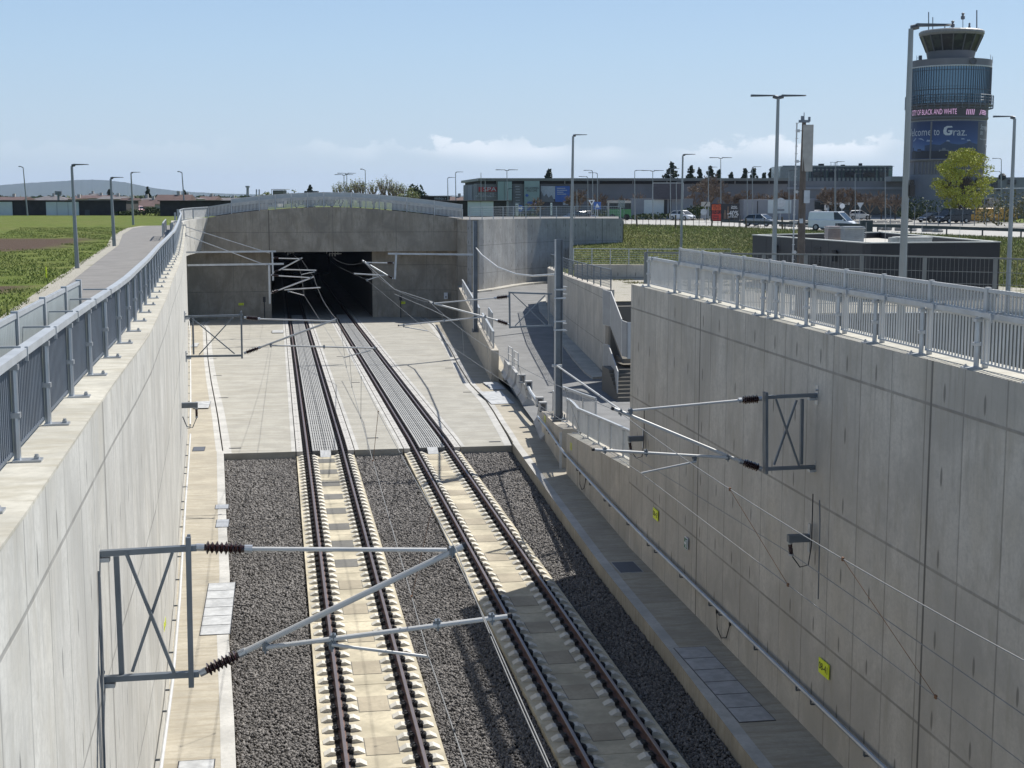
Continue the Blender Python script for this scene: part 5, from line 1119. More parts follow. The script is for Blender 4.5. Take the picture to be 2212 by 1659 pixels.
# conifers behind the terminal
for i,(x,yt,w,d) in enumerate(((1185,363,34,330),(1449,349,46,340),(1492,356,24,340),(1510,362,16,345),(1534,358,30,345),(1551,366,18,345),(1578,370,12,345),(1608,363,18,345),(1627,362,22,345),(1649,371,20,345),(1664,363,18,345),(1675,357,20,345),(670,399,14,330),(237,409,14,420),(240,411,14,420),(320,404,13,420),(398,411,20,420),(1012,412,8,300))):
    hh=htop(yt,d,7); conifer(gz(x,d),hh,w*d/F*1.9,f'dark conifer {["with a broad low crown","with a wide ragged crown","with a slim crown","with a small thin crown","with a bushy crown","with a short crown"][i%6]} behind the {"terminal roof" if x>1000 and x!=1012 else "houses"}, {"number %d from the left"%(i+1) if x>1100 else "at the left end of the terminal" if x==1012 else "standing near the %s"%("portal railing" if x==670 else "second lamp" if x<250 and i==13 else "third lamp" if x==320 else "blue hills gap" if x==398 else "long shed roof")}','conifers on the horizon',40+i)
# bare trees in front of the terminal
for i,(x,yt,d) in enumerate(((1160,415,238),(1247,398,236),(1292,402,238),(1345,404,236),(1378,402,238),(1530,360,234),(1500,402,238),(1572,402,236),(1608,402,234),(1648,398,236),(1690,396,232),(1716,400,230),(1800,388,226),(1835,392,228),(1880,398,226),(1905,398,228),(1935,400,226))):
    baretree('bare_tree',gz(x,d),htop(yt,d,7)*.98,f'bare brown tree before the terminal facade, number {i+1} from the left','bare trees along the terminal',100+i,spread=.85,depth=5 if i in(1,5,8,10,12,13) else 4,trunk=.22)
# spring trees beyond the portal
for i,(x,yt,d,sp) in enumerate(((735,388,300,.6),(757,383,305,.45),(778,380,300,.5),(807,382,300,.7),(832,372,300,.5),(850,384,305,.6),(861,388,300,.6),(717,404,300,.7),(880,402,250,.8),(640,410,330,.8),(575,411,420,.7),(612,411,420,.7))):
    baretree('spring_tree',gz(x,d),htop(yt,d,7)*1.22,f'slender tree with thin new yellow-green leaves beyond the portal railing, number {i+1} in its row','thin spring trees beyond the portal',200+i,mat='twig',leaf='leaf_spring',lsize=.13 if d<310 else .25,ln=4 if i!=8 else 9,spread=sp,depth=3,trunk=.2,up=.35)
for i,(x,d,r,hh) in enumerate(((1800,224,1.5,1.1),(1975,228,3,1.3),(2003,226,5,3.2),(2190,175,7,3.6),(2240,170,7,4.),(1130,222,3,.9),(1290,230,4,1.2),(1420,229,6,1.1),(1500,228,3,2.2),(880,225,2.5,1.6),(905,400,3,6),(1780,223,2,1.),(340,240,3,1.2),(240,242,6,1.2),(180,242,6,1.2),(110,242,6,1.4),(40,242,6,1.4),(-20,242,6,1.4),(290,240,4,.8))):
    z=7.5 if x<700 else 7.0
    bush('bush',gz(x,d,z),(r,2.,hh),('low dark hedge bush in front of the black sheds' if x<350 else 'green bush near the terminal forecourt')+f', number {i+1} in the planting',seed=i+1,n=900,size=.16 if d<300 else .4,mat='leaf_hedge' if i not in (3,4) else 'leaf_bush',group='bushes by the sheds' if x<350 else 'bushes by the terminal')
# ================================================================ LAMPS AND POLES
def lamp(px,yb,pxt,yt,d,arm,label,r=.09,double=False,L=.9,group='street lamps',zb_=None,kind='flat'):
    B=Dp(px,yb,d); T=Dp(pxt,yt,d)
    if zb_ is not None: B=B+(B-T).normalized()*((B.z-zb_)/max(.01,(T-B).normalized().z))
    root=thing('street_lamp',B,label,'street lamp',group)
    MB().tube([B,B.lerp(T,.35),T],[r,r*.85,r*.55],10).build('pole','lamp_metal',root)
    for s in ((1,-1) if double else (arm,)):
        b=MB(); a=T+UP*.02
        if kind=='flat':
            b.tube([a,a+VR*s*.22*L+UP*.05*L],r*.6,8); c=a+VR*s*.65*L+UP*.07*L
            M=frame(c,VR,VF); P=[M@Vector((x*L*.5,y*L*.2,z)) for x,y,z in ((-1,-.5,-.03),(1,-.8,.0),(1,.8,.0),(-1,.5,-.03),(-1,-.5,.06*L),(1,-.6,.04*L),(1,.6,.04*L),(-1,.5,.06*L))]
            b.add(P,[(3,2,1,0),(4,5,6,7),(0,1,5,4),(1,2,6,5),(2,3,7,6),(3,0,4,7)])
        else: b.tube([a,a+VR*s*.35*L+UP*.12*L],r*.6,6); b.box(a+VR*s*.55*L+UP*.16*L,(.35*L,.2,.14),FACE)
        b.build('lamp_head','lamp_head',root)
    return root
lb=[Zp(167,580,7.5),Zp(247,532,7.5),Zp(288,486,7.5)]
def fd(p): return p.x*sY+p.y*cY
lamp(167,580,155,359,fd(lb[0]),1,'nearest street lamp on the grass beside the asphalt path',.10,L=.62)
lamp(247,532,239,386,fd(lb[1]),1,'second street lamp beside the bend of the asphalt path',.12,L=.7)
lamp(288,487,283,374,fd(lb[2]),1,'third street lamp at the far end of the asphalt path',.13,L=.9)
lamp(60,470,50,362,235,-1,'thin leaning lamp in front of the black shed at the far left',.13,L=1.,kind='round')
lamp(399,452,393,373,235,-1,'thin lamp rising behind the left end of the portal railing',.13,L=1.,kind='round')
lamp(1233,600,1238,294,107,1,'tall lamp standing behind the curved inner wall of the access ramp',.15,L=.9,zb_=4.6)
lamp(1471,545,1475,336,112,1,'lamp rising from the grassy embankment before the white car',.12,L=.85,zb_=4.6)
lamp(1672,556,1681,212,70,1,'tall double-headed lamp beside the antenna mast',.14,double=True,L=1.15,zb_=4.6)
lamp(1950,592,1968,62,43,1,'tallest nearest lamp standing in front of the control tower',.135,L=1.0,zb_=4.6)
lamp(2178,612,2192,256,70,-1,'tall lamp near the right edge of the picture',.13,L=.9,zb_=4.6)
b=MB(); c=Dp(1957,412,43)+VR*.16; b.box(c,(.16,.2,.34),FACE); b.box(c+UP*.25,(.1,.16,.14),FACE); tag(b.build('loudspeaker','black'),'small dark box clamped to the tallest lamp pole','box')
fl=[(1048,389,1,0),(1095,369,1,1),(1097,409,1,0),(1246,409,1,0),(1269.6,383,-1,0),(1280,369.7,-1,0),(1290.5,375,-1,0),(1371,369.7,1,0),(1410,370.5,1,1),(1448,366,1,0),(1460.8,394,1,0),(1530,362.7,1,0),(1556.8,342.7,1,1),(1614,374,1,0),(1625,362,1,0),(1704,369.6,1,0),(1805,351,1,0),(1803,366,1,0),(1847,376,1,0),(1912,361,1,0),(2163,344,-1,0),(2130,355,-1,0),(2162,372,-1,0)]
for i,(x,y,a,dbl) in enumerate(fl): lamp(x+.6,466,x,y,222,a,f'{"three-armed" if dbl else "thin single-arm"} car park lamp before the terminal, number {i+1} from the left',.09,double=bool(dbl),L=1.5 if dbl else 1.2,group='car park lamps',zb_=7.0)
fl=[(743,379,-1,1),(749,376,1,1),(789,368,-1,0),(967,385,1,0),(984,373,1,0)]
for i,(x,y,a,dbl) in enumerate(fl): lamp(x+.8,440,x,y,250,a,f'thin lamp rising behind the portal railing, number {i+1} from the left',.10,double=bool(dbl),L=1.4 if dbl else 1.2,group='lamps beyond the portal',zb_=7.2,kind='flat' if i!=2 else 'round')
B=Dp(1039,470,232); T=Dp(1039,373,232); tag(MB().tube([B,T],[.09,.05],6).build('flagpole','lamp_metal'),'plain thin pole at the left end of the terminal','pole')
# antenna mast with panel
def antenna():
    d=70; B=Dp(1731,560,d); B.z=4.6; T=Dp(1737,262,d); root=thing('antenna_mast',B,'slim antenna mast with ladder and a big pale panel on top','antenna mast')
    MB().tube([B,Dp(1733,430,d),T],[.24,.17,.10],10).build('pole','bark_pale',root)
    b=MB(); l0=B-VR*.42; l1=Dp(1722,266,d)
    for s in (0,.12): b.bar(l0+VF*s,l1+VF*s,.035,.035,up=(0,1,0))
    n=26
    for k in range(n+1):
        p=l0.lerp(l1,k/n); b.bar(p-VR*.07,p+VR*.07,.03,.03)
        if k%4==1: b.bar(p,p+VR*.32,.04,.04); b.box(p+VR*.05,(.16,.10,.14),FACE)
    b.build('ladder','steel_light',root)
    P=Dp(1744,320,d); M=frame(P,VR,UP); b=MB(); w,h=.25,1.12; b.add([M@Vector((x*w,y*h,z*.13)) for x in(-1,1) for y in(-1,1) for z in(-1,1)],[(0,1,3,2),(4,6,7,5),(0,4,5,1),(2,3,7,6),(0,2,6,4),(1,5,7,3)]); b.build('antenna_panel','plaster',root)
    b=MB(); t=Dp(1737,262,d); b.box(t,(.5,.2,.12),FACE); b.box(t+UP*.15-VR*.08,(.14,.14,.2),FACE); b.box(t+VR*.25+UP*.1,(.1,.1,.22),FACE); b.tube([t,Dp(1737,243,d)],.02,5); b.build('top_bracket','steel_dark',root)
    b=MB(); b.box(Dp(1736,425,d)+VR*.1-VF*.2,(.28,.2,.62),FACE); b.build('equipment_box','steel',root); b=MB(); b.box(Dp(1728,477,d)-VF*.3,(.16,.15,.22),FACE); b.build('equipment_box','steel',root)
antenna()
# ================================================================ DARK PLANT BUILDING AND MESH FENCE
def plant():
    zt_=7.9; A=Zp(1626,508,zt_);B=Zp(1869.5,525.7,zt_);C=Zp(2160.7,523.4,zt_);D=Zp(1905,502,zt_)
    q=[A,B,C,D]; c=sum(q,Vector())/4; root=thing('plant_building',(c.x,c.y,4.0),'low black flat-roofed technical building behind the mesh fence','building')
    for i,(a,b_) in enumerate(zip(q,q[1:]+q[:1])):
        w=MB().use('dark_build2' if i==0 else 'dark_build'); d=(b_-a); n=Vector((d.y,-d.x,0)).normalized(); t=-n*.35
        if i==0: w.mt=['dark_build2']
        P=[a,b_,b_+t,a+t]; w.prism([(p.x,p.y) for p in P][::1],3.9,zt_-.02); k=int(d.length/2.4)
        w.use('black')
        for j in range(1,k): p=a.lerp(b_,j/k)+n*.004; w.bar(Vector((p.x,p.y,4.2)),Vector((p.x,p.y,zt_-.1)),.02,.012,up=n)
        p,q_=a+n*.004,b_+n*.004; w.bar(Vector((*V2(p),6.4)),Vector((*V2(q_),6.4)),.012,.02)
        w.build('facade',None,root)
        w=MB(); w.bar(Vector((*V2(a-n*.15),zt_+.02)),Vector((*V2(b_-n*.15),zt_+.02)),.42,.06); w.build('roof_trim','roof_trim',root)
    w=MB(); w.prism([(p.x,p.y) for p in [c+(v-c)*.985 for v in q]],4.0,7.5); w.build('roof','roof_gravel',root)
    for (x0,x1,y0,y1,d,mt) in ((1789,1819,493.5,518,95,'louvre_pink'),(1824,1869,494,519,93,'louvre')):
        a=Dp(x0,y0,d); b_=Dp(x1,y0,d); z0=7.5; w=MB(); cc=(a+b_)/2+VF*.6; wd=(b_-a).length; n=7; hh=a.z-z0+.15
        w.box((cc.x,cc.y,z0+hh/2),(wd*.94,1.0,hh-.02),FACE)
        w.use(mt)
        for k in range(n): w.box((cc.x,cc.y,z0+.38+(hh-.38)*(k+.5)/n),(wd,1.2,(hh-.38)/n*.5),FACE)
        w.use('roof_trim'); w.box((cc.x,cc.y,a.z+.02),(wd*1.02,1.45,.05),FACE); w.mt[0]='dark_build' if w.mt[0]!=mt else mt; w.build('vent_louvre',None,root)
    a=Dp(1971,511,92); w=MB(); w.box((a.x,a.y,7.7),(2.1,1.5,.5),FACE); w.use('cable_white'); w.box((a.x,a.y,8.0),(2.2,1.6,.08),FACE); w.box((a.x-1.3,a.y,7.75),(.5,.7,.5),FACE); w.mt[0]='roof_trim'; w.build('skylight',None,root)
    # louvre strip and wall fittings on the left facade
    d=(B-A).normalized(); n=Vector((d.y,-d.x,0))
    p=A+d*((B-A).length*.62)+n*.03; w=MB()
    for k in range(14): w.bar(Vector((*V2(p-d*.55),5.2+k*.17)),Vector((*V2(p+d*.55),5.2+k*.17)),.05,.08)
    w.build('louvre_strip','black',root)
    for t in (.25,.47,.78): p=A+d*((B-A).length*t)+n*.12; w=MB(); w.box((p.x,p.y,6.9),(.35,.22,.45),FACE); w.tube([(p.x,p.y,7.1),(p.x,p.y,7.35)],.2,8); w.build('wall_lamp','black',root)
    for (x,yt) in ((1808,489),(1871,490),(1913,488),(1992,484),(2074,486)):
        p=Dp(x,yt,98); w=MB(); w.tube([(p.x,p.y,7.4),(p.x,p.y,p.z+.3)],.012,5); w.build('lightning_rod','steel_light',root)
plant()
fp=[]
for x,y in ((1300,545),(1395,545),(1490,547),(1585,548),(1650,548.5),(1741,549.5),(1862,551),(1998,555),(2151,558),(2300,563)):
    p=Dp(x,y,48-(x-1400)*.004); fp.append(Vector((p.x,p.y,p.z-2.1)))
o=meshrail('tall grey steel mesh fence in front of the black plant building',fp[1:],2.1,'fence_grey',lines=5,sp=.13,name='mesh_fence',cat='fence',postw=.10)
# ================================================================ ROADSIDE
gp=[]
for p in crest[1:]: gp.append(p+VF*.7)
def guard(label,P,a,b):
    root=thing('guard_rail',P[a],label,'guard rail'); c=MB()
    for p,q in zip(P[a:b],P[a+1:b+1]): c.bar(p+UP*.72,q+UP*.72,.08,.30)
    c.build('beam','guard_steel',root)
    for p,q in zip(P[a:b],P[a+1:b+1]):
        l=(q-p).length; n=max(1,int(l/4.))
        for k in range(n): s=p.lerp(q,k/n)+VF*.1; MB().bar(s,s+UP*.8,.1,.12,up=(0,1,0)).build('post','guard_steel',root)
guard('long dark steel guard rail along the near edge of the airport road',gp,2,9)
b=MB(); p=crest[6]-VR*9.5+VF*.3; p=Dp(1871,500,137); p.z=6.9; b.box(p+UP*.7,(1.1,.6,1.5),FACE); tag(b.build('cable_cabinet','guard_steel'),'dark cabinet standing in the guard rail gap above the black building','cabinet')
# thin posts and young stakes on the crest
for i in range(34):
    x=1350+i*13.2+random.uniform(-4,4); 
    k=(x-1345)/105
    base=Zp(x,487+k*1.9+random.uniform(-.5,3),6.85); h=random.uniform(.9,1.7); thick=i%6==2
    b=MB(); b.tube([base-UP*.1,base+UP*h+VR*random.uniform(-.1,.1)],.11 if thick else .035,6); tag(b.build('fence_post' if thick else 'stake','wood_post'),f'{"thick dark wooden post" if thick else "thin brown stake"} on the crest of the embankment, number {i+1} from the left','post','stakes and posts on the embankment crest')
for i in range(14):
    x=1690+i*26+random.uniform(-8,8); p=gz(x,178-i*2.2,6.93); s=random.uniform(.5,1.1); b=MB(); V_=[]
    M=Matrix.Translation(p)@Matrix.Diagonal((s*1.3,s,s*.9,1)); b.lathe([(.1,0),(.55,.02),(.62,.3),(.4,.62),(.08,.72)],M,7)
    for v in range(len(b.v)): b.v[v]=tuple(c_+random.uniform(-.1,.1)*s for c_ in b.v[v])
    tag(b.build('boulder','rock'),f'rough grey boulder along the far side of the airport road, number {i+1} from the left','boulder','boulders along the road')
# tall thin fence with angled tops at the right car park
for i in range(11):
    x=1925+i*26; p=gz(x,182,6.9); b=MB(); b.bar(p,p+UP*2.4,.07,.07,up=(0,1,0)); b.bar(p+UP*2.4,p+UP*2.75-VR*.4,.06,.06); tag(b.build('fence_post','steel_dark'),f'steel fence post with bent top at the car park, number {i+1} from the left','fence post','bent-top fence posts')
# ================================================================ VEHICLES
def vehicle(kind,label,cat,pos,heading,paint,S_=1.,extra=None):
    root=local(kind,label,cat); root.location=pos; root.rotation_euler=(0,0,heading)
    def loft(mb,secs):
        # secs: list of cross-sections, each list of (x,y,z) of equal count
        n=len(secs[0]); vs=[p for s in secs for p in s]; fs=[]
        for i in range(len(secs)-1):
            for k in range(n): k2=(k+1)%n; fs.append((i*n+k,i*n+k2,(i+1)*n+k2,(i+1)*n+k))
        fs.append(tuple(range(n-1,-1,-1))); fs.append(tuple((len(secs)-1)*n+k for k in range(n))); mb.add(vs,fs)
    if kind=='parked_car' or kind=='car': L,Wd,prof=4.3,.88,[(-2.15,.40,.78,.74),(-2.05,.25,.95,.84),(-1.5,.20,1.0,.88),(.9,.20,.95,.88),(1.7,.22,.80,.84),(2.08,.25,.66,.74),(2.15,.35,.55,.62)]; cab=[(-1.95,.95,-1.45,1.40,.66),(1.25,.93,.35,1.46,.66)]; wx=(-1.32,1.32);wr=.33
    elif kind=='van': L,Wd,prof=4.95,.98,[(-2.45,.4,1.0,.92),(-2.42,.28,1.15,.96),(-1.8,.22,1.2,.98),(1.3,.22,1.15,.98),(2.1,.25,1.0,.94),(2.42,.28,.85,.84),(2.5,.4,.7,.76)]; cab=[(-2.42,1.1,-2.3,1.97,.86),(1.95,1.05,.95,1.97,.82)]; wx=(-1.5,1.55);wr=.34
    b=MB(); secs=[]
    for x,z0,z1,w in prof: secs.append([(x,-w*.92,z0),(x,-w,z0+.18),(x,-w,z1-.08),(x,-w*.93,z1),(x,w*.93,z1),(x,w,z1-.08),(x,w,z0+.18),(x,w*.92,z0)])
    loft(b,secs); body=b.build('body',paint,root)
    (xr,zr,xrt,zrt,wt),(xf,zf_,xft,zft,wt2)=cab; w0=Wd*.93
    b=MB(); P=[(xr,-w0,zr),(xf,-w0,zf_),(xf,w0,zf_),(xr,w0,zr),(xrt,-wt,zrt),(xft,-wt2,zft),(xft,wt2,zft),(xrt,wt,zrt)]
    b.add(P,[(0,1,5,4),(1,2,6,5),(2,3,7,6),(3,0,4,7)])
    b.build('windows' if kind!='van' else 'cab_windows','glass_dark',root)
    b=MB(); b.add([(xrt-.05,-wt,zrt),(xft+.08,-wt2,zft-.02),(xft+.08,wt2,zft-.02),(xrt-.05,wt,zrt),(xrt,-wt*.9,zrt+.06),(xft,-wt2*.9,zft+.06),(xft,wt2*.9,zft+.06),(xrt,wt*.9,zrt+.06)],[(3,2,1,0),(4,5,6,7),(0,1,5,4),(1,2,6,5),(2,3,7,6),(3,0,4,7)])
    for s in(-1,1):
        b.bar((xf,s*w0,zf_),(xft,s*wt2,zft),.07,.05); b.bar((xr,s*w0,zr),(xrt,s*wt,zrt),.12,.06)
        if kind!='van': b.bar((-.35,s*(w0),.97),(-.35,s*(wt),1.43),.08,.04)
    if kind=='van':
        for s in (-1,1): b.add([(xr-.01,s*(w0+.01),zr),(.55,s*(w0+.01),1.1),(.45,s*(wt+.015),zft),(xrt,s*(wt+.015),zrt)],[(0,1,2,3)])
        b.add([(xr-.03,-w0,zr),(xr-.03,w0,zr),(xrt-.02,wt,zrt),(xrt-.02,-wt,zrt)],[(0,1,2,3)])
    b.build('roof',paint,root)
    for x in wx:
        for s in(-1,1):
            M=Matrix.Translation((x,s*(Wd-.02),wr))@Matrix.Rotation(R(90),4,'X'); t=MB().lathe([(wr*.6,-.11),(wr,-.10),(wr,.10),(wr*.6,.11)],M,18); t_=t.build('wheel','tyre',root)
            h=MB(); M2=Matrix.Translation((x,s*(Wd-.01)+s*.095,wr))@Matrix.Rotation(R(90),4,'X'); h.lathe([(.02,-.02),(wr*.62,-.018),(wr*.62,.018),(.02,.02)],M2,12); h.build('rim','rim',t_)
    for s in(-1,1):
        b=MB(); xx=2.06 if kind!='van' else 2.40; b.box((xx,s*Wd*.68,prof[-2][2]-.04),(.16,.34,.15)); b.build('headlight','cable_white',root)
        b=MB(); b.box((xf-.35,s*(Wd+.1),zf_+.08),(.12,.2,.15)); b.build('mirror',paint,root)
        b=MB(); b.box((prof[0][0]+.02,s*Wd*.78,prof[0][2]-.05),(.1,.2,.2)); b.build('tail_light','spa_red',root)
    b=MB(); b.box((prof[-1][0]-.02,0,.42),(.1,Wd*1.1,.18 if kind!='van' else .34)); b.build('grille','black',root)
    b=MB(); b.box((prof[-1][0]+.04,0,.45),(.02,.5,.11)); b.build('number_plate','white_paint',root)
    return root
hd_=lambda r_,f_: math.atan2((VR*r_+VF*f_).y,(VR*r_+VF*f_).x)
vehicle('car','small white hatchback driving on the airport road behind the embankment','car',gz(1475,222,6.98),hd_(.62,-.78),'car_white')
vehicle('car','pale grey saloon car driving on the road left of the double-headed lamp','car',gz(1645,178,6.96),hd_(.75,-.66),'car_grey')
vehicle('van','white panel van driving on the road behind the guard rail','van',gz(1800,156,6.97),hd_(.82,-.57),'car_white')
vehicle('parked_car','dark parked car with a bright roof behind the curved wall railing','car',gz(1244,215,6.95),hd_(-.8,-.6),'car_dark')
vehicle('parked_car','dark hatchback parked right of the first lamp behind the curved wall railing','car',gz(1266,222,6.95),hd_(.5,-.86),'car_dark')
vehicle('parked_car','dark parked car behind the bent-top fence before the tower','car',gz(2015,205,6.95),hd_(-.85,-.5),'car_dark')
vehicle('van','dark van parked beside the dark car before the tower','van',gz(2060,200,6.95),hd_(-.9,-.42),'car_dark')
vehicle('van','yellow van parked below the yellow-green tree, left one','van',gz(2108,208,6.95),hd_(-.97,-.2),'yellow_van'); vehicle('van','yellow van parked far right, right one','van',gz(2160,210,6.95),hd_(-.97,-.2),'yellow_van')
vehicle('parked_car','pale car parked behind the road signs and billboard','car',gz(1508,232,6.95),hd_(.9,-.3),'car_grey')
vehicle('parked_car','white car parked by the terminal entrance, left of the small bus','car',gz(1765,232,6.95),hd_(.9,.3),'car_white'); vehicle('parked_car','white car parked by the terminal entrance, right of the small bus','car',gz(1853,230,6.95),hd_(.9,.3),'car_white')
vehicle('parked_car','pink and red car parked before the blue container','car',gz(510/1.0*0+290,252,7.5),hd_(-.4,-.9),'car_pink')
def bus(label,x0,x1,yt,d,paint,lower):
    a,b_=gz(x0,d,6.95),gz(x1,d,6.95); root=thing('bus',(a+b_)/2,label,'bus'); l=(b_-a).length; c=(a+b_)/2; H=htop(yt,d,6.95)
    m=MB(); m.use(lower); m.box(c+UP*(H*.3+.15),(l,2.5,H*.42),FACE); m.use(paint); m.box(c+UP*(H*.93),(l,2.5,H*.12),FACE); m.box(c-VR*(l*.47)+UP*(H*.55),(l*.06,2.52,H*.7),FACE); m.build('body',None,root)
    m=MB(); m.box(c+UP*H*.68,(l*.985,2.44,H*.40),FACE); m.build('windows','glass_dark',root)
    for t in (-.3,.32):
        p=c+VR*l*t-VF*1.22+UP*.48; M=frame(p,VR,UP); MB().lathe([(.25,-.1),(.48,-.09),(.48,.09),(.25,.1)],M,16).build('wheel','tyre',root)
    m=MB(); p=c-VR*(l*.5+.15)-VF*1.1+UP*H*.78; m.box(p,(.15,.2,.45),FACE); m.bar(p+UP*.2,p+VR*.3+UP*.35,.05,.05); m.build('mirror','black',root)
bus('green and white coach standing before the terminal',1312,1362,433,226,'plaster','bus_green'); bus('small white shuttle bus with a dark glass side at the terminal entrance',1785,1832,437,228,'white_paint','guard_steel')
# ================================================================ SIGNS
def bb_(mb,x0,x1,y0,y1,d,th=.15): 
    a=Dp(x0,y0,d);b=Dp(x1,y1,d); c=(a+b)/2+VF*th/2; mb.box(c,(abs((b-a).dot(VR)),th,abs(a.z-b.z)),FACE); return c
def wtext(par,s,x,y,d,size,mat,width=None,out=.06,shear=0,ext=.004):
    p=Dp(x,y,d)-VF*out; return text(par,'lettering',s,mat,frame(p,VR,UP),size,ext,width,shear=shear)
m=MB().use('black'); d=206; bb_(m,1536,1597,440,478,d,.3); o=m.build('billboard','black'); tag(o,'roadside billboard, orange-red left third and dark right part with -40 percent','billboard')
m=MB(); bb_(m,1538,1557,441.5,454,d-.06,.05); m.build('orange_field','orange',o); m=MB(); bb_(m,1538,1557,462,476.5,d-.06,.05); m.build('red_field','billboard_red',o)
for s,x,y,sz,mt,w in (('FAKTEN','1547.5',445,.55,'black',1.15),('VERSE',1547.5,450.5,.5,'black',1.),('07-09 2',1547.5,458.5,.6,'billboard_red',1.2),('ORAG',1546,467,.45,'black',.9),('Zeitraum',1547,472,.3,'black',.9),('-40%',1583,461,1.0,'white_paint',1.6),('auf Boden',1583,468,.45,'white_paint',1.3),('Jetzt',1586,446,.35,'white_paint',.8),('besuchen',1586,449.5,.35,'white_paint',.9)): wtext(o,s,float(x),y,d-.1,sz,mt,w)
m=MB()
for (cx_,cy_,w_,h_) in ((1566,463,2.6,10),(1572.5,459,2.4,14)):
    c=Dp(cx_,cy_,d-.08); M=frame(c,VR,UP); ww=w_*d/F; hh=h_*d/F; flat(m,M,[(-ww,-hh),(ww,-hh),(ww*.9,hh*.2),(ww*.45,hh*.45),(ww*.5,hh*.8),(0,hh),(-ww*.5,hh*.8),(-ww*.45,hh*.45),(-ww*.9,hh*.2)],.02)
m.build('poster_figures','skin_tone',o)
def roadsign(x,yt,d,shape,label,col='white_paint',r=.33,inner=None):
    B=gz(x,d,6.95); root=thing('road_sign',B,label,'road sign'); T=Dp(x,yt,d); MB().tube([B,T+UP*.2],.045,6).build('post','steel',root)
    M=frame(T-VF*.08,VR,UP); m=MB()
    pts={'round':[(r*math.cos(t*math.pi/8),r*math.sin(t*math.pi/8)) for t in range(16)],'down':[(0,-r),(r,r*.7),(-r,r*.7)],'up':[(-r,-r*.7),(r,-r*.7),(0,r)],'square':[(-r,-r),(r,-r),(r,r),(-r,r)],'wide':[(-r*2,-r),(r*2,-r),(r*2,r),(-r*2,r)]}[shape]
    flat(m,M,pts,.03); m.build('sign_face',col,root)
    if inner:
        m=MB(); M2=M@Matrix.Translation((0,0,.035))
        for q in inner[1]: flat(m,M2,[(a*r,b*r) for a,b in q],.008)
        m.build('sign_mark',inner[0],root)
    return root
roadsign(1278,437,215,'down','give way triangle on a thin post behind the curved wall','white_paint',.5,('poster_dark',[[(0,-.35),(.45,.4),(-.45,.4)]]))
roadsign(1290,444,215,'square','blue square sign with a white triangle behind the curved wall','poster_blue',.55,('white_paint',[[(-.6,-.5),(.6,-.5),(0,.6)]]))
roadsign(1686,438,205,'round','round grey traffic sign seen from behind before the white door','steel',.7,('steel_dark',[[(-.8,-1.7),(.8,-1.7),(.8,-1.25),(-.8,-1.25)]]))
r=roadsign(1524,441,205,'wide','white double road sign plate with a black diagonal bar','plaster',.32,('black',[[(-.7,-.7),(-.3,-.8),(.8,.7),(.4,.85)]]))
m=MB(); bb_(m,1514,1530,452,472,205,.08); m.build('lower_plate','terminal_grey',r); m=MB(); c=Dp(1520,458,204.9); M=frame(c,VR,UP); flat(m,M,[(.45*math.cos(t*math.pi/8),.45*math.sin(t*math.pi/8)) for t in range(16)],.02); m.build('round_sign','steel',r)
roadsign(1819,445,190,'round','small white round sign before the terminal entrance','white_paint',.35); roadsign(1858,443,185,'down','small triangular sign seen from behind near the shuttle bus','steel',.45); roadsign(1124,450,215,'round','round blue sign with an arrow left of the white totem','poster_blue',.5,('white_paint',[[(-.6,-.2),(.2,-.2),(.2,-.6),(.7,0),(.2,.6),(.2,.2),(-.6,.2)]]))
for x0,x1,y0,y1,d,l in ((1030+85,1030+97-1,440,461,214,'white totem sign with small print left of the welcome banner'),(1189,1193,438,460,216,'slim white totem sign before the winter poster')):
    x0,x1=(1113.5,1120) if x0==1115 else (x0,x1); m=MB(); bb_(m,x0,x1,y0,y1+5,d,.25); m.use('sign_text')
    for k in range(4): bb_(m,x0+1.2,x1-1.2,y0+3+k*4,y0+4.2+k*4,d-.02,.02)
    m.mt[0]='white_paint' if m.mt[0]=='sign_text' else m.mt[0]; 
    m2=MB().use('white_paint'); m2.v,m2.f,m2.uv,m2.mi=m.v,m.f,m.uv,[0]*6+[1]*(len(m.f)-6); m2.mt=['white_paint','sign_text']; tag(m2.build('totem_sign',None),l,'sign')
m=MB(); bb_(m,1335,1350,432,449,180,.1); m.bar(Dp(1337,449,180),gz(1337,180,6.95),.08,.08,up=(0,1,0)); m.bar(Dp(1348,449,180),gz(1348,180,6.95),.08,.08,up=(0,1,0)); o=m.build('info_board','panel_clear'); tag(o,'see-through framed board in front of the green coach','board')
# striped low blocks on the car park side
for i in range(26):
    x=1105+i*7.6 if i<22 else 0
    if i>=22: continue
    if 1232<x<1245: continue
    p=gz(x,178,6.95); m=MB(); m.box(p+UP*.35,(.16,.3,.7),FACE); 
for i in range(30):
    x=1700+ (i%10)*27+(i//10)*9; d=186+(i//10)*12; p=gz(x,d,6.95); m=MB(); m.box(p+UP*.07,(1.6,.2,.14),FACE); tag(m.build('wheel_stop','rock'),f'low stone wheel stop on the car park, row {i//10+1}, number {i%10+1}','wheel stop','wheel stops of the car park')
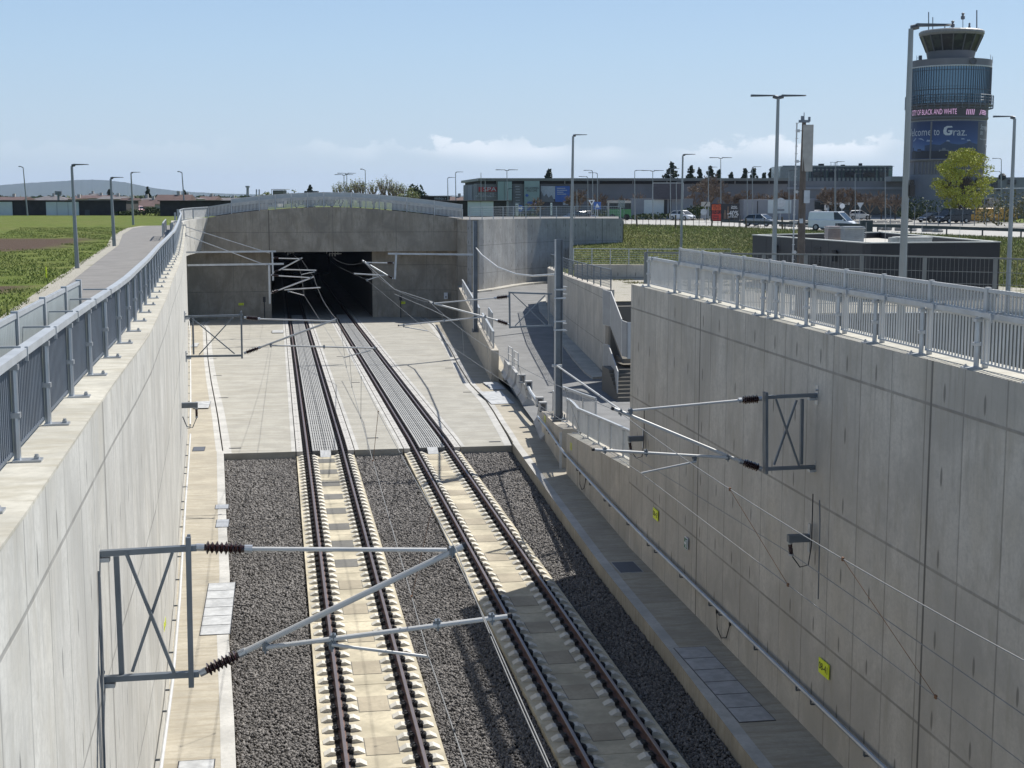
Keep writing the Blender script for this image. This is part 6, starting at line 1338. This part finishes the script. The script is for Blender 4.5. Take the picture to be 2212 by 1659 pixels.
# ================================================================ TERMINAL
def quadwall(mb,a,b,z0,z1,th=.3):
    "upright slab from a to b (ground points), thickness away from the viewer"
    a=Vector((*V2(a),0));b=Vector((*V2(b),0)); d=(b-a).normalized(); n=Vector((-d.y,d.x,0))*th
    mb.prism([V2(a),V2(b),V2(b+n),V2(a+n)],z0,z1)
TD=245
ta=gz(1040,TD); tb_=gz(1700,TD); tc=gz(1001,TD+28)
zr=Dp(1040,385,TD).z
term=thing('airport_terminal',gz(1370,TD),'long low grey airport terminal hall with flat overhanging roof and large signs','building')
m=MB(); quadwall(m,ta,tb_,6.9,zr-.95); quadwall(m,tc,ta,6.9,zr-.95); m.build('facade','terminal_wall',term)
m=MB(); o1,o2,o3=ta-VF*1.2-VR*.5,tb_-VF*1.2,tb_+VF*45; m.prism([V2(o1),V2(o2),V2(o3),V2(tc+VF*10-VR*.8)],zr-.45,zr); m.build('roof','terminal_roof',term)
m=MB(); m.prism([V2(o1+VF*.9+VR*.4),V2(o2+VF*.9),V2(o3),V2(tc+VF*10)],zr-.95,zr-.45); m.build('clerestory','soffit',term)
for i in range(9): p=ta.lerp(tb_,(i+.45)/9)-VF*.3; m=MB(); m.bar(Vector((*V2(p),zr-.95)),Vector((*V2(p),zr-.45)),.16,.1,up=(0,1,0)); m.build('roof_post','terminal_grey',term)
for x0,x1,mt in ((1042,1050,'terminal_grey'),(1057,1064,'terminal_grey')): pass
for t0,t1 in ((.30,.55),(.75,.92)):
    a,b=tc.lerp(ta,t0)-VF*.06-VR*.1,tc.lerp(ta,t1)-VF*.06-VR*.1; m=MB(); quadwall(m,a,b,7,zr-1.1,.05); m.build('wall_panel','terminal_grey',term)
m=MB(); bb_(m,1021,1040,395,470,TD+4,.2)
def fpanel(name,x0,x1,y0,y1,mt,out=.3,th=.12): m=MB(); bb_(m,x0,x1,y0,y1,TD-out,th); return m.build(name,mt,term)
fpanel('sign_board',1030,1074,399,432,'terminal_wall',.25); fpanel('wall_panel',1024,1030,397,470,'terminal_grey',.2)
o=fpanel('shop_sign',1034,1073.6,404,414,'spa_red',.42); wtext(o,'SPA',1058,409.2,TD-.5,.78*1.25,'text_grey',2.2,.08); m=MB(); bb_(m,1039,1040,404,414,TD-.5,.04); m.build('sign_stroke','terminal_wall',o)
for s,x,y in (('MO-SA',1041,419.3),('7:15 -',1065,419.3),('SO+FEIERTAG',1043,424),('6:05 -',1065,424)): wtext(term,s,x,y,TD-.4,.42,'text_grey',None,.06)
fpanel('glass_panel',1075,1106,392,433,'panel_green',1.2,.1); fpanel('glass_fin',1089.5,1090.5,390,433,'terminal_roof',1.35,.06)
fpanel('directory_board',1108,1131,396,452,'terminal_wall',.3)
for k in range(8): 
    m=MB(); bb_(m,1113+ (k%2),1122+((k*5)%4),402+k*6,403.2+k*6,TD-.36,.03); m.build('text_line','text_grey',term)
w1=fpanel('welcome_banner',1132.5,1165.5,391,456,'panel_green',1.2,.15)
wtext(w1,'WILLKOMMEN',1149,406.5,TD-1.3,.5,'poster_dark',2.35,.05); wtext(w1,'WELCOME',1149,412,TD-1.3,.5,'poster_dark',1.75,.05)
m=MB(); c=Dp(1149,445,TD-1.35); M=frame(c,VR,UP); k=F/TD
flat(m,M,[(-.75,.75),(.75,.75),(.75,-.4),(.5,-.75),(.45,.1),(-.55,-.75),(-.95,-.75),(.1,.35),(-.75,.35)],.03); m.use('poster_blue'); M=frame(Dp(1138,422,TD-1.35),VR,UP); flat(m,M,[(-.3,0),(0,.3),(.35,0),(0,-.3)],.03)
m.mt[0]='poster_blue'; m.mi=[0]*len(m.mi); m.build('welcome_arrow',None,w1)
po=fpanel('poster',1167,1231,401,445,'poster_dark',.42); m=MB(); bb_(m,1168,1199,402,430,TD-.5,.03); m.build('poster_photo','poster_white',po)
m=MB(); M=frame(Dp(1184,431,TD-.56),VR,UP); flat(m,M,[(-1.3,-.4),(-1.2,1.5),(-.7,.5),(-.3,1.0),(.1,.3),(.6,.8),(1.1,-.4)],.02); m.build('mountain_shape','terminal_wall',po)
m=MB(); bb_(m,1199.5,1230.5,402,436,TD-.5,.03); q=m.build('poster_text_field','poster_blue',po)
for k in range(4): m=MB(); bb_(m,1203,1203+[18,22,14,20][k],406+k*4.2,407.4+k*4.2,TD-.56,.02); m.build('text_line','text_grey',q)
m=MB(); bb_(m,1216,1230,437,443,TD-.5,.03); m.build('poster_logo','poster_white',po)
for x0,x1 in ((1370,1395),(1435,1460)): pass
def pavilion(x0,x1,y0,d,label,doors,slots=()):
    a,b=gz(x0,d),gz(x1,d); root=thing('pavilion',(a+b)/2,label,'building'); z1=Dp(x0,y0,d).z; m=MB(); quadwall(m,a,b,6.9,z1,6); m.build('wall','terminal_grey',root)
    for (u0,u1,v0,v1) in doors: m=MB(); bb_(m,u0,u1,v0,v1,d-.05,.1); m.build('door','door_white',root)
    for (u0,u1,v0,v1) in slots: m=MB(); bb_(m,u0,u1,v0,v1,d-.07,.1); m.build('dark_slot','black',root)
    return root
pavilion(1364,1497,429,234,'grey flat pavilion with a white door and dark slots below the framed display',[(1391.5,1434,432,463.5)],[(1434.5,1441,431,463.5),(1446,1450,431,463.5)])
pavilion(1607,1760,431,228,'grey flat pavilion with a wide white door behind the round sign',[(1659,1709,432,461)],[(1636,1637,434,461)])
m=MB().use('glass_dark'); 
root=thing('display_frame',gz(1442,233),'big dark glass display in a thin white frame above the pavilion','display')
m=MB(); bb_(m,1411,1475,396,430,233,.2); m.build('display_glass','poster_dark',root); m=MB(); bb_(m,1409.5,1476.5,394.5,396,232.9,.3); bb_(m,1409.5,1411,396,430,232.9,.3); bb_(m,1475,1476.5,396,429,232.9,.3); m.build('display_surround','cable_white',root)
# office block behind
off=thing('office_block',gz(1810,300),'greenish glazed office block with dark windows behind the terminal trees','building')
oa,ob=gz(1691,300),gz(1926,300)
m=MB(); quadwall(m,oa,ob,6.9,Dp(1700,358,300).z,14); m.build('wall','office_glass',off)
for y0,y1 in ((357.5,361),(365,368),(384,391),(401,407),(422,430)): m=MB(); bb_(m,1691,1926,y0,y1,299.7,.3); m.build('band','office_band',off)
for x in range(1745,1925,9): m=MB(); bb_(m,x,x+.7,361,455,299.6,.2); m.build('mullion','mullion',off)
for x0,x1 in ((1757,1778),(1790,1806),(1826,1846),(1866,1890),(1900,1918)): m=MB(); bb_(m,x0,x1,371,382,299.5,.2); m.build('window','window_dark',off)
m=MB(); bb_(m,1686,1745,361,430,299.4,.3); m.build('wall','office_band',off)
for x,w_,h_ in ((1776,8,3),(1861,3,4),(1823,5,1)): m=MB(); bb_(m,x-w_/2,x+w_/2,357.5-h_-1,357.5,304,2); m.build('roof_unit','soffit',off)
m=MB()
for x in (1795,1802,1808): m.bar(Dp(x,358,304),Dp(x,350,304),.08,.08,up=(0,1,0))
m.bar(Dp(1793,350.5,304),Dp(1810,350.5,304),.08,.08); m.build('roof_frame','steel',off)
lk=thing('link_building',gz(1860,262),'dark grey lower link building with shop windows between terminal and tower','building')
la,lb_=gz(1700,262),gz(1985,262); m=MB(); quadwall(m,la,lb_,6.9,Dp(1800,391,262).z,12); m.build('wall','terminal_wall',lk)
m=MB(); bb_(m,1700,1985,404,409,261.7,.3); bb_(m,1700,1985,428,432,261.7,.3); m.build('band','terminal_grey',lk)
m=MB(); bb_(m,1760,1980,436,462,261.6,.2); m.build('shop_window','window_dark',lk)
m=MB(); bb_(m,1925,1965,381,392,258,4); m.build('raised_part','terminal_roof',lk)
rb=thing('service_building',gz(2230,250),'plain grey service building with dark windows right of the tower','building')
ra,rb2=gz(2130,252),gz(2420,252); m=MB(); quadwall(m,ra,rb2,6.9,Dp(2150,383,252).z,12); m.build('wall','tower_concrete',rb)
for x0,x1,y0,y1 in ((2143,2155,390,405),(2178,2195,388,398),(2150,2162,405,412)): m=MB(); bb_(m,x0,x1,y0,y1,251.7,.2); m.build('window','window_dark',rb)
m=MB(); c=Dp(2165,382,252); M=Matrix.Translation(c); m.lathe([(.1,-.6),(.65,-.3),(.65,.2),(.3,.6)],M,12); m.build('roof_dome','black',rb)
rb=thing('car_port',gz(2190,205),'steel canopy with pale flat roof at the right edge','canopy')
m=MB(); a=Dp(2118,408,205); b=Dp(2330,404,205); m.bar(a,b,3,.14); m.build('roof','cable_white',rb)
for x in (2128,2150,2172,2196,2225,2260): p=Dp(x,407,205); MB().bar(Vector((p.x,p.y,7)),p,.12,.12,up=(0,1,0)).build('post','steel_dark',rb)
rb=thing('kiosk',gz(2130,214),'small grey kiosk building with two dark windows behind the yellow vans','building'); m=MB(); quadwall(m,gz(2104,214),gz(2162,214),6.9,Dp(2130,427,214).z,4); m.build('wall','terminal_grey',rb)
for x0 in (2112,2124): m=MB(); bb_(m,x0,x0+8,431,441,213.7,.2); m.build('window','window_dark',rb)
# ================================================================ CONTROL TOWER
DT=262; TC=gz(2041.5,DT); KT=DT/F*.915
def tz(y): return Dp(2052,y,DT).z
tower=thing('control_tower',TC,'round airport control tower with glazed cab and a large blue welcome banner','tower')
def cyl(name,prof,mat,n=72,uv=False):
    m=MB(); M=Matrix.Translation((TC.x,TC.y,0)); m.lathe([(r*KT,tz(y)) for r,y in prof],M,n); return m.build(name,mat,tower)
def ang(px): # facing angle of a picture column on radius r
    return px
def ringpt(r,px,y,out=0.): # point on cylinder of picture radius r at picture column px
    s=max(-1,min(1,(px-2051)/r)); a=math.asin(s); rr=r*KT+out; return Vector((TC.x,TC.y,tz(y)))+VR*(rr*math.sin(a))-VF*(rr*math.cos(a))
cyl('base_wall',[(84,470),(84,378)],'tower_concrete'); cyl('louvre_band',[(82.5,378),(82.5,346)],'tower_grey')
for k in range(30): p=ringpt(82.6,2051-80+160*k/29,377,.05); q=ringpt(82.6,2051-80+160*k/29,350,.05); MB().bar(p,q,.14,.12,up=(0,1,0)).build('fin','tower_rim',tower)
cyl('rim_ring',[(86,348),(87,345),(87,347.5),(84,350)],'tower_rim'); cyl('banner_wall',[(86,345),(86,263)],'tower_navy')
cyl('rim_ring',[(86.6,264.5),(86.6,262),(84,262)],'tower_rim')
cyl('dark_ring',[(85,263),(89,258),(89,254.8),(86,254.6)],'tower_band'); cyl('led_screen',[(88,254.6),(88,238)],'led_back'); cyl('dark_ring',[(88.5,238),(88.5,232),(90,226),(88,226)],'tower_band')
cyl('glass_drum',[(91.5,226),(91.5,147)],'tower_glass')
for k in range(96):
    a=2*math.pi*k/96; p=Vector((TC.x+math.cos(a)*(91.5*KT+.03),TC.y+math.sin(a)*(91.5*KT+.03),0)); 
    if (p-TC).dot(VF)<1.5: MB().bar(Vector((p.x,p.y,tz(226))),Vector((p.x,p.y,tz(147))),.11,.09,up=(math.cos(a),math.sin(a),0)).build('mullion','mullion',tower)
for y,h in ((157,1.3),(198,1.6),(192,.5),(209,.5),(218,.8)): cyl('mullion_ring',[(91.7,y+h/2),(92.1,y+h/2),(92.1,y-h/2),(91.7,y-h/2)],'mullion')
cyl('rim_ring',[(91.5,150),(92.6,149),(92.6,147),(91,146.8)],'steel_light')
cyl('parapet',[(92,147.5),(92.4,133),(90,132.6),(88,134)],'tower_grey')
cyl('cab_base',[(50,136),(55,113),(54,112.5)],'tower_grey'); cyl('cab_glass',[(55,113),(70,78),(69,77.5)],'cab_glass',16)
for k in range(16):
    a=2*math.pi*k/16; u=Vector((math.cos(a),math.sin(a),0)); MB().bar(Vector((TC.x,TC.y,tz(113)))+u*55.4*KT,Vector((TC.x,TC.y,tz(78)))+u*70.6*KT,.16,.14,up=u).build('cab_mullion','tower_band',tower)
cyl('cab_rim',[(70,79),(73,74.5),(73,70),(70,67.5),(60,67)],'tower_rim',32); cyl('cab_roof',[(66,68),(40,64),(5,63.5)],'tower_grey',32)
# balcony with railing
m=MB(); M=Matrix.Translation((TC.x,TC.y,0)); m.lathe([(88*KT,tz(233)),(98*KT,tz(231)),(98*KT,tz(229)),(88*KT,tz(229))],M,64); m.build('balcony','tower_band',tower)
m=MB()
for y in (209,215,221): 
    ring=[Vector((TC.x+math.cos(t*math.pi/32)*98*KT,TC.y+math.sin(t*math.pi/32)*98*KT,tz(y))) for t in range(65)]; m.tube(ring,.045,4,caps=False)
m.build('balcony_railing','steel_dark',tower)
for k in range(40):
    a=2*math.pi*k/40; p=Vector((TC.x+math.cos(a)*98*KT,TC.y+math.sin(a)*98*KT,0)); m=MB(); m.bar(Vector((p.x,p.y,tz(236))),Vector((p.x,p.y,tz(209))),.09,.09,up=(0,1,0)); m.bar(Vector((p.x,p.y,tz(236))),Vector((TC.x+math.cos(a)*88*KT,TC.y+math.sin(a)*88*KT,tz(238))),.1,.1); m.build('balcony_post','steel_dark',tower)
def on_drum(objmesh_pts,r,px,y,out):
    pass
def drumtext(name,s,px0,px1,y,r,h,mat,out=.09,shear=0,par=None):
    "lettering bent round the drum between two picture columns"
    a0=math.asin((px0-2051)/r) if px0>100 else px0; a1=math.asin((px1-2051)/r)
    cu=bpy.data.curves.new('t','FONT'); cu.body=s; cu.size=1; cu.align_y='CENTER'; cu.resolution_u=2; cu.shear=shear
    to=bpy.data.objects.new('t',cu); COL.objects.link(to); bpy.context.view_layer.update(); me=bpy.data.meshes.new_from_object(to); bpy.data.objects.remove(to)
    xs=[v.co.x for v in me.vertices]; x0,x1=min(xs),max(xs); R_=r*KT+out; zc=tz(y)
    for v in me.vertices:
        a=a0+(a1-a0)*(v.co.x-x0)/(x1-x0); z=zc+v.co.y*h
        v.co=Vector((TC.x,TC.y,z))+VR*(R_*math.sin(a))-VF*(R_*math.cos(a))-TC
    me.materials.clear(); me.materials.append(MATS[mat]); me.name=name; ob=bpy.data.objects.new(name,me); COL.objects.link(ob); ob.parent=par or tower; ORG[ob]=tuple(TC); return ob
def drumpoly(name,polys,r,mat,out,px_mode=True):
    m=MB()
    for poly in polys:
        n=len(poly); vs=[ringpt(r,x,y,out) for x,y in poly]; m.add(vs,[tuple(range(n))])
    return m.build(name,mat,tower)
drumtext('led_lettering','CITY OF BLACK AND WHITE',-1.42,2043,246,88,1.35,'led_pink')
drumpoly('led_stripes',[[(2064+i*4.4,252),(2066+i*4.4,252),(2067.4+i*4.4,240.5),(2065.4+i*4.4,240.5)] for i in range(5)],88,'led_pink',.09)
drumpoly('led_stripes',[[(2098,252),(2100,252),(2104,241),(2102,241)],[(2103,250),(2118,252),(2118.5,250.5),(2104,248.5)],[(2104,247),(2119,249),(2119,247),(2105,245)],[(2105,243.5),(2118,245.5),(2117,243),(2107,241.3)]],88,'led_pink',.09)
drumpoly('banner_sky',[[(x,288),(x+6,288),(x+6,325),(x,325)] for x in range(1968,2098,6)],86,'welcome_blue',.05) if 0 else None
# banner picture: sky, clouds, mountains, three generic off-road vehicles, dark right panel
t=NT('banner_print',.45,0,.4); z=t.xyz(t.pos())[2]; g_=t.mr(z,tz(325),tz(268),0,1,False); t.col(t.ramp(g_,[(0,(.10,.17,.32)),(.35,(.035,.075,.20)),(1,(.014,.028,.085))]))
def drumband(name,x0,x1,y0,y1,mat,out,r=86):
    m=MB(); n=int((x1-x0)/4)
    for i in range(n):
        a,b=x0+(x1-x0)*i/n,x0+(x1-x0)*(i+1)/n; m.add([ringpt(r,a,y1,out),ringpt(r,b,y1,out),ringpt(r,b,y0,out),ringpt(r,a,y0,out)],[(0,1,2,3)])
    return m.build(name,mat,tower)
drumband('banner_sky',1966.5,2097,267,343,'banner_print',.05); drumband('banner_panel',2097,2136,266,345,'poster_dark' if 0 else 'tower_band',.06)
plain('banner_ground',(.018,.02,.028),.5); plain('banner_mountain',(.035,.055,.10),.5); plain('banner_cloud',(.30,.36,.45),.5); plain('banner_vehicle',(.16,.18,.20),.5)
mt=[(1967,320),(1985,316),(1998,314),(2012,316),(2021,310),(2026,308),(2034,313),(2050,315),(2062,314),(2070,311),(2076,307),(2082,311),(2092,313),(2097,314)]
m=MB()
for (a,b) in zip(mt,mt[1:]): m.add([ringpt(86,a[0],330,.09),ringpt(86,b[0],330,.09),ringpt(86,b[0],b[1],.09),ringpt(86,a[0],a[1],.09)],[(0,1,2,3)])
m.build('banner_mountains','banner_mountain',tower); drumband('banner_ground',1966.5,2097,328,343,'banner_ground',.11)
for (x,y,w_,h_) in ((1975,303,16,6),(1992,306,12,4),(2028,307,8,3),(2060,303,9,2.5),(2074,306,10,3)):
    drumpoly('banner_cloud',[[(x-w_/2,y+h_/2),(x+w_/2,y+h_/2),(x+w_/3,y-h_*.1),(x+w_/6,y-h_/2),(x-w_/8,y-h_*.3),(x-w_/3,y-h_*.6)]],86,'banner_cloud',.085)
def offroad(x,y,s,mat): drumpoly('banner_vehicle',[[(x-10*s,y),(x+10*s,y),(x+10*s,y-3.6*s),(x+7*s,y-4.2*s),(x-10*s,y-4.4*s)],[(x-4*s,y-4.2*s),(x+3.5*s,y-4.2*s),(x+2.6*s,y-8*s),(x-3.4*s,y-8*s)]],86,mat,.14); [drumpoly('banner_wheel',[[(x+cx_*s+2.2*s*math.cos(t*.785),y+.2+2.2*s*math.sin(t*.785)) for t in range(8)][::-1]],86,'black',.17) for cx_ in (-6.2,6.2)]
offroad(2020,330,1.,'banner_vehicle'); offroad(2066,328,.7,'banner_ground'); offroad(1976,330,.8,'banner_ground')
drumtext('banner_lettering','Welcome',-1.70,1995,288,86,1.95,'text_grey',.13); drumtext('banner_lettering','to',1999,2010,288,86,1.95,'text_grey',.13); drumtext('banner_lettering','raz.',2038,2068,289,86,2.0,'text_grey',.13)
drumpoly('banner_initial',[[(2036,279),(2034,276),(2024,276),(2019,279),(2017,286),(2018,292),(2022,295.5),(2031,295.5),(2035,293),(2036.5,285),(2027,285),(2026.5,288),(2031,288),(2030,291),(2026,291),(2023.5,288),(2024,282),(2026.5,279.5)]],86,'text_grey',.13)
drumtext('banner_lettering','Stronger than',2103,2135.4,278,86,1.25,'text_grey',.13,.3); drumtext('banner_lettering','time.',2103,2111,289,86,1.25,'text_grey',.13,.3); drumtext('banner_lettering','The new generation',2103,2126,303,86,.38,'text_grey',.13)
ring=[(2125+4.6*math.cos(t*math.pi/8)*.55,318+4.6*math.sin(t*math.pi/8)) for t in range(17)]
m=MB(); 
for a,b in zip(ring,ring[1:]): m.bar(ringpt(86,*a,.14),ringpt(86,*b,.14),.09,.06)
for t in (-math.pi/2,math.pi/6,5*math.pi/6): m.bar(ringpt(86,2125,318,.14),ringpt(86,2125+4.4*math.cos(t)*.55,318+4.4*math.sin(t),.14),.09,.06)
m.build('banner_emblem','text_grey',tower)
m=MB(); m.bar(ringpt(86,1994.5,345,.16),ringpt(86,1994.5,266,.16),.28,.1,up=(0,1,0)); m.build('banner_seam','tower_grey',tower)
m=MB(); p=ringpt(92,2074,140,.1); M=frame(p,VR,UP); m.lathe([(.55,-.05),(.62,.25),(.5,.3),(.42,.12),(.1,.1)],M,20); m.build('round_vent','tower_band',tower)
for x,y0,y1,w_ in ((2006,78,26,.10),(2015,76,37,.09),(2041,70,55,.10),(2052,67,52,.05),(2058,66,52,.04),(2080,67,35,.07),(2110,68,22,.12),(2114,72,60,.07),(2094,70,60,.06)):
    p=Dp(x,y0+4,DT); q=Dp(x,y1,DT); m=MB(); m.tube([p,q],w_,6); m.build('antenna','steel_dark' if w_>.06 else 'steel',tower)
for x,y,s in ((2058,52,1.),(2080,35,1.),(2094,57,.6)):
    p=Dp(x,y,DT); m=MB(); M=Matrix.Translation(p); m.lathe([(.12,-.6),(.35*s,-.5),(.36*s,.0),(.16,.1),(.3*s,.5),(.1,.62)],M,10); m.build('antenna_head','tower_grey',tower)
for x,y0,y1 in ((2140,132,118),(2152-8,133,122)): m=MB(); m.tube([Dp(x,y0+3,DT),Dp(x,y1,DT)],.05,5); m.build('antenna','steel',tower)
m=MB(); p=Dp(1988,137,DT); m.bar(p,Dp(1988,120,DT),.45,.5,up=(0,1,0)); m.build('roof_unit','tower_band',tower); m=MB()
for k in range(6): m.bar(Dp(1980,124+k*3,DT),Dp(1985,124+k*3,DT),.06,.06)
for x in (1980,1985): m.bar(Dp(x,140,DT),Dp(x,120,DT),.06,.06,up=(0,1,0))
m.build('ladder','steel',tower)
# ================================================================ LEFT AND CENTRE BACKGROUND
def shed(x0,x1,y0,d,label,doors,extra=(),z=7.5,depth=8):
    a,b=gz(x0,d,z),gz(x1,d,z); root=thing('shed',(a+b)/2,label,'shed'); z1=Dp(x0,y0,d).z; m=MB(); quadwall(m,a,b,z-.1,z1-.12,depth); m.build('wall','shed_wood',root); m=MB(); quadwall(m,a-VR*.3-VF*.4,b+VR*.3-VF*.4,z1-.12,z1,depth+.8); m.build('roof','soffit',root)
    for (u0,u1,v0,v1) in doors:
        m=MB(); bb_(m,u0,u1,v0,v1,d-.08,.12); o=m.build('door','door_white',root)
        n=2 if u1-u0<60 else 3
        for k in range(1,n): x=u0+(u1-u0)*k/n; m=MB(); bb_(m,x-.2,x+.2,v0,v1,d-.11,.04); m.build('door_joint','terminal_grey',o)
    for (u0,u1,v0,v1,mt) in extra: m=MB(); bb_(m,u0,u1,v0,v1,d-.08,.12); m.build('hatch',mt,root)
    return root
shed(-120,272,432.5,240,'long black timber shed with white sliding doors left of the path',[(-70,27.5,436,468),(99,171,436,467)],[(183,194,453,469,'guard_steel')])
shed(345,560,433,232,'black timber shed half hidden behind the arched portal railing',[])
shed(930,1094,433,205,'dark shed with a white door right behind the end of the portal railing',[(1010,1066,435,467)],[(938,954,436,452,'door_white')],z=7.0)
root=shed(846,968,423.5,262,'low black pavilion with the word infobox on its fascia',[],z=7.0); wtext(root,'infobox »',951,428.3,261.4,.75,'text_grey',2.1,.1)
m=MB(); c=gz(508/1.0*0+287,258,7.5); 
root=thing('container',gz(285,262,7.5),'dark blue shipping container behind the pink and red car','container'); m=MB(); bb_(m,271,297,446,467,262,3); m.build('body','container_blue',root)
for k in range(10): m=MB(); bb_(m,272.5+k*2.5,273.5+k*2.5,447,466,261.9,.1); m.build('rib','container_blue',root)
def house(x0,x1,ye,yr,d,roof,wallm,label,hip=False,z=7.3,wins=2):
    a,b=gz(x0,d,z),gz(x1,d,z); root=thing('house',(a+b)/2,label,'house','houses beyond the field'); ze=Dp(x0,ye,d).z; zr_=Dp(x0,yr,d).z; dep=9; m=MB(); quadwall(m,a,b,z-.2,ze,dep); m.build('wall',wallm,root)
    ov=.5; A,B_=a-VR*ov-VF*ov,b+VR*ov-VF*ov; C,D_=b+VR*ov+VF*(dep+ov),a-VR*ov+VF*(dep+ov); ins=dep*.5 if hip else 0
    r1=(A+D_)/2+VR*ins; r2=(B_+C)/2-VR*ins
    P=[Vector((*V2(q),zz)) for q,zz in ((A,ze),(B_,ze),(C,ze),(D_,ze),(r1,zr_),(r2,zr_))]; m=MB(); m.add(P,[(0,1,5,4),(1,2,5),(2,3,4,5),(3,0,4),(3,2,1,0)]); r=m.build('roof',roof,root)
    c=r1.lerp(r2,.6); m=MB(); m.box((c.x,c.y,zr_+.2),(.6,.5,1.),FACE); m.build('chimney','plaster',r)
    for k in range(wins): x=x0+(x1-x0)*(k+.6)/(wins+.2); hh=(ze-z)*F/d; m=MB(); bb_(m,x-.5*F/d,x+.5*F/d,ye+hh*.3,ye+hh*.65,d-.05,.1); m.build('window','window_dark',root)
hs=[(-30,45,432,425,330,'roof_brown','plaster','low brown roof'),(52,150,434,423.5,350,'roof_grey','plaster_tan','long dark grey roof'),(146,162,430,427,300,'roof_brown','plaster','small pale gable roof'),(160,238,428,422,360,'roof_brown','plaster','broad red-brown roof'),(173,213,423,418,400,'roof_grey','plaster','raised flat grey roof'),(214,262,430,424,330,'roof_grey','plaster_tan','grey roof with pale wall'),(255,286,447,428,310,'roof_brown','plaster_tan','tan farmhouse'),(268,345,441,426,320,'roof_grey','plaster_tan','large tan farmhouse with grey roof'),(302,330,446,431,300,'roof_brown','plaster','small pale farmhouse'),(334,400,441,420.5,280,'roof_brown','plaster','dark red-roofed house'),(372,425,430,423,330,'roof_grey','plaster','low grey roof'),(430,462,432,424,380,'roof_brown','plaster_tan','far brown roof'),(462,520,434,427,420,'roof_grey','plaster_tan','farther grey roof'),(540,600,434,428,450,'roof_brown','plaster','distant brown roof'),(898,932,437,428,300,'roof_grey','plaster','grey roof left of the infobox'),(968,1004,440,425,300,'roof_brown','plaster_tan','brown roof beside the terminal')]
for i,h in enumerate(hs): house(*h[:7],f'{h[7]} of a house beyond the field, number {i+1}',hip=i%3==1)
root=thing('roof_cabin',gz(600,290),'grey boxy structure with a railing rising behind the portal railing','building'); m=MB(); bb_(m,589,613,411,440,290,4); m.build('cabin','tower_grey',root); m=MB(); bb_(m,586,616,408.5,409.5,289,6); [m.bar(Dp(x,409,289),Dp(x,425,289),.1,.1,up=(0,1,0)) for x in (586.5,615.5)]; bb_(m,590,612,414,417,289.8,.1); m.build('roof_rail','terminal_roof',root)
root=thing('van_roof',gz(671,245),'dark vehicle roof showing above the middle of the portal railing','vehicle'); m=MB(); bb_(m,657,685,412.5,430,245,2.2); m.build('body','car_dark',root); m=MB(); bb_(m,659,683,413.5,417,244.9,.1); m.build('windscreen','glass_dark',root)
B=gz(535,900,7); m=MB(); m.tube([B,Dp(535,403,900)],[1.0,.8],8); m.tube([Dp(535,405,900),Dp(535,401.5,900)],1.4,8); tag(m.build('radio_mast','terminal_grey'),'thin distant radio mast left of the portal crown','mast')
for x in (554,560): B=gz(x,1500,7); m=MB(); m.tube([B,Dp(x,409,1500)],.7,6); m.bar(Dp(x-1.5,412,1500),Dp(x+1.5,412,1500),.5,.5); tag(m.build('power_pylon','terminal_grey'),f'faint distant pylon right of the radio mast, {"left" if x==554 else "right"} one','pylon')
m=MB(); B=gz(126,330,7.5); m.tube([B,Dp(126,420,330)],.25,6); m.tube([Dp(126,421,330),Dp(126,413,330)],.8,10); tag(m.build('water_tank_mast','steel_dark'),'small mushroom-shaped tank on a mast above the black shed roof','mast')
m=MB(); m.bar(Zp(100,600,7.5),Zp(100,600,7.5)+UP*.42,.05,.05,up=(0,1,0)); tag(m.build('marker_stake','yellow_sign'),'short yellow and red marker stake in the grass near the first lamp','stake')
# fence posts at the left end of the portal
for i,(x,y0,y1) in enumerate(((378,500,459),(384,480,452))):
    p=Dp(x,y1,150); m=MB(); m.bar(Vector((p.x,p.y,7.4)),p,.18,.18,up=(0,1,0)); tag(m.build('fence_post','galv_white'),f'bare steel post at the left end of the portal railing, {"shorter" if i==0 else "taller"} one','post')
# far woods as one mass on the horizon
V=[]; g=random.Random(9)
for k in range(150):
    x=g.choice([g.uniform(-60,700),g.uniform(-60,560)]); d=g.uniform(600,900); p=gz(x,d,7); leafcloud((p.x,p.y,p.z+1.6),(9,9,2.2),34,1.3,0,5000+k,V)
o=leafmesh('distant_trees',V,'leaf_hedge',None,(0,0,7)) if 0 else None
me_=np.concatenate(V); n=len(me_); me=bpy.data.meshes.new('distant_trees'); me.vertices.add(4*n); me.vertices.foreach_set('co',me_.reshape(-1)); me.loops.add(4*n); me.loops.foreach_set('vertex_index',np.arange(4*n)); me.polygons.add(n); me.polygons.foreach_set('loop_start',4*np.arange(n)); me.materials.append(MATS['leaf_hedge']); me.update(calc_edges=True)
o=bpy.data.objects.new('distant_trees',me); COL.objects.link(o); tag(o,'far belt of trees along the horizon behind the houses','woodland',kind='stuff')
# ================================================================ HAZE
hm=bpy.data.materials.new('haze'); hm.use_nodes=True; n=hm.node_tree; n.nodes.clear(); out=n.nodes.new('ShaderNodeOutputMaterial'); pv=n.nodes.new('ShaderNodeVolumePrincipled'); pv.inputs['Color'].default_value=(.60,.74,1,1); pv.inputs['Density'].default_value=.00005; pv.inputs['Anisotropy'].default_value=.2; n.links.new(pv.outputs[0],out.inputs['Volume']); MATS['haze']=hm
m=MB(); m.bb((-9000,-200,-6.),(7000,12500,190)); o=m.build('haze','haze'); o['kind']='stuff'; o['label']='thin bluish air fading the far hills'
